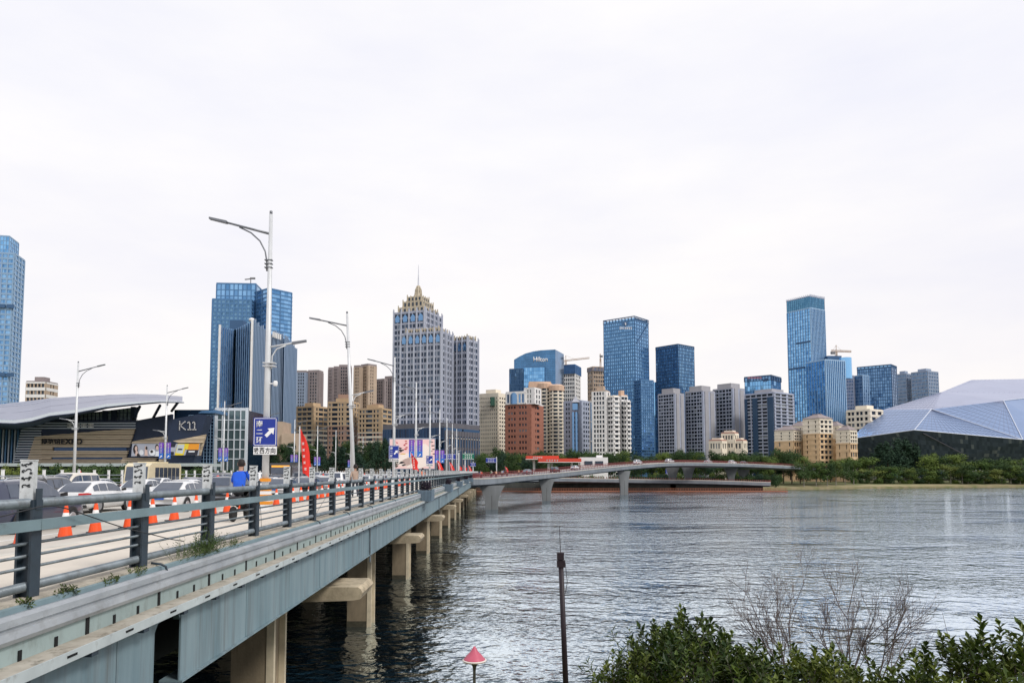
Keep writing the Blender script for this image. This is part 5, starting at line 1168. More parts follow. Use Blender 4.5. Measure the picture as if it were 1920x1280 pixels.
def crown_mesh(seed, kind, nleaf, size):
    """unit-height crown: leaf clumps spread through several uneven lobes, gaps left between them"""
    rr = random.Random(seed); b = MB(); lobes = []
    if kind == 'round':
        for k in range(14): a = rr.uniform(0, 2 * pi); q = rr.uniform(.05, .30); lobes.append((Vector((q * cos(a), q * sin(a), rr.uniform(.26, .86))), rr.uniform(.13, .24), rr.uniform(.10, .17)))
    elif kind == 'tall':
        for k in range(14): a = rr.uniform(0, 2 * pi); z = rr.uniform(.25, .95); q = rr.uniform(.0, .16) * (1.15 - z) * 1.6; lobes.append((Vector((q * cos(a), q * sin(a), z)), rr.uniform(.07, .13) * (1.25 - z * .7), rr.uniform(.10, .16)))
    elif kind == 'bush':
        for k in range(10): a = rr.uniform(0, 2 * pi); q = rr.uniform(.1, .55); lobes.append((Vector((q * cos(a), q * sin(a), rr.uniform(.25, .72))), rr.uniform(.22, .36), rr.uniform(.2, .32)))
    for k in range(nleaf):
        c, rx, rz = lobes[k % len(lobes)]
        d = Vector((rr.gauss(0, 1), rr.gauss(0, 1), rr.gauss(0, 1))).normalized(); q = rr.uniform(.55, 1.08)
        p = c + Vector((d.x * rx * q, d.y * rx * q, d.z * rz * q)); s = size * rr.uniform(.6, 1.35)
        n = (d + Vector((rr.uniform(-.7, .7), rr.uniform(-.7, .7), rr.uniform(-.3, .9)))).normalized(); u = n.orthogonal().normalized(); u.rotate(Matrix.Rotation(rr.uniform(0, 6.28), 3, n)); v = n.cross(u)
        b.quad(p - u * s, p - v * s * .55, p + u * s, p + v * s * .55)
    me = b.build('tmp_crown', LF_MID); d = me.data; bpy.data.objects.remove(me); return d
def trunk_mesh(seed, kind):
    rr = random.Random(seed + 50); b = MB(); top = .7 if kind == 'round' else .85
    b.tube([(0, 0, -.03), (rr.uniform(-.01, .01), rr.uniform(-.01, .01), .25), (rr.uniform(-.02, .02), rr.uniform(-.02, .02), top)], [.024, .017, .005], 6)
    for k in range(6): a = rr.uniform(0, 6.28); z = rr.uniform(.28, .6); q = .22 if kind == 'round' else .09; b.tube([(0, 0, z), (q * .5 * cos(a), q * .5 * sin(a), z + .1), (q * cos(a), q * sin(a), z + .24)], [.011, .007, .003], 4)
    me = b.build('tmp_trunk', M_BARK); d = me.data; bpy.data.objects.remove(me); return d
VAR = {}
for k in range(4): VAR[('round', k)] = (crown_mesh(k, 'round', 2600, .024), trunk_mesh(k, 'round'))
for k in range(3): VAR[('tall', k)] = (crown_mesh(20 + k, 'tall', 2400, .020), trunk_mesh(k, 'tall'))
for k in range(3): VAR[('bush', k)] = (crown_mesh(40 + k, 'bush', 2200, .045), None)
def recol(data, m): d = data.copy(); d.materials.clear(); d.materials.append(m); return d
CACHE = {}
def tree(name, label, loc, h, wd, kind, var, m, group, cat='tree', bark=M_BARK):
    loc = Vector(loc); o = thing(name, label, cat, loc, group); cr_, tk = VAR[(kind, var % (4 if kind == 'round' else 3))]
    key = (kind, var % (4 if kind == 'round' else 3), m.name)
    if key not in CACHE: CACHE[key] = recol(cr_, m)
    c = bpy.data.objects.new('crown', CACHE[key]); COL.objects.link(c); c.parent = o; base_w = {'round': .95, 'tall': .5, 'bush': 1.6}[kind]
    c.scale = (wd / base_w, wd / base_w, h / (1.0 if kind != 'bush' else 1.0)); c.rotation_euler = (0, 0, RNG.uniform(0, 6.28))
    if tk:
        k2 = (kind, var % 3, bark.name)
        if k2 not in CACHE: CACHE[k2] = recol(tk, bark)
        t = bpy.data.objects.new('trunk', CACHE[k2]); COL.objects.link(t); t.parent = o; t.scale = (h * .8, h * .8, h)
    return o
def tree_px(name, label, px, ytop, Y, z0, wpx, kind, var, m, group, cat='tree', bark=M_BARK):
    h = zat(ytop, Y) - z0; return tree(name, label, (xat(px, ytop, Y), Y, z0), h, wpx * Y / F, kind, var, m, group, cat, bark)
rt = random.Random(3)
# dark tall trees left, behind the bridge deck
for i in range(30):
    px = 434 + i * 10.3 + rt.uniform(-4, 4); yt = rt.uniform(824, 846) - (6 if 620 < px < 720 else 0)
    tree_px('poplar_tree', nth(i + 1) + ' dark tree from the left in the row before the ochre blocks', px, yt, 205 + rt.uniform(-14, 20), 6.3, rt.uniform(30, 52), 'tall' if i % 3 else 'round', i, LF_BLUE if i % 3 else LF_DARK, 'dark trees behind the bridge on the left')
# hedge bushes beyond the left railing
for i in range(38):
    px = -20 + i * 12.2 + rt.uniform(-4, 4); Y = 66 + i * 1.9
    yt = rt.uniform(862, 869) if px < 250 else rt.uniform(868, 877)
    tree_px('hedge_bush', nth(i + 1) + ' hedge bush from the left below the exhibition hall', px, yt, Y, 5.4, rt.uniform(44, 62), 'bush', i, LF_OLIVE if (px < 60 or 95 < px < 125 or 280 < px < 330) else LF_DARK, 'hedge along the left edge of the bridge', 'bush')
# row behind the ramp
for i in range(38):
    px = 896 + i * 16.4 + rt.uniform(-5, 5); yt = rt.uniform(837, 851) + (5 if 1180 < px < 1250 else 0)
    tree_px('street_tree', nth(i + 1) + ' tree from the left in the green row behind the ramp', px, yt, 362 + rt.uniform(-8, 26), 2.4, rt.uniform(36, 54), 'round', i, (LF_DARK, LF_MID, LF_BLUE, LF_DARK)[i % 4], 'tree row behind the ramp')
# second row, further back
for i in range(24):
    px = 905 + i * 25 + rt.uniform(-7, 7); yt = rt.uniform(840, 852)
    tree_px('street_tree', nth(i + 1) + ' tree from the left in the rear row at the foot of the towers', px, yt, 402 + rt.uniform(-6, 10), 2.4, rt.uniform(42, 60), 'round', i + 1, (LF_DARK, LF_BLUE)[i % 2], 'rear tree row at the foot of the towers')
# bushes under the ramp
for i in range(14):
    px = 1225 + i * 18 + rt.uniform(-5, 5)
    tree_px('ramp_bush', nth(i + 1) + ' bush from the left under the slip ramp', px, rt.uniform(881, 888), 340 + rt.uniform(-4, 6), 2.2, rt.uniform(18, 30), 'bush', i, LF_OLIVE if i % 3 == 0 else LF_DARK, 'bushes under the ramp', 'bush')
for i in range(26):  # bank greenery, added dark and dense to stand in for the ramp's shade
    px = 905 + i * 21.5 + rt.uniform(-6, 6)
    tree_px('embankment_bush', nth(i + 1) + ' bush from the left on the embankment behind the low ramp', px, rt.uniform(884, 890), 322 + rt.uniform(-4, 5), 1.6, rt.uniform(34, 50), 'bush', i, LF_DARK if i % 4 else LF_BLUE, 'bushes on the embankment', 'bush')
# right bank: park trees
pts = [(1512, 872, 34), (1530, 864, 44), (1556, 858, 46), (1580, 856, 44), (1604, 858, 44), (1628, 852, 40), (1648, 836, 36), (1664, 830, 34), (1682, 826, 36), (1700, 828, 36), (1716, 834, 32), (1738, 848, 40), (1760, 852, 42), (1786, 846, 44), (1812, 856, 40), (1838, 860, 40), (1862, 856, 44), (1890, 858, 42), (1915, 854, 44), (1940, 858, 40)]
for i, (px, yt, wp) in enumerate(pts):
    tall = 1640 < px < 1722
    tree_px('park_tree', nth(i + 1) + ' park tree from the left before the faceted hall', px, yt, 402 + rt.uniform(-5, 8), 2.0, wp * (1.5 if tall else 1.5), 'tall' if tall else 'round', i, LF_BLUE if tall else (LF_DARK, LF_MID)[i % 2], 'park trees on the right bank')
for i in range(24):
    px = 1508 + i * 18.2 + rt.uniform(-6, 6); yt = rt.uniform(866, 880) if px > 1610 else rt.uniform(855, 866)
    tree_px('bank_tree', nth(i + 1) + ' low tree from the left in the front row on the right bank', px, yt, (344 + (px - 1516) * .28 if px < 1600 else 384 + (px - 1600) * .03) + rt.uniform(-2, 3), 1.3, rt.uniform(40, 58), 'round', i, (LF_DARK, LF_MID, LF_DARK, LF_OLIVE)[i % 4], 'front row of trees on the right bank', bark=M_BARKW)
for i in range(15):
    px = 1600 + i * 23 + rt.uniform(-8, 8)
    tree_px('bank_shrub', nth(i + 1) + ' low shrub from the left along the right bank', px, rt.uniform(891, 896), 382 + (px - 1600) * .04, 1.5, rt.uniform(20, 30), 'bush', i, (LF_MID, LF_DARK)[i % 2], 'low shrubs along the right bank', 'shrub')
# ------------------------------------------------------------------ lamps, signs, banners, flags, cones, planters
M_LAMP = mat('lamp_white_steel', (.62, .64, .66), .4, .2, var=.06); M_LAMPD = mat('lamp_grey_steel', (.16, .17, .19), .4, .4, var=.1)
M_OR = mat('orange_band', (.80, .30, .02), .5, var=.05)
def lamp_proto(right=1):
    r = thing('street_lamp', '', 'lamp'); k = right            # main arm points to -x when right = 1
    def bb(name, fn, m, smooth=True): b = MB(); fn(b); return b.build(name, m, r, smooth=smooth, local=True)
    bb('pole', lambda b: b.tube([(0, 0, 0), (0, 0, 5.8), (0, 0, 11.9)], [.145, .115, .07], 12), M_LAMP)
    bb('pole_top', lambda b: b.tube([(0, 0, 11.9), (0, 0, 12.03)], .06, 8), M_LAMPD)
    bb('main_arm', lambda b: b.tube([(0, 0, 11.1), (-k * 2.0, 0, 11.63)], [.05, .04], 8), M_LAMPD)
    h = bb('lamp_head', lambda b: b.hexa([(-k * 2.45 - .0, -.10, 11.70), (-k * 1.75, -.10, 11.52), (-k * 1.75, .10, 11.52), (-k * 2.45, .10, 11.70), (-k * 2.45, -.08, 11.78), (-k * 1.75, -.07, 11.63), (-k * 1.75, .07, 11.63), (-k * 2.45, .08, 11.78)]), M_LAMPD, False)
    bb('arm_brace', lambda b: b.tube([(-k * .12, 0, 9.6), (-k * .13, 0, 10.0), (-k * .20, 0, 10.4), (-k * .42, 0, 10.82), (-k * .78, 0, 11.15), (-k * 1.25, 0, 11.38)], .03, 8), M_LAMPD)
    for z in (9.72, 9.87, 10.02): bb('collar', lambda b: b.box(-k * .2 if k > 0 else -.1, .1 if k > 0 else .2, -.09, .09, z, z + .035), M_LAMPD, False)
    bb('small_arm', lambda b: b.tube([(0, 0, 6.55), (k * 1.35, 0, 6.78)], .035, 8), M_LAMP)
    bb('small_head', lambda b: b.hexa([(k * .95, -.08, 6.66), (k * 1.5, -.08, 6.76), (k * 1.5, .08, 6.76), (k * .95, .08, 6.66), (k * .95, -.06, 6.76), (k * 1.5, -.06, 6.84), (k * 1.5, .06, 6.84), (k * .95, .06, 6.76)]), M_LAMPD, False)
    bb('small_brace', lambda b: b.tube([(k * .15, 0, 5.7), (k * .17, 0, 6.2), (k * .34, 0, 6.48), (k * .7, 0, 6.62)], .028, 8), M_LAMP)
    for z in (5.78, 5.9): bb('collar', lambda b: b.box(min(-.16, k * .3) if k < 0 else -.16, max(.16, k * .3), -.16, .16, z, z + .035), M_LAMP, False)
    bb('base', lambda b: b.hexa([(-.27, -.27, 0), (.27, -.27, 0), (.27, .27, 0), (-.27, .27, 0), (-.16, -.16, 1.15), (.16, -.16, 1.15), (.16, .16, 1.15), (-.16, .16, 1.15)]), M_WHITE, False)
    return r
lp = lamp_proto(1); ll = lamp_proto(-1)
LAMPS = []
names_r = ['tallest street lamp with blue direction sign before the ribbed tower', 'leaning street lamp second along the near side of the bridge', 'third street lamp on the near side, beside a blue direction sign', 'fourth street lamp on the near side, with purple banners over the pink screen', 'fifth street lamp on the near side of the bridge', 'sixth street lamp on the near side with a banner pair', 'seventh street lamp on the near side of the bridge', 'eighth street lamp on the near side, far along the bridge', 'ninth street lamp on the near side, farthest along the bridge']
LATR = 8.9
for k in range(9):
    o = lp if k == 0 else copy_tree(lp); o.location = (-LATR, 28.9 + 18.5 * k, road_z(LATR)); tag(o, names_r[k], 'lamp', 'street lamps along the bridge'); LAMPS.append(o)
LAMPS[1].rotation_euler = (0, radians(-3.0), 0)
LAMPL = []
for k in range(9):
    o = ll if k == 0 else copy_tree(ll); o.location = (-38.1, 67.3 + 18.5 * k, road_z(38)); tag(o, nth(k + 1) + ' street lamp from the left on the far side of the bridge', 'lamp', 'street lamps along the far side of the bridge'); LAMPL.append(o)
# orange warning bands and camera on the first lamp
b = MB(); z0_ = road_z(LATR)
for z in (.92, 1.28, .40, .66): s = .27 - .11 * min(z, 1.15) / 1.15 + .012; b.box(-LATR - s, -LATR + s, 28.9 - s, 28.9 + s, z0_ + z, z0_ + z + .12)
b.build('warning_band', M_OR, LAMPS[0])
b = MB(); b.tube([(-LATR, 28.9, z0_ + 5.1), (-LATR + .3, 28.8, z0_ + 5.1)], .03, 6); b.lathe([(.07, 0), (.09, .06), (.09, .16), (.05, .2)], (-LATR + .36, 28.75, z0_ + 5.0), 10); b.build('security_camera', M_WHITE, LAMPS[0])
# direction signs
M_SBLUE = mat('sign_blue', (.012, .035, .30), .35, var=.04); M_SGREEN = mat('sign_green', (.01, .16, .10), .35, var=.04); M_SWH = mat('sign_white', (.85, .86, .87), .4, var=.02)
def dirsign(label, cx, cy0, cy1, cy2, wpx, Y, detail=True):
    p = at(cx, cy1, Y); s = thing('direction_sign', label, 'sign', p, 'blue direction signs on the bridge'); sc = Y / F; w2 = wpx * sc / 2
    z1, z0_, zp = zat(cy0, Y), zat(cy1, Y), zat(cy2, Y); x0, x1 = p.x - w2, p.x + w2; yy = Y - .2
    b = MB(); b.box(x0, x1, yy, yy + .04, z0_, z1); b.build('board', M_SBLUE, s, bevel=0)
    b = MB(); t = .022 * w2 * 2; i_ = .03 * w2 * 2
    for (a, c, d, e) in ((x0 + i_, x1 - i_, z1 - i_ - t, z1 - i_), (x0 + i_, x1 - i_, z0_ + i_, z0_ + i_ + t), (x0 + i_, x0 + i_ + t, z0_ + i_, z1 - i_), (x1 - i_ - t, x1 - i_, z0_ + i_, z1 - i_)): b.box(a, c, yy - .006, yy - .001, d, e)
    b.build('border', M_SWH, s)
    W, H = x1 - x0, z1 - z0_
    for i, ch in enumerate('南二环'):
        text(s, 'character', ch, (x0 + W * .12, yy, z1 - H * (.34 + .29 * i) + (H * .05 if ch == '二' else 0)), (1, 0, 0), (0, 0, 1), W * .27, H * (.23 if ch != '二' else .15), M_SWH, .006, .012)
    b = MB(); o = Vector((x0 + W * .53, yy - .008, z0_ + H * .34)); d = Vector((.36 * W, 0, .30 * H)); n = Vector((-d.z, 0, d.x)).normalized(); L = d.length; u = d.normalized(); th = .07 * W
    b.extr([o + n * th, o - n * th, o + u * (L * .55) - n * th, o + u * (L * .55) - n * (th * 2.6), o + u * L, o + u * (L * .55) + n * (th * 2.6), o + u * (L * .55) + n * th], (0, .006, 0)); b.build('arrow', M_SWH, s)
    b = MB(); b.box(x0 + W * .02, x1 - W * .0, yy, yy + .04, zp, z0_ - .02 * H); b.build('lower_plate', M_SWH, s)
    ph = z0_ - .02 * H - zp
    for i, ch in enumerate('铁西方向'): text(s, 'plate_character', ch, (x0 + W * (.05 + .235 * i), yy, zp + ph * .12), (1, 0, 0), (0, 0, 1), W * .2, ph * .76, M_SIGNK, .006, .012)
    b = MB(); b.box(p.x - .2, p.x + .2, yy + .05, yy + .1, z0_ + H * .2, z0_ + H * .28); b.box(p.x - .2, p.x + .2, yy + .05, yy + .1, z0_ + H * .7, z0_ + H * .78); b.build('bracket', M_LAMPD, s)
dirsign('big blue sign with white arrow on the tallest lamp', 499.5, 783, 836, 852, 44, 28.75)
dirsign('middle-sized blue arrow sign before the pink screen', 739, 835, 859.5, 865, 19, 62.5); dirsign('smallest blue arrow sign at the right corner of the pink screen', 805.5, 854, 869, 874, 12.5, 98)
for cx, cy, Y in ((739, 863, 62.6), (805.5, 872, 98.1)):
    p = at(cx, cy, Y); b = MB(); b.tube([(p.x, p.y, road_z(9)), (p.x, p.y, p.z + 1.0)], .05, 8); tag(b.build('sign_post', M_LAMP), 'slim post under the %s blue arrow sign' % ('middle-sized' if cx < 760 else 'smallest'), 'post')
# gantry guide signs
def gantry(label, x0, x1, y0, y1, Y, m, px_post):
    p, q = at(x0, y0, Y), at(x1, y1, Y); s = thing('guide_sign', label, 'sign', (xat(px_post, y1, Y), Y, 6)); b = MB(); b.box(p.x, q.x, p.y, p.y + .15, q.z, p.z); b.build('board', m, s)
    b = MB(); w_, h = q.x - p.x, p.z - q.z
    b.box(p.x + w_ * .02, q.x - w_ * .02, p.y - .01, p.y - .004, p.z - h * .1, p.z - h * .05); b.box(p.x + w_ * .02, q.x - w_ * .02, p.y - .01, p.y - .004, q.z + h * .05, q.z + h * .1)
    for j in range(2):
        for i in range(4): x = p.x + w_ * (.2 + .17 * i); z = q.z + h * (.22 + .36 * j); b.box(x, x + w_ * .11, p.y - .01, p.y - .004, z, z + h * .05); b.box(x, x + w_ * .11, p.y - .01, p.y - .004, z + h * .12, z + h * .17); b.box(x + w_ * .04, x + w_ * .06, p.y - .01, p.y - .004, z, z + h * .2)
    b.build('sign_print', M_SWH, s)
    xx = xat(px_post, y1, Y); b = MB(); b.tube([(xx, Y + .3, 6), (xx, Y + .3, p.z + .3)], .14, 8); zc = (p.z + q.z) / 2
    for dz in (-.5, .5): b.tube([(xx, Y + .3, zc + dz), ((p.x + q.x) / 2, Y + .3, zc + dz)], .06, 6)
    b.build('gantry_post', M_LAMP, s)
gantry('blue overhead guide sign before the dark podium', 832, 854, 850.5, 861.5, 170, M_SBLUE, 860); gantry('green overhead guide sign right of the blue one', 867, 889, 849.5, 861, 185, M_SGREEN, 872)
gantry('blue guide sign standing before the tree row', 911, 930, 858, 867, 200, M_SBLUE, 931); gantry('small blue sign at the far end of the bridge', 882, 892, 867, 874, 210, M_SBLUE, 887); gantry('small blue sign seen under the slip ramp', 1248, 1256, 879, 888, 325, M_SBLUE, 1252)
# banner pairs: purple above, blue below
M_BP = mat('banner_purple', (.20, .08, .50), .5, var=.06); M_BB = mat('banner_blue', (.03, .16, .60), .5, var=.06); M_BV = mat('banner_violet', (.10, .10, .52), .5, var=.06)
def banner_pair(lamp, label, z0_, z1, wd=.52, gap=.16):
    x, y, zb = lamp.location
    for sgn, side in ((-1, 'left'), (1, 'right')):
        o = thing('banner', side + ' ' + label, 'banner', (x, y, zb + z0_), 'purple and blue lamp banners'); b = MB(); xa, xb = sorted((x + sgn * gap, x + sgn * (gap + wd)))
        n = 6
        for k in range(n):
            za, zc = zb + z0_ + (z1 - z0_) * k / n, zb + z0_ + (z1 - z0_) * (k + 1) / n; b.quad((xa, y - .1 + .02 * (k % 2), za), (xb, y - .1 + .02 * ((k + 1) % 2), za), (xb, y - .1 + .02 * (k % 2), zc), (xa, y - .1 + .02 * ((k + 1) % 2), zc), 0 if k >= 4 else (1 if k >= 2 else 2))
        b.build('cloth', [M_BP, M_BV, M_BB], o)
        b = MB(); b.tube([(x, y - .1, zb + z1), (x + sgn * (gap + wd), y - .1, zb + z1)], .025, 6); b.tube([(x, y - .1, zb + z0_), (x + sgn * (gap + wd), y - .1, zb + z0_)], .025, 6); b.build('crossbar', M_LAMPD, o)
        b = MB(); cx = (xa + xb) / 2
        for k in range(7): z = zb + z0_ + (z1 - z0_) * (.34 + .09 * k); b.box(cx - .06, cx + .06, y - .15, y - .135, z, z + .03); b.box(cx - .015, cx + .015, y - .15, y - .135, z - .02, z + .09); b.box(cx - .08, cx + .08, y - .15, y - .135, z + .06, z + .08)
        b.extr([(cx - .18, y - .14, zb + z0_ + .08), (cx + .16, y - .14, zb + z0_ + .28), (cx + .05, y - .14, zb + z0_ + .42)], (0, -.01, 0)); b.build('banner_print', M_SWH, o)
for k in (1, 2, 4, 5, 7, 8): banner_pair(LAMPL[k], 'banner on the %s lamp from the left, far side of the bridge' % nth(k + 1), 3.5 - (.05 * k), 5.4 - .05 * k)
banner_pair(LAMPS[3], 'banner on the fourth near-side lamp before the pink screen', 3.3, 5.3, .62); banner_pair(LAMPS[5], 'banner on the sixth near-side lamp', 3.1, 5.2, .62)
# red flags
M_FLAG = mat('flag_red', (.72, .03, .02), .6, var=.06, scale=2)
def flag(label, px, y0, y1, Y, wpx, seed, drop=True):
    p0, p1 = at(px, y0, Y), at(px, y1, Y); o = thing('red_flag', label, 'flag', (p0.x, Y, road_z(9)), 'red flags along the bridge'); h = p0.z - p1.z; wd = wpx * Y / F
    b = MB(); b.tube([(p0.x, Y, road_z(9)), (p0.x, Y, p0.z + h * .05)], .03, 6); b.build('flag_pole', M_LAMP, o)
    b = MB(); nu, nv = 10, 14; g = []
    rr = random.Random(seed); ph = rr.uniform(0, 6)
    for j in range(nv + 1):
        v = j / nv; row = []
        width = wd * (.30 + .55 * min(1, v * 2.2) + .12 * sin(v * 7 + ph))
        for i in range(nu + 1):
            u = i / nu; row.append(Vector((p0.x + .03 + u * width + .30 * v * wd, Y + .16 * wd * sin(u * 5 + v * 4 + ph) * u, p0.z - v * h - .16 * h * u * (1 - .6 * v) + .03 * h * sin(u * 6 + ph) * v)))
        g.append(row)
    for j in range(nv):
        for i in range(nu): b.quad(g[j + 1][i], g[j + 1][i + 1], g[j][i + 1], g[j][i])
    cl_ = b.build('cloth', M_FLAG, o, smooth=True)
    b = MB()
    for j in (4, 6, 8, 10, 12):
        c = (g[j][2] + g[j][5]) / 2; s = wd * .11
        for dx, dz, w_, hh in ((-1, .6, 2, .3), (-.9, -.2, 1.8, .3), (-.2, -1, .35, 2.0), (-1, -1.0, 2, .25)): b.box(c.x + dx * s, c.x + (dx + w_) * s, c.y - .1 * wd - .03, c.y - .1 * wd - .02, c.z + dz * s, c.z + (dz + hh) * s)
    b.build('flag_print', M_SWH, cl_)
flag('largest red flag, tall and drooping beside the tall lamp', 562, 803, 889, 34, 20, 1); flag('second red flag, before the pink screen', 770, 848, 880, 80, 13, 2); flag('third red flag, right of the pink screen', 819, 862, 880, 118, 10, 3)
flag('fourth red flag along the bridge, left of the guide signs', 842.5, 866, 880.5, 148, 8, 4); flag('fifth red flag along the bridge', 858.5, 868.5, 881, 176, 7, 5); flag('sixth red flag along the bridge', 869, 871, 882, 200, 6, 6); flag('seventh red flag at the far end of the bridge', 878, 872, 883, 225, 6, 7)
flag('small red flag by the far tree row', 947, 874, 884, 240, 6, 8); flag('small red flag on the left railing below the hall', 148, 879, 892, 70, 6, 9)
# traffic cones
M_CONE = mat('cone_orange', (.85, .09, .015), .45, var=.05); M_CONEW = mat('cone_white_sleeve', (.80, .80, .80), .4, var=.04); M_RUB = mat('black_rubber', (.02, .02, .022), .7, var=.2)
cone = thing('traffic_cone', '', 'cone')
b = MB(); b.lathe([(.045, .885), (.05, .90), (.028, .92)][:0] + [(.19, .03), (.135, .34)], (0, 0, 0), 16); b.build('body', M_CONE, cone, smooth=False, local=True); b = MB(); b.lathe([(.075, .70), (.04, .92), (.03, .925)], (0, 0, 0), 16); b.build('tip', M_CONE, cone, smooth=False, local=True)
b = MB(); b.lathe([(.137, .335), (.117, .46), (.097, .58), (.076, .705)], (0, 0, 0), 16); b.build('white_sleeve', M_CONEW, cone, smooth=False, local=True)
b = MB(); b.lathe([(.114, .505), (.106, .55)], (0, 0, 0), 16); b.build('orange_ring', M_CONE, cone, local=True)
b = MB(); b.prism([(-.24, -.24), (.24, -.24), (.24, .24), (-.24, .24)], 0, .035); b.build('base', M_RUB, cone, local=True)
rc = random.Random(5)
CL = 12.1
for k in range(48):
    o = cone if k == 0 else copy_tree(cone); y = 19.05 + 1.85 * k + rc.uniform(-.12, .12); o.location = (-CL + rc.uniform(-.06, .06), y, road_z(CL)); o.rotation_euler = (0, 0, rc.uniform(-.6, .6))
    tag(o, nth(k + 1) + ' orange and white traffic cone from the left in the line beside the lanes', 'cone', 'traffic cones lining the roadway')
# small red bollard markers among the cars
bol = thing('marker_post', '', 'marker'); b = MB(); b.lathe([(.16, 0), (.16, .9), (.12, 1.0), (.05, 1.04)], (0, 0, 0), 12); b.build('drum', mat('marker_red', (.65, .05, .04), .5), bol, smooth=True, local=True); b = MB(); b.lathe([(.165, .45), (.165, .6)], (0, 0, 0), 12); b.build('reflective_band', M_CONEW, bol, local=True)
for k, px in enumerate((410, 493, 518, 607, 640, 684)):
    o = bol if k == 0 else copy_tree(bol); lat = 25 + (k % 2); Y = F * lat / (CX - px); o.location = (-lat, Y, road_z(lat) + .55); tag(o, nth(k + 1) + ' red marker drum from the left on the median', 'marker', 'red marker drums on the median')
# planter boxes hung outside the railing
M_PLB = mat('planter_slate', (.14, .20, .26), .6, var=.15, scale=3); LF_PURP = leafmat('foliage_purple', (.010, .008, .016), (.03, .02, .035))
for k, Y in enumerate((47.5, 70.5, 93, 117, 140)):
    o = thing('planter_box', nth(k + 1) + ' slatted planter box from the left hung outside the railing', 'planter', (-4.5, Y, CAMZ - 1.9), 'planter boxes outside the railing')
    x0, x1, z0_, z1 = -4.88, -3.98, CAMZ - 1.86, CAMZ - 1.17; b = MB(); b.box(x0 + .04, x1 - .04, Y + .04, Y + 2.2, z0_, z1 - .08); b.build('trough', M_UNDER, o)
    for i in range(10): xa = x0 + (x1 - x0) * i / 10; b = MB(); b.box(xa + .008, xa + .08, Y - .01, Y + .03, z0_ - .02, z1 - .015 * (i % 2)); b.build('slat', M_PLB, o)
    for i in range(22): ya = Y + 2.2 * i / 22; b = MB(); b.box(x1 - .03, x1 + .01, ya + .01, ya + .092, z0_ - .02, z1 - .015 * (i % 2)); b.build('slat', M_PLB, o)
    c = bpy.data.objects.new('plants', recol(VAR[('bush', k % 3)][0], LF_PURP)); COL.objects.link(c); c.parent = o; c.location = (.06, 1.05, .48); c.scale = (.50, 1.0, .95)
# ------------------------------------------------------------------ vehicles
M_CGL = mat('car_glass', (.10, .12, .16), .06, .55, var=.1, spec=.8); M_TYRE = mat('tyre', (.015, .015, .016), .85, var=.2); M_RIMM = mat('rim_alloy', (.45, .46, .48), .35, .7, var=.1)
M_TAIL = mat('tail_red', (.45, .02, .02), .2, var=.1); M_HEADL = mat('head_lens', (.75, .78, .80), .12, .2, var=.05); M_PLATE = mat('plate_blue', (.02, .10, .45), .4); M_TRIM = mat('car_trim', (.02, .02, .022), .6, var=.1); M_CHR = mat('car_chrome', (.6, .62, .65), .2, .9, var=.05)
def paint(n, c): return mat('car_paint_' + n, c, .28, .15, var=.03, coat=.8)
PAINTS = dict(white=paint('white', (.72, .73, .74)), silver=paint('silver', (.42, .44, .47)), grey=paint('grey', (.17, .18, .20)), navy=paint('navy', (.035, .045, .085)), black=paint('black', (.015, .016, .018)), blue=paint('blue', (.04, .10, .28)), red=paint('red', (.35, .02, .02)), pearl=paint('pearl', (.66, .62, .54)))
SPEC = dict(
    sedan=dict(L=4.65, W=1.82, belt=[(-2.32, .62), (-2.25, .92), (-1.6, .98), (-.9, .95), (.9, .93), (1.3, .90), (2.0, .80), (2.25, .66), (2.32, .5)], roof=[(-1.75, 0), (-1.0, .42), (-.75, .49), (.1, .52), (.45, .48), (1.3, 0)], H=1.45),
    suv=dict(L=4.6, W=1.88, belt=[(-2.30, .6), (-2.26, 1.0), (-1.9, 1.06), (-.9, 1.06), (.9, 1.04), (1.25, 1.02), (2.0, .93), (2.24, .76), (2.3, .55)], roof=[(-2.22, 0), (-1.95, .48), (-1.7, .57), (-.2, .62), (.3, .57), (1.2, 0)], H=1.66),
    hatch=dict(L=4.5, W=1.84, belt=[(-2.25, .6), (-2.2, .94), (-1.8, 1.0), (-.9, .97), (.9, .95), (1.25, .92), (1.95, .84), (2.18, .7), (2.25, .5)], roof=[(-2.12, 0), (-1.35, .40), (-.9, .49), (0, .52), (.4, .48), (1.25, 0)], H=1.47),
    van=dict(L=4.75, W=1.82, belt=[(-2.37, .6), (-2.34, 1.05), (-1.9, 1.08), (-.9, 1.08), (1.2, 1.06), (1.7, 1.02), (2.2, .86), (2.33, .7), (2.37, .5)], roof=[(-2.34, 0), (-2.2, .68), (-2.0, .78), (.4, .80), (.8, .72), (1.75, 0)], H=1.86))
def lerp_tab(tab, x):
    if x <= tab[0][0]: return tab[0][1]
    for (a, u), (b_, v) in zip(tab, tab[1:]):
        if x <= b_: return u + (v - u) * (x - a) / (b_ - a)
    return tab[-1][1]
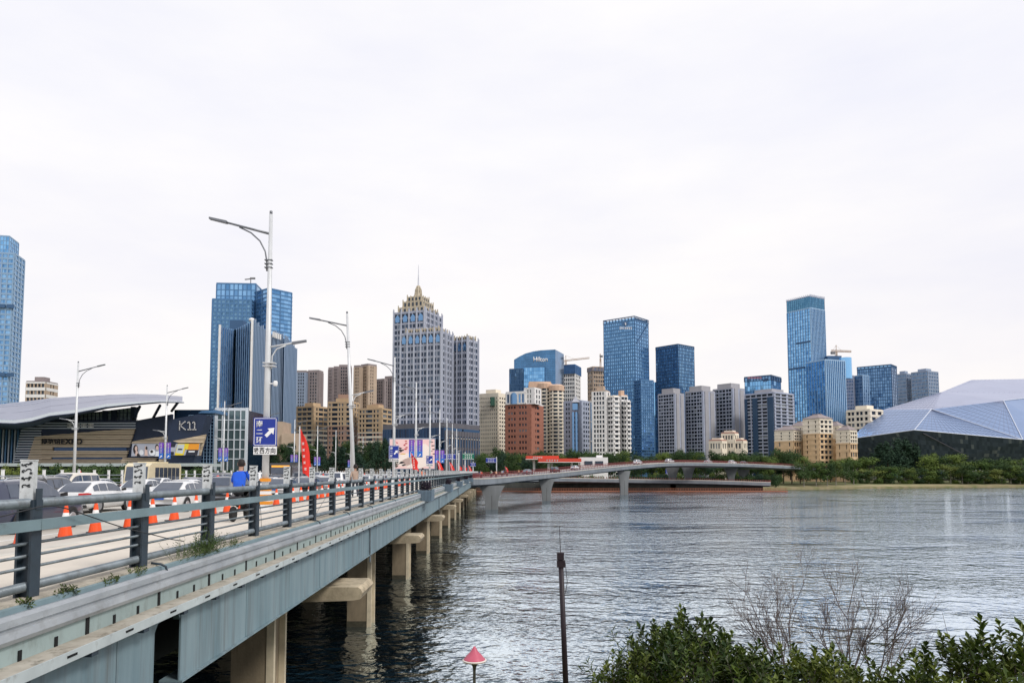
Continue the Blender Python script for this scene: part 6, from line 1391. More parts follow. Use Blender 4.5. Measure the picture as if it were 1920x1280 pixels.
def car_proto(kind):
    S = SPEC[kind]; L, W = S['L'], S['W']; r = thing('car', '', 'car'); B = S['belt']; Rf = S['roof']
    ys = sorted(set([-L / 2 + L * k / 26 for k in range(27)] + [p[0] for p in B])); b = MB(); rings = []
    hw = lambda y: W / 2 * (1 - .16 * abs(2 * y / L) ** 5)
    for y in ys:
        w_ = hw(y); zt = lerp_tab(B, y); e = abs(2 * y / L); zb = .20 + .10 * max(0, e - .8) * 5
        if zt < zb + .2: zt = zb + .2
        half = [(w_ * .80, zb), (w_ * .97, zb + .10), (w_, zb + (zt - zb) * .45), (w_ * .985, zb + (zt - zb) * .75), (w_ * .94, zt - .03), (w_ * .86, zt), (w_ * .4, zt + .015)]
        rings.append([Vector((x, y, z)) for x, z in half] + [Vector((-x, y, z)) for x, z in reversed(half)])
    n = len(rings[0]); i0 = 0
    for ring in rings: b.v += ring
    for k in range(len(rings) - 1):
        for q in range(n): b.f.append((k * n + q, k * n + (q + 1) % n, (k + 1) * n + (q + 1) % n, (k + 1) * n + q)); b.m.append(0)
    b.f.append(tuple(range(n))); b.m.append(0); b.f.append(tuple(reversed(range((len(rings) - 1) * n, len(rings) * n)))); b.m.append(0)
    b.build('body', PAINTS['white'], r, smooth=True, local=True); b = MB()
    # cabin
    gy = sorted(set([Rf[0][0] + (Rf[-1][0] - Rf[0][0]) * k / 22 for k in range(23)] + [p[0] for p in Rf])); base = len(b.v); m = 0
    def sec(y, h):
        w_ = hw(y); zt = lerp_tab(B, y) - .02; t = min(1, h / .5); wr = w_ * (.88 - .18 * t)
        return [(w_ * .88, zt), (w_ * .88 + (wr - w_ * .88) * .5, zt + h * .5), (wr, zt + h * .88), (wr * .85, zt + h * .98), (wr * .4, zt + h * 1.02)]
    for y in gy:
        h = max(.001, lerp_tab(Rf, y)); half = sec(y, h); ring = [Vector((x, y, z)) for x, z in half] + [Vector((-x, y, z)) for x, z in reversed(half)]; m = len(ring); b.v += ring
    for k in range(len(gy) - 1):
        for q in range(m - 1): b.f.append((base + k * m + q, base + k * m + q + 1, base + (k + 1) * m + q + 1, base + (k + 1) * m + q)); b.m.append(0)
    b.build('cabin', PAINTS['white'], r, smooth=True, local=True)
    # side glass: two panes and quarter light per side
    roofpk = [p for p in Rf]; y_r, y_f = Rf[0][0], Rf[-1][0]
    spans = [(y_r + .55, y_r + 1.0), (y_r + 1.06, (y_r + y_f) / 2 + .05), ((y_r + y_f) / 2 + .12, y_f - .42)] if kind != 'van' else [(y_r + .35, y_r + 1.3), (y_r + 1.38, (y_r + y_f) / 2 + .35), ((y_r + y_f) / 2 + .43, y_f - .45)]
    for sx in (1, -1):
        for ya, yb in spans:
            g = MB(); nn = 5
            for k in range(nn):
                y0, y1 = ya + (yb - ya) * k / nn, ya + (yb - ya) * (k + 1) / nn; q = []
                for y, t in ((y0, .10), (y1, .10), (y1, .80), (y0, .80)):
                    h = max(.02, lerp_tab(Rf, y)); s_ = sec(y, h); zt = s_[0][1]; x = s_[0][0] + (s_[2][0] - s_[0][0]) * t / .88
                    q.append(Vector((sx * (x + .012), y, zt + h * t + .01)))
                g.quad(*(q if sx > 0 else q[::-1]))
            g.build('side_window', M_CGL, r, local=True)
    def slope_glass(name, y0, y1, inset):       # rear window or windscreen laid on the sloping cabin end
        g = MB(); nn = 4
        for k in range(nn):
            ya, yb = y0 + (y1 - y0) * k / nn, y0 + (y1 - y0) * (k + 1) / nn; q = []
            for y in (ya, yb):
                h = max(.01, lerp_tab(Rf, y)); zt = lerp_tab(B, y) - .02; w_ = sec(y, h)[3][0] * inset; q.append((w_, y, zt + h * 1.02 + .018))
            (wa, a, za), (wb, c, zc) = q; d = .012 * (-1 if y1 > y0 else 1)
            pts = [(-wa, a + d, za), (wa, a + d, za), (wb, c + d, zc), (-wb, c + d, zc)]
            g.quad(*(pts if y1 > y0 else pts[::-1]))
        g.build(name, M_CGL, r, local=True)
    yr_top = Rf[1][0] if kind != 'van' else Rf[1][0]; slope_glass('rear_window', y_r + .05, yr_top + .02, .94); slope_glass('windscreen', y_f - .06, Rf[-2][0] + .02, .94)
    for wx in (1, -1):
        for wy in (-L * .29, L * .30):
            wl = MB(); wl.lathe([(.18, -.10), (.31, -.11), (.335, -.08), (.335, .08), (.31, .11), (.18, .10)], (wx * (W / 2 - .10), wy, .335), 18, axis='x'); t_ = wl.build('wheel', M_TYRE, r, smooth=False, local=True)
            rm_ = MB(); rm_.lathe([(.02, -.01), (.19, -.012), (.20, .0), (.19, .012), (.02, .01)], (wx * (W / 2 + .005), wy, .335), 14, axis='x'); rm_.build('rim', M_RIMM, t_, local=True)
            a_ = MB(); a_.lathe([(.36, -.012), (.385, .0), (.36, .012)], (wx * (W / 2 - .006), wy, .345), 18, axis='x'); a_.build('wheel_arch', M_TRIM, r, local=True)
    zb_ = lerp_tab(B, -L / 2 + .08)
    for sx in (1, -1):
        q = MB(); q.hexa([(sx * W * .24, -L / 2 - .015, zb_ - .16), (sx * W * .455, -L / 2 + .05, zb_ - .16), (sx * W * .47, -L / 2 + .3, zb_ - .14), (sx * W * .24, -L / 2 + .1, zb_ - .14), (sx * W * .24, -L / 2 - .0, zb_ - .02), (sx * W * .45, -L / 2 + .06, zb_ - .0), (sx * W * .468, -L / 2 + .32, zb_ - .03), (sx * W * .24, -L / 2 + .1, zb_ - .02)][:8]); q.build('tail_light', M_TAIL, r, local=True)
        q = MB(); q.hexa([(sx * W * .26, L / 2 - .14, .62), (sx * W * .44, L / 2 - .24, .62), (sx * W * .47, L / 2 - .6, .64), (sx * W * .26, L / 2 - .2, .64), (sx * W * .26, L / 2 - .15, .74), (sx * W * .44, L / 2 - .24, .76), (sx * W * .47, L / 2 - .6, .78), (sx * W * .26, L / 2 - .2, .76)]); q.build('headlight', M_HEADL, r, local=True)
        q = MB(); q.hexa([(sx * (W / 2 - .02), y_f - .55, lerp_tab(B, y_f - .5) + .03), (sx * (W / 2 + .16), y_f - .52, lerp_tab(B, y_f - .5) + .05), (sx * (W / 2 + .16), y_f - .42, lerp_tab(B, y_f - .5) + .05), (sx * (W / 2 - .02), y_f - .42, lerp_tab(B, y_f - .5) + .03), (sx * (W / 2 - .02), y_f - .55, lerp_tab(B, y_f - .5) + .14), (sx * (W / 2 + .15), y_f - .52, lerp_tab(B, y_f - .5) + .17), (sx * (W / 2 + .15), y_f - .42, lerp_tab(B, y_f - .5) + .17), (sx * (W / 2 - .02), y_f - .42, lerp_tab(B, y_f - .5) + .14)]); q.build('wing_mirror', M_TRIM, r, local=True)
    q = MB(); q.box(-W * .42, W * .42, -L / 2 - .03, -L / 2 + .12, .26, .40); q.build('rear_bumper_trim', M_TRIM, r, local=True); q = MB(); q.box(-W * .40, W * .40, L / 2 - .12, L / 2 + .02, .26, .44); q.build('front_grille', M_TRIM, r, local=True)
    q = MB(); q.box(-.22, .22, -L / 2 - .035, -L / 2 + .05, .60 if kind == 'sedan' else .66, .74 if kind == 'sedan' else .80); q.build('rear_plate', M_PLATE, r, local=True); q = MB(); q.box(-.22, .22, L / 2 - .05, L / 2 + .03, .46, .60); q.build('front_plate', M_PLATE, r, local=True)
    if kind == 'suv':
        for sx in (1, -1): q = MB(); q.tube([(sx * .62, -1.75, 1.60), (sx * .62, -1.6, 1.70), (sx * .62, .1, 1.74), (sx * .62, .35, 1.64)], .02, 6); q.build('roof_rail', M_CHR, r, local=True)
    return r
PROTO = {k: car_proto(k) for k in SPEC}; USED = set(); BODY = {}
def car(kind, col, lat, Y, label, away=True, dx=0, group='cars queuing on the bridge'):
    o = PROTO[kind] if kind not in USED else copy_tree(PROTO[kind]); USED.add(kind)
    o.location = (-lat + dx, Y, road_z(lat)); o.rotation_euler = (0, 0, (0 if away else pi) + RNG.uniform(-.02, .02)); tag(o, label, 'car', group)
    for pn in ('body', 'cabin'):
        bd = [c for c in o.children if c.name.startswith(pn)][0]
        if (kind, col, pn) not in BODY: BODY[(kind, col, pn)] = recol(bd.data, PAINTS[col])
        bd.data = BODY[(kind, col, pn)]
    return o
car('suv', 'navy', 15.3, 24.0, 'dark navy sport utility car at the left edge behind the first plaque')
car('hatch', 'white', 19.2, 35.8, 'white crossover with sloping rear window left of the second railing post')
car('suv', 'black', 22.6, 38.0, 'black sport utility car between the white crossover and the cream van')
car('van', 'pearl', 27.0, 47.5, 'cream minivan with roof rails behind the black car', away=False)
car('sedan', 'white', 22.6, 47.5, 'white car facing the camera left of the second plaque', away=False)
car('sedan', 'white', 15.4, 36.6, 'white sedan right of the second plaque, rear window wide')
car('sedan', 'silver', 30.6, 57, 'silver sedan on the far lanes behind the facing white car', away=False)
car('sedan', 'white', 19.0, 46.0, 'white sedan just left of the third plaque')
car('suv', 'grey', 15.6, 44.5, 'grey sport utility car behind the third plaque beside the rider')
kinds = ['sedan', 'hatch', 'suv', 'sedan', 'hatch', 'van', 'sedan']; cols = ['white', 'white', 'silver', 'white', 'white', 'grey', 'white', 'black', 'white', 'silver', 'white', 'blue', 'white', 'navy']
n = 0
for lat, y0, away, lane in ((15.4, 54.5, True, 'nearest'), (19.0, 56.0, True, 'second'), (22.6, 57.5, True, 'third'), (27.0, 60, False, 'fourth'), (30.6, 82, False, 'fifth')):
    y = y0; i = 0
    while y < 165:
        k, c = kinds[(n * 3 + i) % 7], cols[(n * 5 + i * 2 + n // 3) % 14]
        car(k, c, lat, y, '%s %s %s from the left in the queue of the %s lane' % (nth(i + 1), {'pearl': 'cream'}.get(c, c), {'sedan': 'sedan', 'suv': 'sport utility car', 'hatch': 'hatchback', 'van': 'minivan'}[k], lane), away, RNG.uniform(-.25, .25)); y += RNG.uniform(5.9, 7.4); i += 1; n += 1
# cars on the ramp
for k, (px, Y, c, kd) in enumerate(((990, 202, 'grey', 'sedan'), (1040, 219, 'black', 'suv'), (1085, 235, 'white', 'sedan'), (1178, 270, 'white', 'van'), (1234, 290, 'white', 'suv'), (1300, 306, 'silver', 'sedan'), (1385, 322, 'white', 'suv'), (1405, 326, 'black', 'sedan'))):
    best = min(path, key=lambda p: abs(p.y - Y)); i = path.index(best); d = (path[min(i + 1, len(path) - 1)] - path[max(i - 1, 0)]); d.z = 0; d.normalize(); s = Vector((-d.y, d.x, 0))
    o = car(kd, c, 15, Y, '%s car from the left driving up the slip ramp, %s' % (nth(k + 1), c), group='cars on the slip ramp'); o.location = best + s * (3.2 if k % 2 else 5.2); o.rotation_euler = (0, 0, atan2(-d.x, d.y))
# coach and bus
def bus(name, label, lat, Y, L, W, H, m, away, stripe):
    r = thing(name, label, 'bus', (-lat, Y, road_z(lat))); b = MB()
    prof = [(-L / 2, .35), (-L / 2 - .02, H - .25), (-L / 2 + .2, H), (L / 2 - .7, H), (L / 2 - .25, H - .25), (L / 2, 1.1), (L / 2, .35)]
    b.extr([(-W / 2, y, z) for y, z in prof], (W, 0, 0)); b.build('body', m, r, local=True)
    for sx in (1, -1):
        x = sx * (W / 2 + .008)
        for k in range(6):
            y0 = -L / 2 + .4 + (L - 1.6) * k / 6; y1 = y0 + (L - 1.6) / 6 - .09; q = MB(); q.box(min(x, x - sx * .02), max(x, x - sx * .02), y0, y1, 1.2, H - .38); q.build('side_window', M_CGL, r, local=True)
        for wy in (-L * .28, L * .32): q = MB(); q.lathe([(.2, -.12), (.40, -.13), (.42, 0), (.40, .13), (.2, .12)], (sx * (W / 2 - .1), wy, .42), 16, axis='x'); q.build('wheel', M_TYRE, r, local=True)
    q = MB(); q.hexa([(-W * .45, L / 2 - .03 + .04, 1.15), (W * .45, L / 2 - .03 + .04, 1.15), (W * .45, L / 2 - .1, 1.15), (-W * .45, L / 2 - .1, 1.15), (-W * .43, L / 2 - .25 + .06, H - .32), (W * .43, L / 2 - .25 + .06, H - .32), (W * .43, L / 2 - .4, H - .32), (-W * .43, L / 2 - .4, H - .32)]); q.build('windscreen', M_CGL, r, local=True)
    q = MB(); q.box(-W * .42, W * .42, -L / 2 - .04, -L / 2, 1.3, H - .5); q.build('rear_window', M_CGL, r, local=True)
    q = MB(); q.box(-W * .4, W * .4, -L / 2 - .05, -L / 2 - .0, H - .46, H - .26); q.build('route_display', stripe, r, local=True)
    for sx in (1, -1):
        q = MB(); q.box(sx * W * .36 - .1, sx * W * .36 + .1, -L / 2 - .04, -L / 2, .7, 1.0); q.build('tail_light', M_TAIL, r, local=True); q = MB(); q.box(sx * W * .36 - .12, sx * W * .36 + .12, L / 2 - .02, L / 2 + .03, .65, .85); q.build('headlight', M_HEADL, r, local=True)
    q = MB(); q.box(-W * .4, W * .4, -L * .15, L * .2, H, H + .14); q.build('roof_unit', m, r, local=True)
    r.rotation_euler = (0, 0, 0 if away else pi)
M_BUSC = mat('coach_cream', (.66, .58, .40), .35, var=.05, coat=.4)
bus('coach', 'cream minibus facing the camera behind the second plaque', 30.5, 66.5, 6.6, 2.1, 2.68, M_BUSC, False, M_OR)
bus('city_bus', 'dark bus with amber route display beside the big red flag', 22.8, 84, 9.5, 2.4, 2.85, PAINTS['black'], True, mat('amber_display', (.8, .35, .05), .4, emit=.6))
# ------------------------------------------------------------------ people
M_SKIN = mat('skin_tone', (.42, .25, .18), .6, var=.06); M_HAIR = mat('hair_black', (.012, .010, .010), .6, var=.3, scale=40); M_SHOE = mat('shoe_dark', (.03, .03, .035), .7)
def figure(label, loc, rotz, joints, edges, mats, group=None, head=(0, 0, 1.6), face=1):
    """one continuous body grown over a posed skeleton; edges carry the clothing of their limb"""
    r = thing('person', label, 'person', loc, group); me = bpy.data.meshes.new('skel'); names = list(joints)
    me.from_pydata([joints[n][0] for n in names], [(names.index(a), names.index(c)) for a, c, _ in edges], []); o = bpy.data.objects.new('body', me); COL.objects.link(o)
    sk = o.modifiers.new('skin', 'SKIN'); o.modifiers.new('sub', 'SUBSURF').levels = 1
    for i, n in enumerate(names): rr = joints[n][1]; me.skin_vertices[0].data[i].radius = rr if isinstance(rr, tuple) else (rr, rr); me.skin_vertices[0].data[i].use_root = (n == 'pelvis')
    dg = bpy.context.evaluated_depsgraph_get(); nm = bpy.data.meshes.new_from_object(o.evaluated_get(dg)); o.modifiers.clear(); o.data = nm; nm.materials.clear()
    ml = []
    for _, _, m in edges:
        if m not in ml: ml.append(m)
    for m in ml: nm.materials.append(mats[m])
    for p in nm.polygons:
        c = p.center; best = None
        for a, d, m in edges:
            A, D = Vector(joints[a][0]), Vector(joints[d][0]); t = max(0, min(1, (c - A).dot(D - A) / max(1e-6, (D - A).length_squared))); q = (c - A.lerp(D, t)).length
            if best is None or q < best[0]: best = (q, m)
        p.material_index = ml.index(best[1]); p.use_smooth = True
    o.parent = r; h = Vector(head)
    b = MB(); f = face
    for k in range(1): b.lathe([(.03, .135), (.075, .115), (.098, .06), (.103, .0), (.096, -.06), (.07, -.09)], h + Vector((0, -.018 * f, .02)), 14)
    b.build('hair', M_HAIR, r, smooth=True, local=True)
    b = MB(); b.hexa([h + Vector((-.014, .085 * f, -.04)), h + Vector((.014, .085 * f, -.04)), h + Vector((.010, .125 * f, -.035)), h + Vector((-.010, .125 * f, -.035)), h + Vector((-.008, .088 * f, .02)), h + Vector((.008, .088 * f, .02)), h + Vector((.006, .10 * f, .015)), h + Vector((-.006, .10 * f, .015))]); b.build('nose', M_SKIN, r, local=True)
    for sx in (1, -1):
        b = MB(); b.hexa([h + Vector((sx * .088, -.015, -.045)), h + Vector((sx * .108, -.015, -.04)), h + Vector((sx * .108, .02, -.04)), h + Vector((sx * .088, .02, -.045)), h + Vector((sx * .09, -.02, .03)), h + Vector((sx * .115, -.02, .035)), h + Vector((sx * .113, .018, .035)), h + Vector((sx * .09, .02, .03))]); b.build('ear', M_SKIN, r, local=True)
        b = MB(); b.box(h.x + sx * .035 - .013, h.x + sx * .035 + .013, min(h.y + .088 * f, h.y + .098 * f), max(h.y + .088 * f, h.y + .098 * f), h.z + .005, h.z + .018); b.build('eye', M_HAIR, r, local=True)
    r.rotation_euler = (0, 0, rotz); return r
def hand(J, E, n, wrist, d, sx, grip=0.0):     # palm and five unequal fingers
    w_ = Vector(wrist); d = Vector(d).normalized(); s = Vector((sx, 0, 0)); s = (s - d * s.dot(d)).normalized(); u = d.cross(s)
    J[n + 'palm'] = (tuple(w_ + d * .075), (.040, .022)); E.append((n + 'wr', n + 'palm', 'skin'))
    for i, (off, ln) in enumerate(((-.030, .060), (-.010, .075), (.012, .070), (.032, .055))):
        a = w_ + d * .11 + s * off; e = a + d * ln * .6 + Vector((0, 0, -1)) * (.02 + grip * .03); J[n + 'f%d' % i] = (tuple(a), .011); J[n + 'g%d' % i] = (tuple(e), .008); E += [(n + 'palm', n + 'f%d' % i, 'skin'), (n + 'f%d' % i, n + 'g%d' % i, 'skin')]
    J[n + 't'] = (tuple(w_ + d * .06 - s * .055 + Vector((0, 0, -.01))), .011); E.append((n + 'palm', n + 't', 'skin'))
# rider in blue, seen from behind, on an electric scooter
def rider():
    J = dict(pelvis=((0, -.12, .86), (.17, .14)), waist=((0, -.08, 1.02), (.155, .12)), chest=((0, .0, 1.22), (.19, .13)), neckb=((0, .05, 1.40), (.085, .075)), neck=((0, .07, 1.47), .055), head=((0, .10, 1.58), (.095, .105)), headt=((0, .10, 1.66), (.085, .095)),
             ls=((-.17, .02, 1.33), .075), rs=((.17, .02, 1.33), .075), le=((-.27, .17, 1.12), .05), re=((.27, .17, 1.12), .05), lwr=((-.24, .40, 1.02), .032), rwr=((.24, .40, 1.02), .032),
             lh=((-.10, -.10, .82), .10), rh=((.10, -.10, .82), .10), lk=((-.15, .30, .74), .070), rk=((.15, .30, .74), .070), la=((-.13, .26, .36), .042), ra=((.13, .26, .36), .042), lt=((-.13, .42, .33), .04), rt=((.13, .42, .33), .04))
    E = [('pelvis', 'waist', 'shirt'), ('waist', 'chest', 'shirt'), ('chest', 'neckb', 'shirt'), ('neckb', 'neck', 'skin'), ('neck', 'head', 'skin'), ('head', 'headt', 'skin'), ('chest', 'ls', 'shirt'), ('chest', 'rs', 'shirt'), ('ls', 'le', 'shirt'), ('rs', 're', 'shirt'), ('le', 'lwr', 'skin'), ('re', 'rwr', 'skin'),
         ('pelvis', 'lh', 'trousers'), ('pelvis', 'rh', 'trousers'), ('lh', 'lk', 'trousers'), ('rh', 'rk', 'trousers'), ('lk', 'la', 'trousers'), ('rk', 'ra', 'trousers'), ('la', 'lt', 'shoe'), ('ra', 'rt', 'shoe')]
    hand(J, E, 'l', J['lwr'][0], (.1, .9, -.1), 1, 1); hand(J, E, 'r', J['rwr'][0], (-.1, .9, -.1), -1, 1)
    return J, E
J, E = rider(); RX, RY = -7.3, F * 7.3 / (CX - 452)
figure('person in a blue shirt riding away on an electric scooter', (RX, RY, DECK), radians(4), J, E, dict(skin=M_SKIN, shirt=mat('shirt_blue', (.015, .10, .62), .8, var=.12, scale=8, bump=.2), trousers=mat('trousers_black', (.015, .016, .02), .8), shoe=M_SHOE), head=(0, .10, 1.62), face=1)
sc_ = thing('electric_scooter', 'small electric scooter under the rider in blue', 'scooter', (RX, RY, DECK)); M_SCB = mat('scooter_black', (.02, .02, .022), .4, var=.2)
b = MB(); b.hexa([(-.12, -.55, .45), (.12, -.55, .45), (.12, .15, .45), (-.12, .15, .45), (-.14, -.6, .70), (.14, -.6, .70), (.13, .12, .72), (-.13, .12, .72)]); b.build('seat_body', M_SCB, sc_, local=True, bevel=.03)
b = MB(); b.box(-.13, .13, .1, .55, .26, .33); b.build('footboard', M_SCB, sc_, local=True); b = MB(); b.hexa([(-.16, .52, .30), (.16, .52, .30), (.14, .58, .30), (-.14, .58, .30), (-.13, .42, .92), (.13, .42, .92), (.12, .48, .92), (-.12, .48, .92)]); b.build('front_shield', M_SCB, sc_, local=True)
b = MB(); b.tube([(-.32, .44, 1.0), (-.1, .46, 1.02), (.1, .46, 1.02), (.32, .44, 1.0)], .02, 8); b.tube([(0, .46, 1.02), (0, .62, .25)], .03, 8); b.build('handlebar', M_LAMPD, sc_, local=True)
for wy in (-.52, .66): b = MB(); b.lathe([(.12, -.04), (.20, -.05), (.22, 0), (.20, .05), (.12, .04)], (0, wy, .22), 16, axis='x'); b.build('wheel', M_TYRE, sc_, local=True)
for sx in (-.36, .36): b = MB(); b.tube([(sx * .8, .46, 1.0), (sx, .44, 1.16)], .008, 6); b.lathe([(.01, -.01), (.05, -.01), (.05, .01), (.01, .01)], (sx, .44, 1.18), 10, axis='z'); b.build('mirror', M_LAMPD, sc_, local=True)
b = MB(); b.box(-.06, .06, -.64, -.60, .55, .62); b.build('tail_light', M_TAIL, sc_, local=True)
def walker(stride=.18, swing=.2):
    J = dict(pelvis=((0, 0, .93), (.155, .12)), waist=((0, 0, 1.08), (.14, .105)), chest=((0, .01, 1.27), (.175, .115)), neckb=((0, .01, 1.42), (.075, .07)), neck=((0, .02, 1.49), .052), head=((0, .03, 1.60), (.09, .10)), headt=((0, .03, 1.68), (.08, .09)),
             ls=((-.18, 0, 1.37), .065), rs=((.18, 0, 1.37), .065), le=((-.24, -swing * .4, 1.12), .045), re=((.24, swing * .3, 1.12), .045), lwr=((-.25, -swing * .1, .88), .03), rwr=((.25, swing * .9, .90), .03),
             lh=((-.09, 0, .88), .085), rh=((.09, 0, .88), .085), lk=((-.10, stride * .7, .48), .058), rk=((.10, -stride * .2, .48), .058), la=((-.10, stride, .09), .038), ra=((.10, -stride * 1.2, .12), .038), lt=((-.10, stride + .15, .04), .035), rt=((.10, -stride * 1.2 + .14, .05), .035))
    E = [('pelvis', 'waist', 'shirt'), ('waist', 'chest', 'shirt'), ('chest', 'neckb', 'shirt'), ('neckb', 'neck', 'skin'), ('neck', 'head', 'skin'), ('head', 'headt', 'skin'), ('chest', 'ls', 'shirt'), ('chest', 'rs', 'shirt'), ('ls', 'le', 'shirt'), ('rs', 're', 'shirt'), ('le', 'lwr', 'skin'), ('re', 'rwr', 'skin'),
         ('pelvis', 'lh', 'trousers'), ('pelvis', 'rh', 'trousers'), ('lh', 'lk', 'trousers'), ('rh', 'rk', 'trousers'), ('lk', 'la', 'trousers'), ('rk', 'ra', 'trousers'), ('la', 'lt', 'shoe'), ('ra', 'rt', 'shoe')]
    hand(J, E, 'l', J['lwr'][0], (0, .1, -1), 1); hand(J, E, 'r', J['rwr'][0], (0, .2, -1), -1)
    return J, E
def wk(label, px, lat, shirt, trous, rot, group=None, s=.18, Y=None):
    J, E = walker(s); Y = Y or F * lat / (CX - px)
    return figure(label, (-lat, Y, road_z(lat)), rot, J, E, dict(skin=M_SKIN, shirt=shirt, trousers=trous, shoe=M_SHOE), group, head=(0, .03, 1.64))
T_DK = mat('trousers_dark', (.03, .035, .05), .8)
wk('person in a beige shirt walking along the railing', 667, 7.2, mat('shirt_beige', (.40, .30, .24), .8, var=.1), T_DK, pi * .1)
wk('person in an orange vest far along the cycle path', 793, 7.2, mat('vest_orange', (.75, .16, .03), .7), T_DK, .2, s=.1)
# people on the far end of the bridge near the ramp
SH = [mat('shirt_%d' % i, c, .8) for i, c in enumerate(((.6, .1, .08), (.5, .5, .5), (.08, .12, .3), (.7, .35, .2), (.1, .2, .12), (.65, .6, .55)))]
for i in range(10):
    px = 897 + i * 8.5; p = at(px, 892, 166 + i * 1.5)
    o = wk('%s distant person from the left at the foot of the slip ramp' % nth(i + 1), px, 6, SH[i % 6], T_DK, i * 1.3, 'people at the foot of the slip ramp', .1, Y=166)
    best = min(path, key=lambda q: abs(q.y - (158 + i * 3.4))); o.location = best + Vector((-1.6 - (i % 3) * 1.2, 1.5 + (i % 2), .02))
# ------------------------------------------------------------------ foreground: weeds, cable, mast, garden lamp, shrubs
LF_SHR = leafmat('shrub_leaf', (.012, .034, .007), (.085, .12, .018), .4); LF_SHR2 = leafmat('shrub_leaf_young', (.05, .09, .014), (.19, .22, .04), .45); LF_WIL = leafmat('narrow_leaf', (.03, .06, .02), (.10, .14, .045), .55); M_TWIG = mat('twig_brown', (.12, .095, .09), .85, var=.35, scale=20)
def leaf(b, p, d, n, ln, wd, mi=0):
    d = d.normalized(); s = d.cross(n).normalized(); n = s.cross(d)
    a, m_, t = p, p + d * ln * .5, p + d * ln - n * ln * .12
    b.poly([a, m_ + s * wd + n * wd * .35, t], mi); b.poly([a, t, m_ - s * wd + n * wd * .35], mi)
def twig(b, st, p, d, ln, nl, ll, lw, rr, mi=0, droop=0.0, r0=.0035):
    """a leafy shoot: thin stem with leaves in alternating whorls, denser towards the tip"""
    pts = [p]; q = p.copy(); dd = d.normalized()
    for k in range(4): dd = (dd + Vector((rr.uniform(-.18, .18), rr.uniform(-.18, .18), rr.uniform(-.05, .12) - droop))).normalized(); q = q + dd * ln / 4; pts.append(q.copy())
    st.tube(pts, [r0, r0 * .8, r0 * .65, r0 * .5, r0 * .3], 4, 0, False)
    for k in range(nl):
        t = (.15 + .85 * (k / max(1, nl - 1)) ** .7) * 4; i = min(3, int(t)); c = pts[i].lerp(pts[i + 1], t - i); ax = (pts[i + 1] - pts[i]).normalized(); u = ax.orthogonal().normalized(); u.rotate(Matrix.Rotation(k * 2.4 + rr.uniform(-.4, .4), 3, ax))
        up = .55 + .5 * (k / nl); ld = (u + ax * up + Vector((0, 0, .15 - droop * 2.5))); leaf(b, c, ld, (ax * .8 + Vector((0, 0, .6)) - u * .2), ll * rr.uniform(.7, 1.2), lw * rr.uniform(.8, 1.2), mi if rr.random() < .78 else 1)
def shrub(name, label, prof, Yr, n, ll, lw, nl, seed, mats, ground, lnr=(.14, .26), droop=0, dens=1.0):
    """prof: skyline of the shrub as photo pixels; shoots fill the volume under it between two depths"""
    rr = random.Random(seed); x0, x1 = prof[0][0], prof[-1][0]; Ym = sum(Yr) / 2; base = at((x0 + x1) / 2, 1200, Ym); base.z = ground
    r = thing(name, label, 'shrub', base); b = MB(); st = MB()
    for k in range(n):
        px = rr.uniform(x0, x1); top = lerp_tab(prof, px); Y = rr.uniform(*Yr); edge = rr.random() < .38
        py = top + (abs(rr.gauss(0, 14)) if edge else rr.uniform(10, 140)) + 60
        p = at(px, py, Ym); p.y = Y; p = Vector((p.x, Y, p.z - abs(Y - Ym) * .12)); d = Vector((rr.uniform(-.9, .9), rr.uniform(-.8, .5), rr.uniform(.25, 1.2)))
        long_ = edge and rr.random() < .45; twig(b, st, p - d.normalized() * .12, d if not long_ else Vector((d.x * .6, d.y * .5, 1.1)), rr.uniform(*lnr) * (1.55 if long_ else 1), nl + (5 if long_ else 0), ll * rr.choice((.75, 1, 1, 1.2)), lw, rr, 1 if rr.random() < .2 else 0, droop)
    for k in range(8):
        px = x0 + (x1 - x0) * (k + .5) / 8 + rr.uniform(-8, 8); top = at(px, lerp_tab(prof, px) + 75, Ym); g = Vector((base.x + (top.x - base.x) * .35, Ym + rr.uniform(-.2, .2), ground - .05)); m_ = g.lerp(top, .5) + Vector((rr.uniform(-.1, .1), rr.uniform(-.1, .1), 0)); st.tube([g, m_, top], [.016, .011, .005], 5)
    b.build('leaves', mats, r, kind='stuff'); st.build('branches', M_TWIG, r, kind='stuff'); return r
shrub('evergreen_shrub', 'dense evergreen shrub at the bottom right of the river view, left of the bare twigs', [(1200, 1205), (1218, 1172), (1250, 1152), (1285, 1152), (1320, 1156), (1360, 1162), (1385, 1180), (1410, 1196), (1440, 1222), (1470, 1232)], (5.9, 7.3), 560, .074, .018, 13, 1, [LF_SHR, LF_SHR2], 5.2)
shrub('evergreen_shrub', 'low leafy shrub below the bare twigs at the bottom edge', [(1380, 1236), (1430, 1222), (1480, 1240), (1505, 1205), (1520, 1178), (1535, 1186), (1560, 1215), (1600, 1222), (1635, 1246), (1690, 1290)], (5.6, 6.9), 420, .072, .0175, 13, 2, [LF_SHR, LF_SHR2], 5.2)
shrub('evergreen_shrub', 'glossy leafed shrub at the bottom right corner', [(1672, 1275), (1705, 1240), (1730, 1226), (1760, 1238), (1790, 1226), (1805, 1188), (1830, 1208), (1855, 1186), (1885, 1160), (1915, 1170), (1960, 1180)], (5.0, 5.7), 270, .074, .018, 13, 3, [LF_SHR, LF_SHR2], 5.4)
shrub('evergreen_shrub', 'yellowish leafy shrub in front of the narrow-leaved bush', [(1105, 1262), (1130, 1238), (1160, 1226), (1200, 1212), (1240, 1210), (1260, 1220)], (6.0, 6.9), 230, .066, .016, 13, 4, [LF_SHR2, LF_SHR], 5.2)
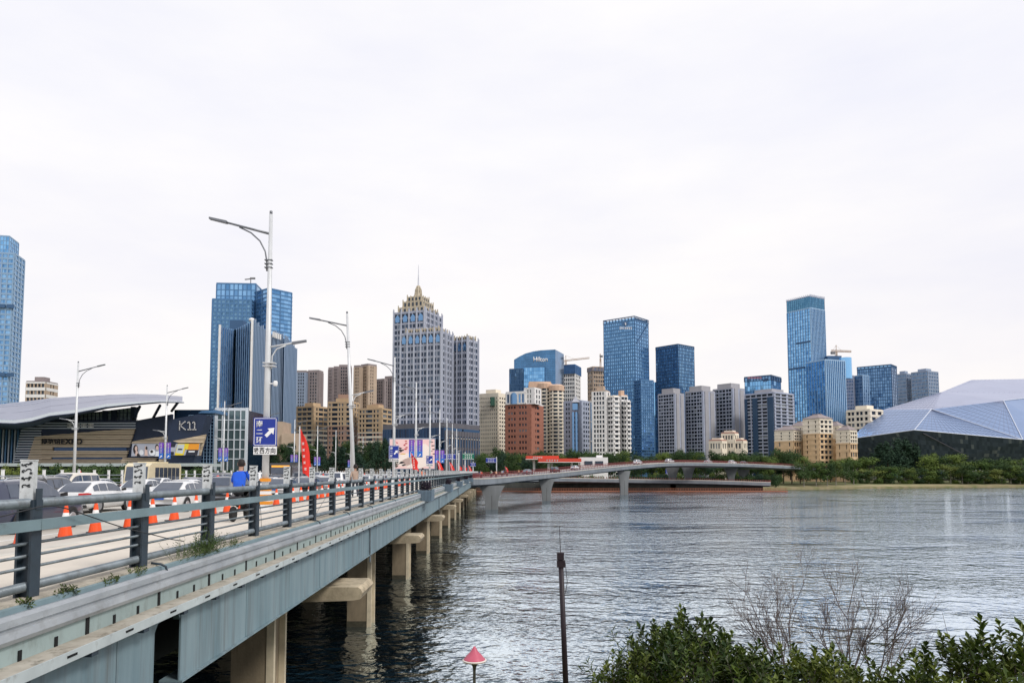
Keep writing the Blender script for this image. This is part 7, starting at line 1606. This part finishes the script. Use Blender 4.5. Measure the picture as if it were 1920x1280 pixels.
shrub('narrow_leaf_bush', 'narrow-leaved pale bush at the left end of the shrubs', [(1108, 1200), (1125, 1190), (1150, 1192), (1170, 1185), (1195, 1192), (1215, 1160), (1240, 1138), (1262, 1146)], (6.6, 7.2), 60, .085, .007, 14, 5, [LF_WIL, LF_WIL], 5.2, (.2, .34), .12)
# bare bush
def bare_bush():
    rr = random.Random(11); r = thing('bare_bush', 'leafless twiggy bush rising behind the evergreen shrubs', 'bush', at(1540, 1290, 7.6)); b = MB()
    bud = MB()
    def grow(p, d, ln, rad, lev):
        pts = [p]; q = p.copy(); dd = d.copy(); seg = 5
        for k in range(seg): dd = (dd + Vector((rr.uniform(-.13, .13), rr.uniform(-.13, .13), rr.uniform(-.02, .10)))).normalized(); q = q + dd * ln / seg; pts.append(q.copy())
        b.tube(pts, [rad * (1 - .55 * k / seg) for k in range(seg + 1)], 5 if lev < 2 else 3, 0, False)
        if lev >= 4: return
        for k in range(rr.randint(3, 5) if lev < 3 else rr.randint(2, 3)):
            t = rr.uniform(.25, 1.0) * seg; i = min(seg - 1, int(t)); c = pts[i].lerp(pts[i + 1], t - i); ax = (pts[i + 1] - pts[i]).normalized(); u = ax.orthogonal().normalized(); u.rotate(Matrix.Rotation(rr.uniform(0, 6.28), 3, ax)); nd = (ax + u * rr.uniform(.35, .8) + Vector((0, 0, .12))).normalized()
            grow(c, nd, ln * rr.uniform(.45, .72), rad * .58, lev + 1)
    for (px, dx, dz, ln) in ((1484, -.78, 1, .66), (1484, -.42, 1, .76), (1488, -.16, 1, .78), (1492, .10, 1, .68), (1484, -.38, 1, .5), (1584, -.34, 1, .66), (1586, -.04, 1, .80), (1590, .20, 1, .72), (1588, .08, 1, .6), (1642, -.16, 1, .50), (1644, .26, 1, .60), (1646, .66, .8, .72), (1644, .46, 1, .6)):
        p = at(px, 1300, 7.6 + rr.uniform(-.35, .35)); grow(p, Vector((dx, rr.uniform(-.25, .25), dz)).normalized(), ln * 1.0, .0085, 0)
    b.build('twigs', M_TWIG, r, kind='stuff')
    b = MB()
    for px in (1486, 1588, 1644): p = at(px, 1300, 7.6); b.tube([Vector((p.x + .05, p.y, 5.2)), p + Vector((0, 0, .05))], [.02, .009], 6)
    b.build('stems', M_TWIG, r)
bare_bush()
b = MB(); b.tube([at(1800, 1290, 6.6), at(1787, 1230, 6.6), at(1767, 1148, 6.6)], [.004, .003, .0015], 5); tag(b.build('dry_stalk', M_TWIG), 'single thin dry stalk left of the corner shrub', 'stalk')
# dark mast with thin rod, and garden lamp with pink cap
M_MAST = mat('mast_dark', (.018, .010, .016), .5, var=.2)
p0, p1 = at(1061, 1300, 10), at(1051, 1040, 10); mt = thing('signal_mast', 'dark slim mast with a thin rod on top standing at the water edge', 'mast', (p0.x, 10, 4.8))
b = MB(); b.tube([Vector((p0.x + .02, 10, 4.7)), p1], [.039, .034], 10); b.build('pole', M_MAST, mt, smooth=True)
b = MB(); b.box(p1.x - .045, p1.x + .042, 9.95, 10.06, p1.z - .06, p1.z + .035); b.box(p1.x - .048, p1.x + .058, 9.96, 10.04, p1.z - .16, p1.z - .07); b.build('cap', M_MAST, mt)
b = MB(); b.tube([p1, at(1049, 985, 10)], [.006, .003], 6); b.build('rod', M_MAST, mt); b = MB(); b.tube([p1 + Vector((.06, -.03, -.1)), p1 + Vector((.085, -.03, -.35)), p1 + Vector((.06, -.02, -.5))], .004, 5); b.build('cable', M_MAST, mt)
pc = at(889.5, 1236, 8); gl_ = thing('garden_lamp', 'garden lamp with pink mushroom cap at the bottom of the picture', 'lamp', (pc.x, 8, 5.3)); sc = 8 / F
b = MB(); b.lathe([(20.5 * sc, 0), (19 * sc, 2.0 * sc), (14 * sc, 8 * sc), (7 * sc, 15 * sc), (3.5 * sc, 21 * sc), (1.5 * sc, 24 * sc), (.2 * sc, 24.6 * sc)], pc, 28); b.build('cap', mat('cap_pink', (.52, .10, .16), .4, var=.1, scale=8), gl_, smooth=True)
b = MB(); b.lathe([(12 * sc, -4.2 * sc), (21 * sc, -3 * sc), (22.8 * sc, -.6 * sc), (21 * sc, .6 * sc)], pc, 28); b.build('rim', mat('rim_cream', (.68, .62, .58), .5), gl_, smooth=True)
b = MB(); b.lathe([(3.1 * sc, 5.25 - pc.z), (2.6 * sc, -20 * sc), (3.6 * sc, -12 * sc), (8.5 * sc, -4.2 * sc)], pc, 18); b.build('stem', mat('lamp_stem', (.06, .06, .05), .5, var=.3, scale=10), gl_, smooth=True)
# weeds on the bridge edge
def weed(label, px, py, lat, h, wd, n, seed, m1, m2, ll, lw, nl=8):
    rr = random.Random(seed); Y = F * lat / (CX - px); base = Vector((-lat, Y, CAMZ - 1.40)); r = thing('weed', label, 'weed', base, 'weeds on the bridge edge'); b = MB(); st = MB()
    for k in range(n): d = Vector((rr.gauss(0, .35) + .12, rr.gauss(0, .55), rr.uniform(.5, 1.1))); twig(b, st, base + Vector((rr.uniform(-.05, .05), rr.gauss(0, wd * .35), 0)), d, h * rr.uniform(.5, 1.1), nl, ll, lw, rr, 0, .03, .003)
    b.build('leaves', [m1, m2], r, kind='stuff'); st.build('stalks', LF_WIL, r, kind='stuff')
weed('small dark weed below the first railing post', 62, 1130, 4.83, .10, .10, 12, 1, LF_SHR, LF_SHR2, .05, .010); weed('weed tuft between the first and second railing post', 132, 1112, 4.83, .11, .22, 20, 2, LF_SHR, LF_SHR2, .05, .009)
weed('low weeds left of the second railing post', 215, 1085, 4.83, .08, .36, 26, 3, LF_SHR, LF_SHR2, .045, .008); weed('low weeds below the second railing post', 262, 1068, 4.83, .12, .28, 20, 7, LF_WIL, LF_SHR2, .045, .008)
weed('big bushy weed on the kerb before the third railing post', 385, 1035, 4.85, .42, .75, 95, 4, LF_WIL, LF_MID, .055, .007, 12); weed('thin sprawling weed left of the big weed', 350, 1040, 4.85, .40, .5, 26, 5, LF_WIL, LF_SHR2, .04, .005, 7); weed('dry low weed right of the big weed', 440, 1022, 4.85, .16, .6, 30, 6, LF_WIL, LF_OLIVE, .04, .007)
# cables draped on the railing
M_CAB = mat('cable_black', (.02, .022, .026), .6)
def cable(label, pts, r=.007):
    b = MB(); P = smooth_path([Vector(p) for p in pts], 8); b.tube(P, r, 6); tag(b.build('cable', M_CAB, smooth=True), label, 'cable', 'loose cables on the railing')
def rp(px, py, lat): Y = F * lat / (CX - px); return at(px, py, Y)
cable('loose black cable sagging across the first two railing posts', [rp(-40, 972, 4.82), rp(0, 968, 4.82), rp(45, 957, 4.82), rp(88, 948, 4.82), rp(125, 953, 4.80), rp(170, 968, 4.80), rp(230, 988, 4.80), rp(283, 1001, 4.80), rp(320, 1010, 4.84), rp(345, 1014, 4.88)])
cable('thin cable hanging by the fourth railing post', [rp(487, 945, 4.86), rp(489, 960, 4.86), rp(490, 988, 4.86)], .005); cable('thin wire slanting behind the sixth railing post', [rp(588, 972, 4.9), rp(600, 950, 4.9), rp(611, 932, 4.9)], .005)
# bent conduit at post feet
for k, pxp in enumerate((290, 588, 645, 690, 735)):
    Y = F * 4.9 / (CX - pxp); b = MB(); b.tube([(-4.9, Y, CAMZ - 1.30), (-4.78, Y + .05, CAMZ - 1.32), (-4.72, Y + .08, CAMZ - 1.36), (-4.70, Y + .08, CAMZ - 1.43)], .018, 6); tag(b.build('conduit_bend', M_STEEL, smooth=True), '%s bent conduit from the left at the foot of the railing' % nth(k + 1), 'conduit', 'bent conduits at the railing foot')
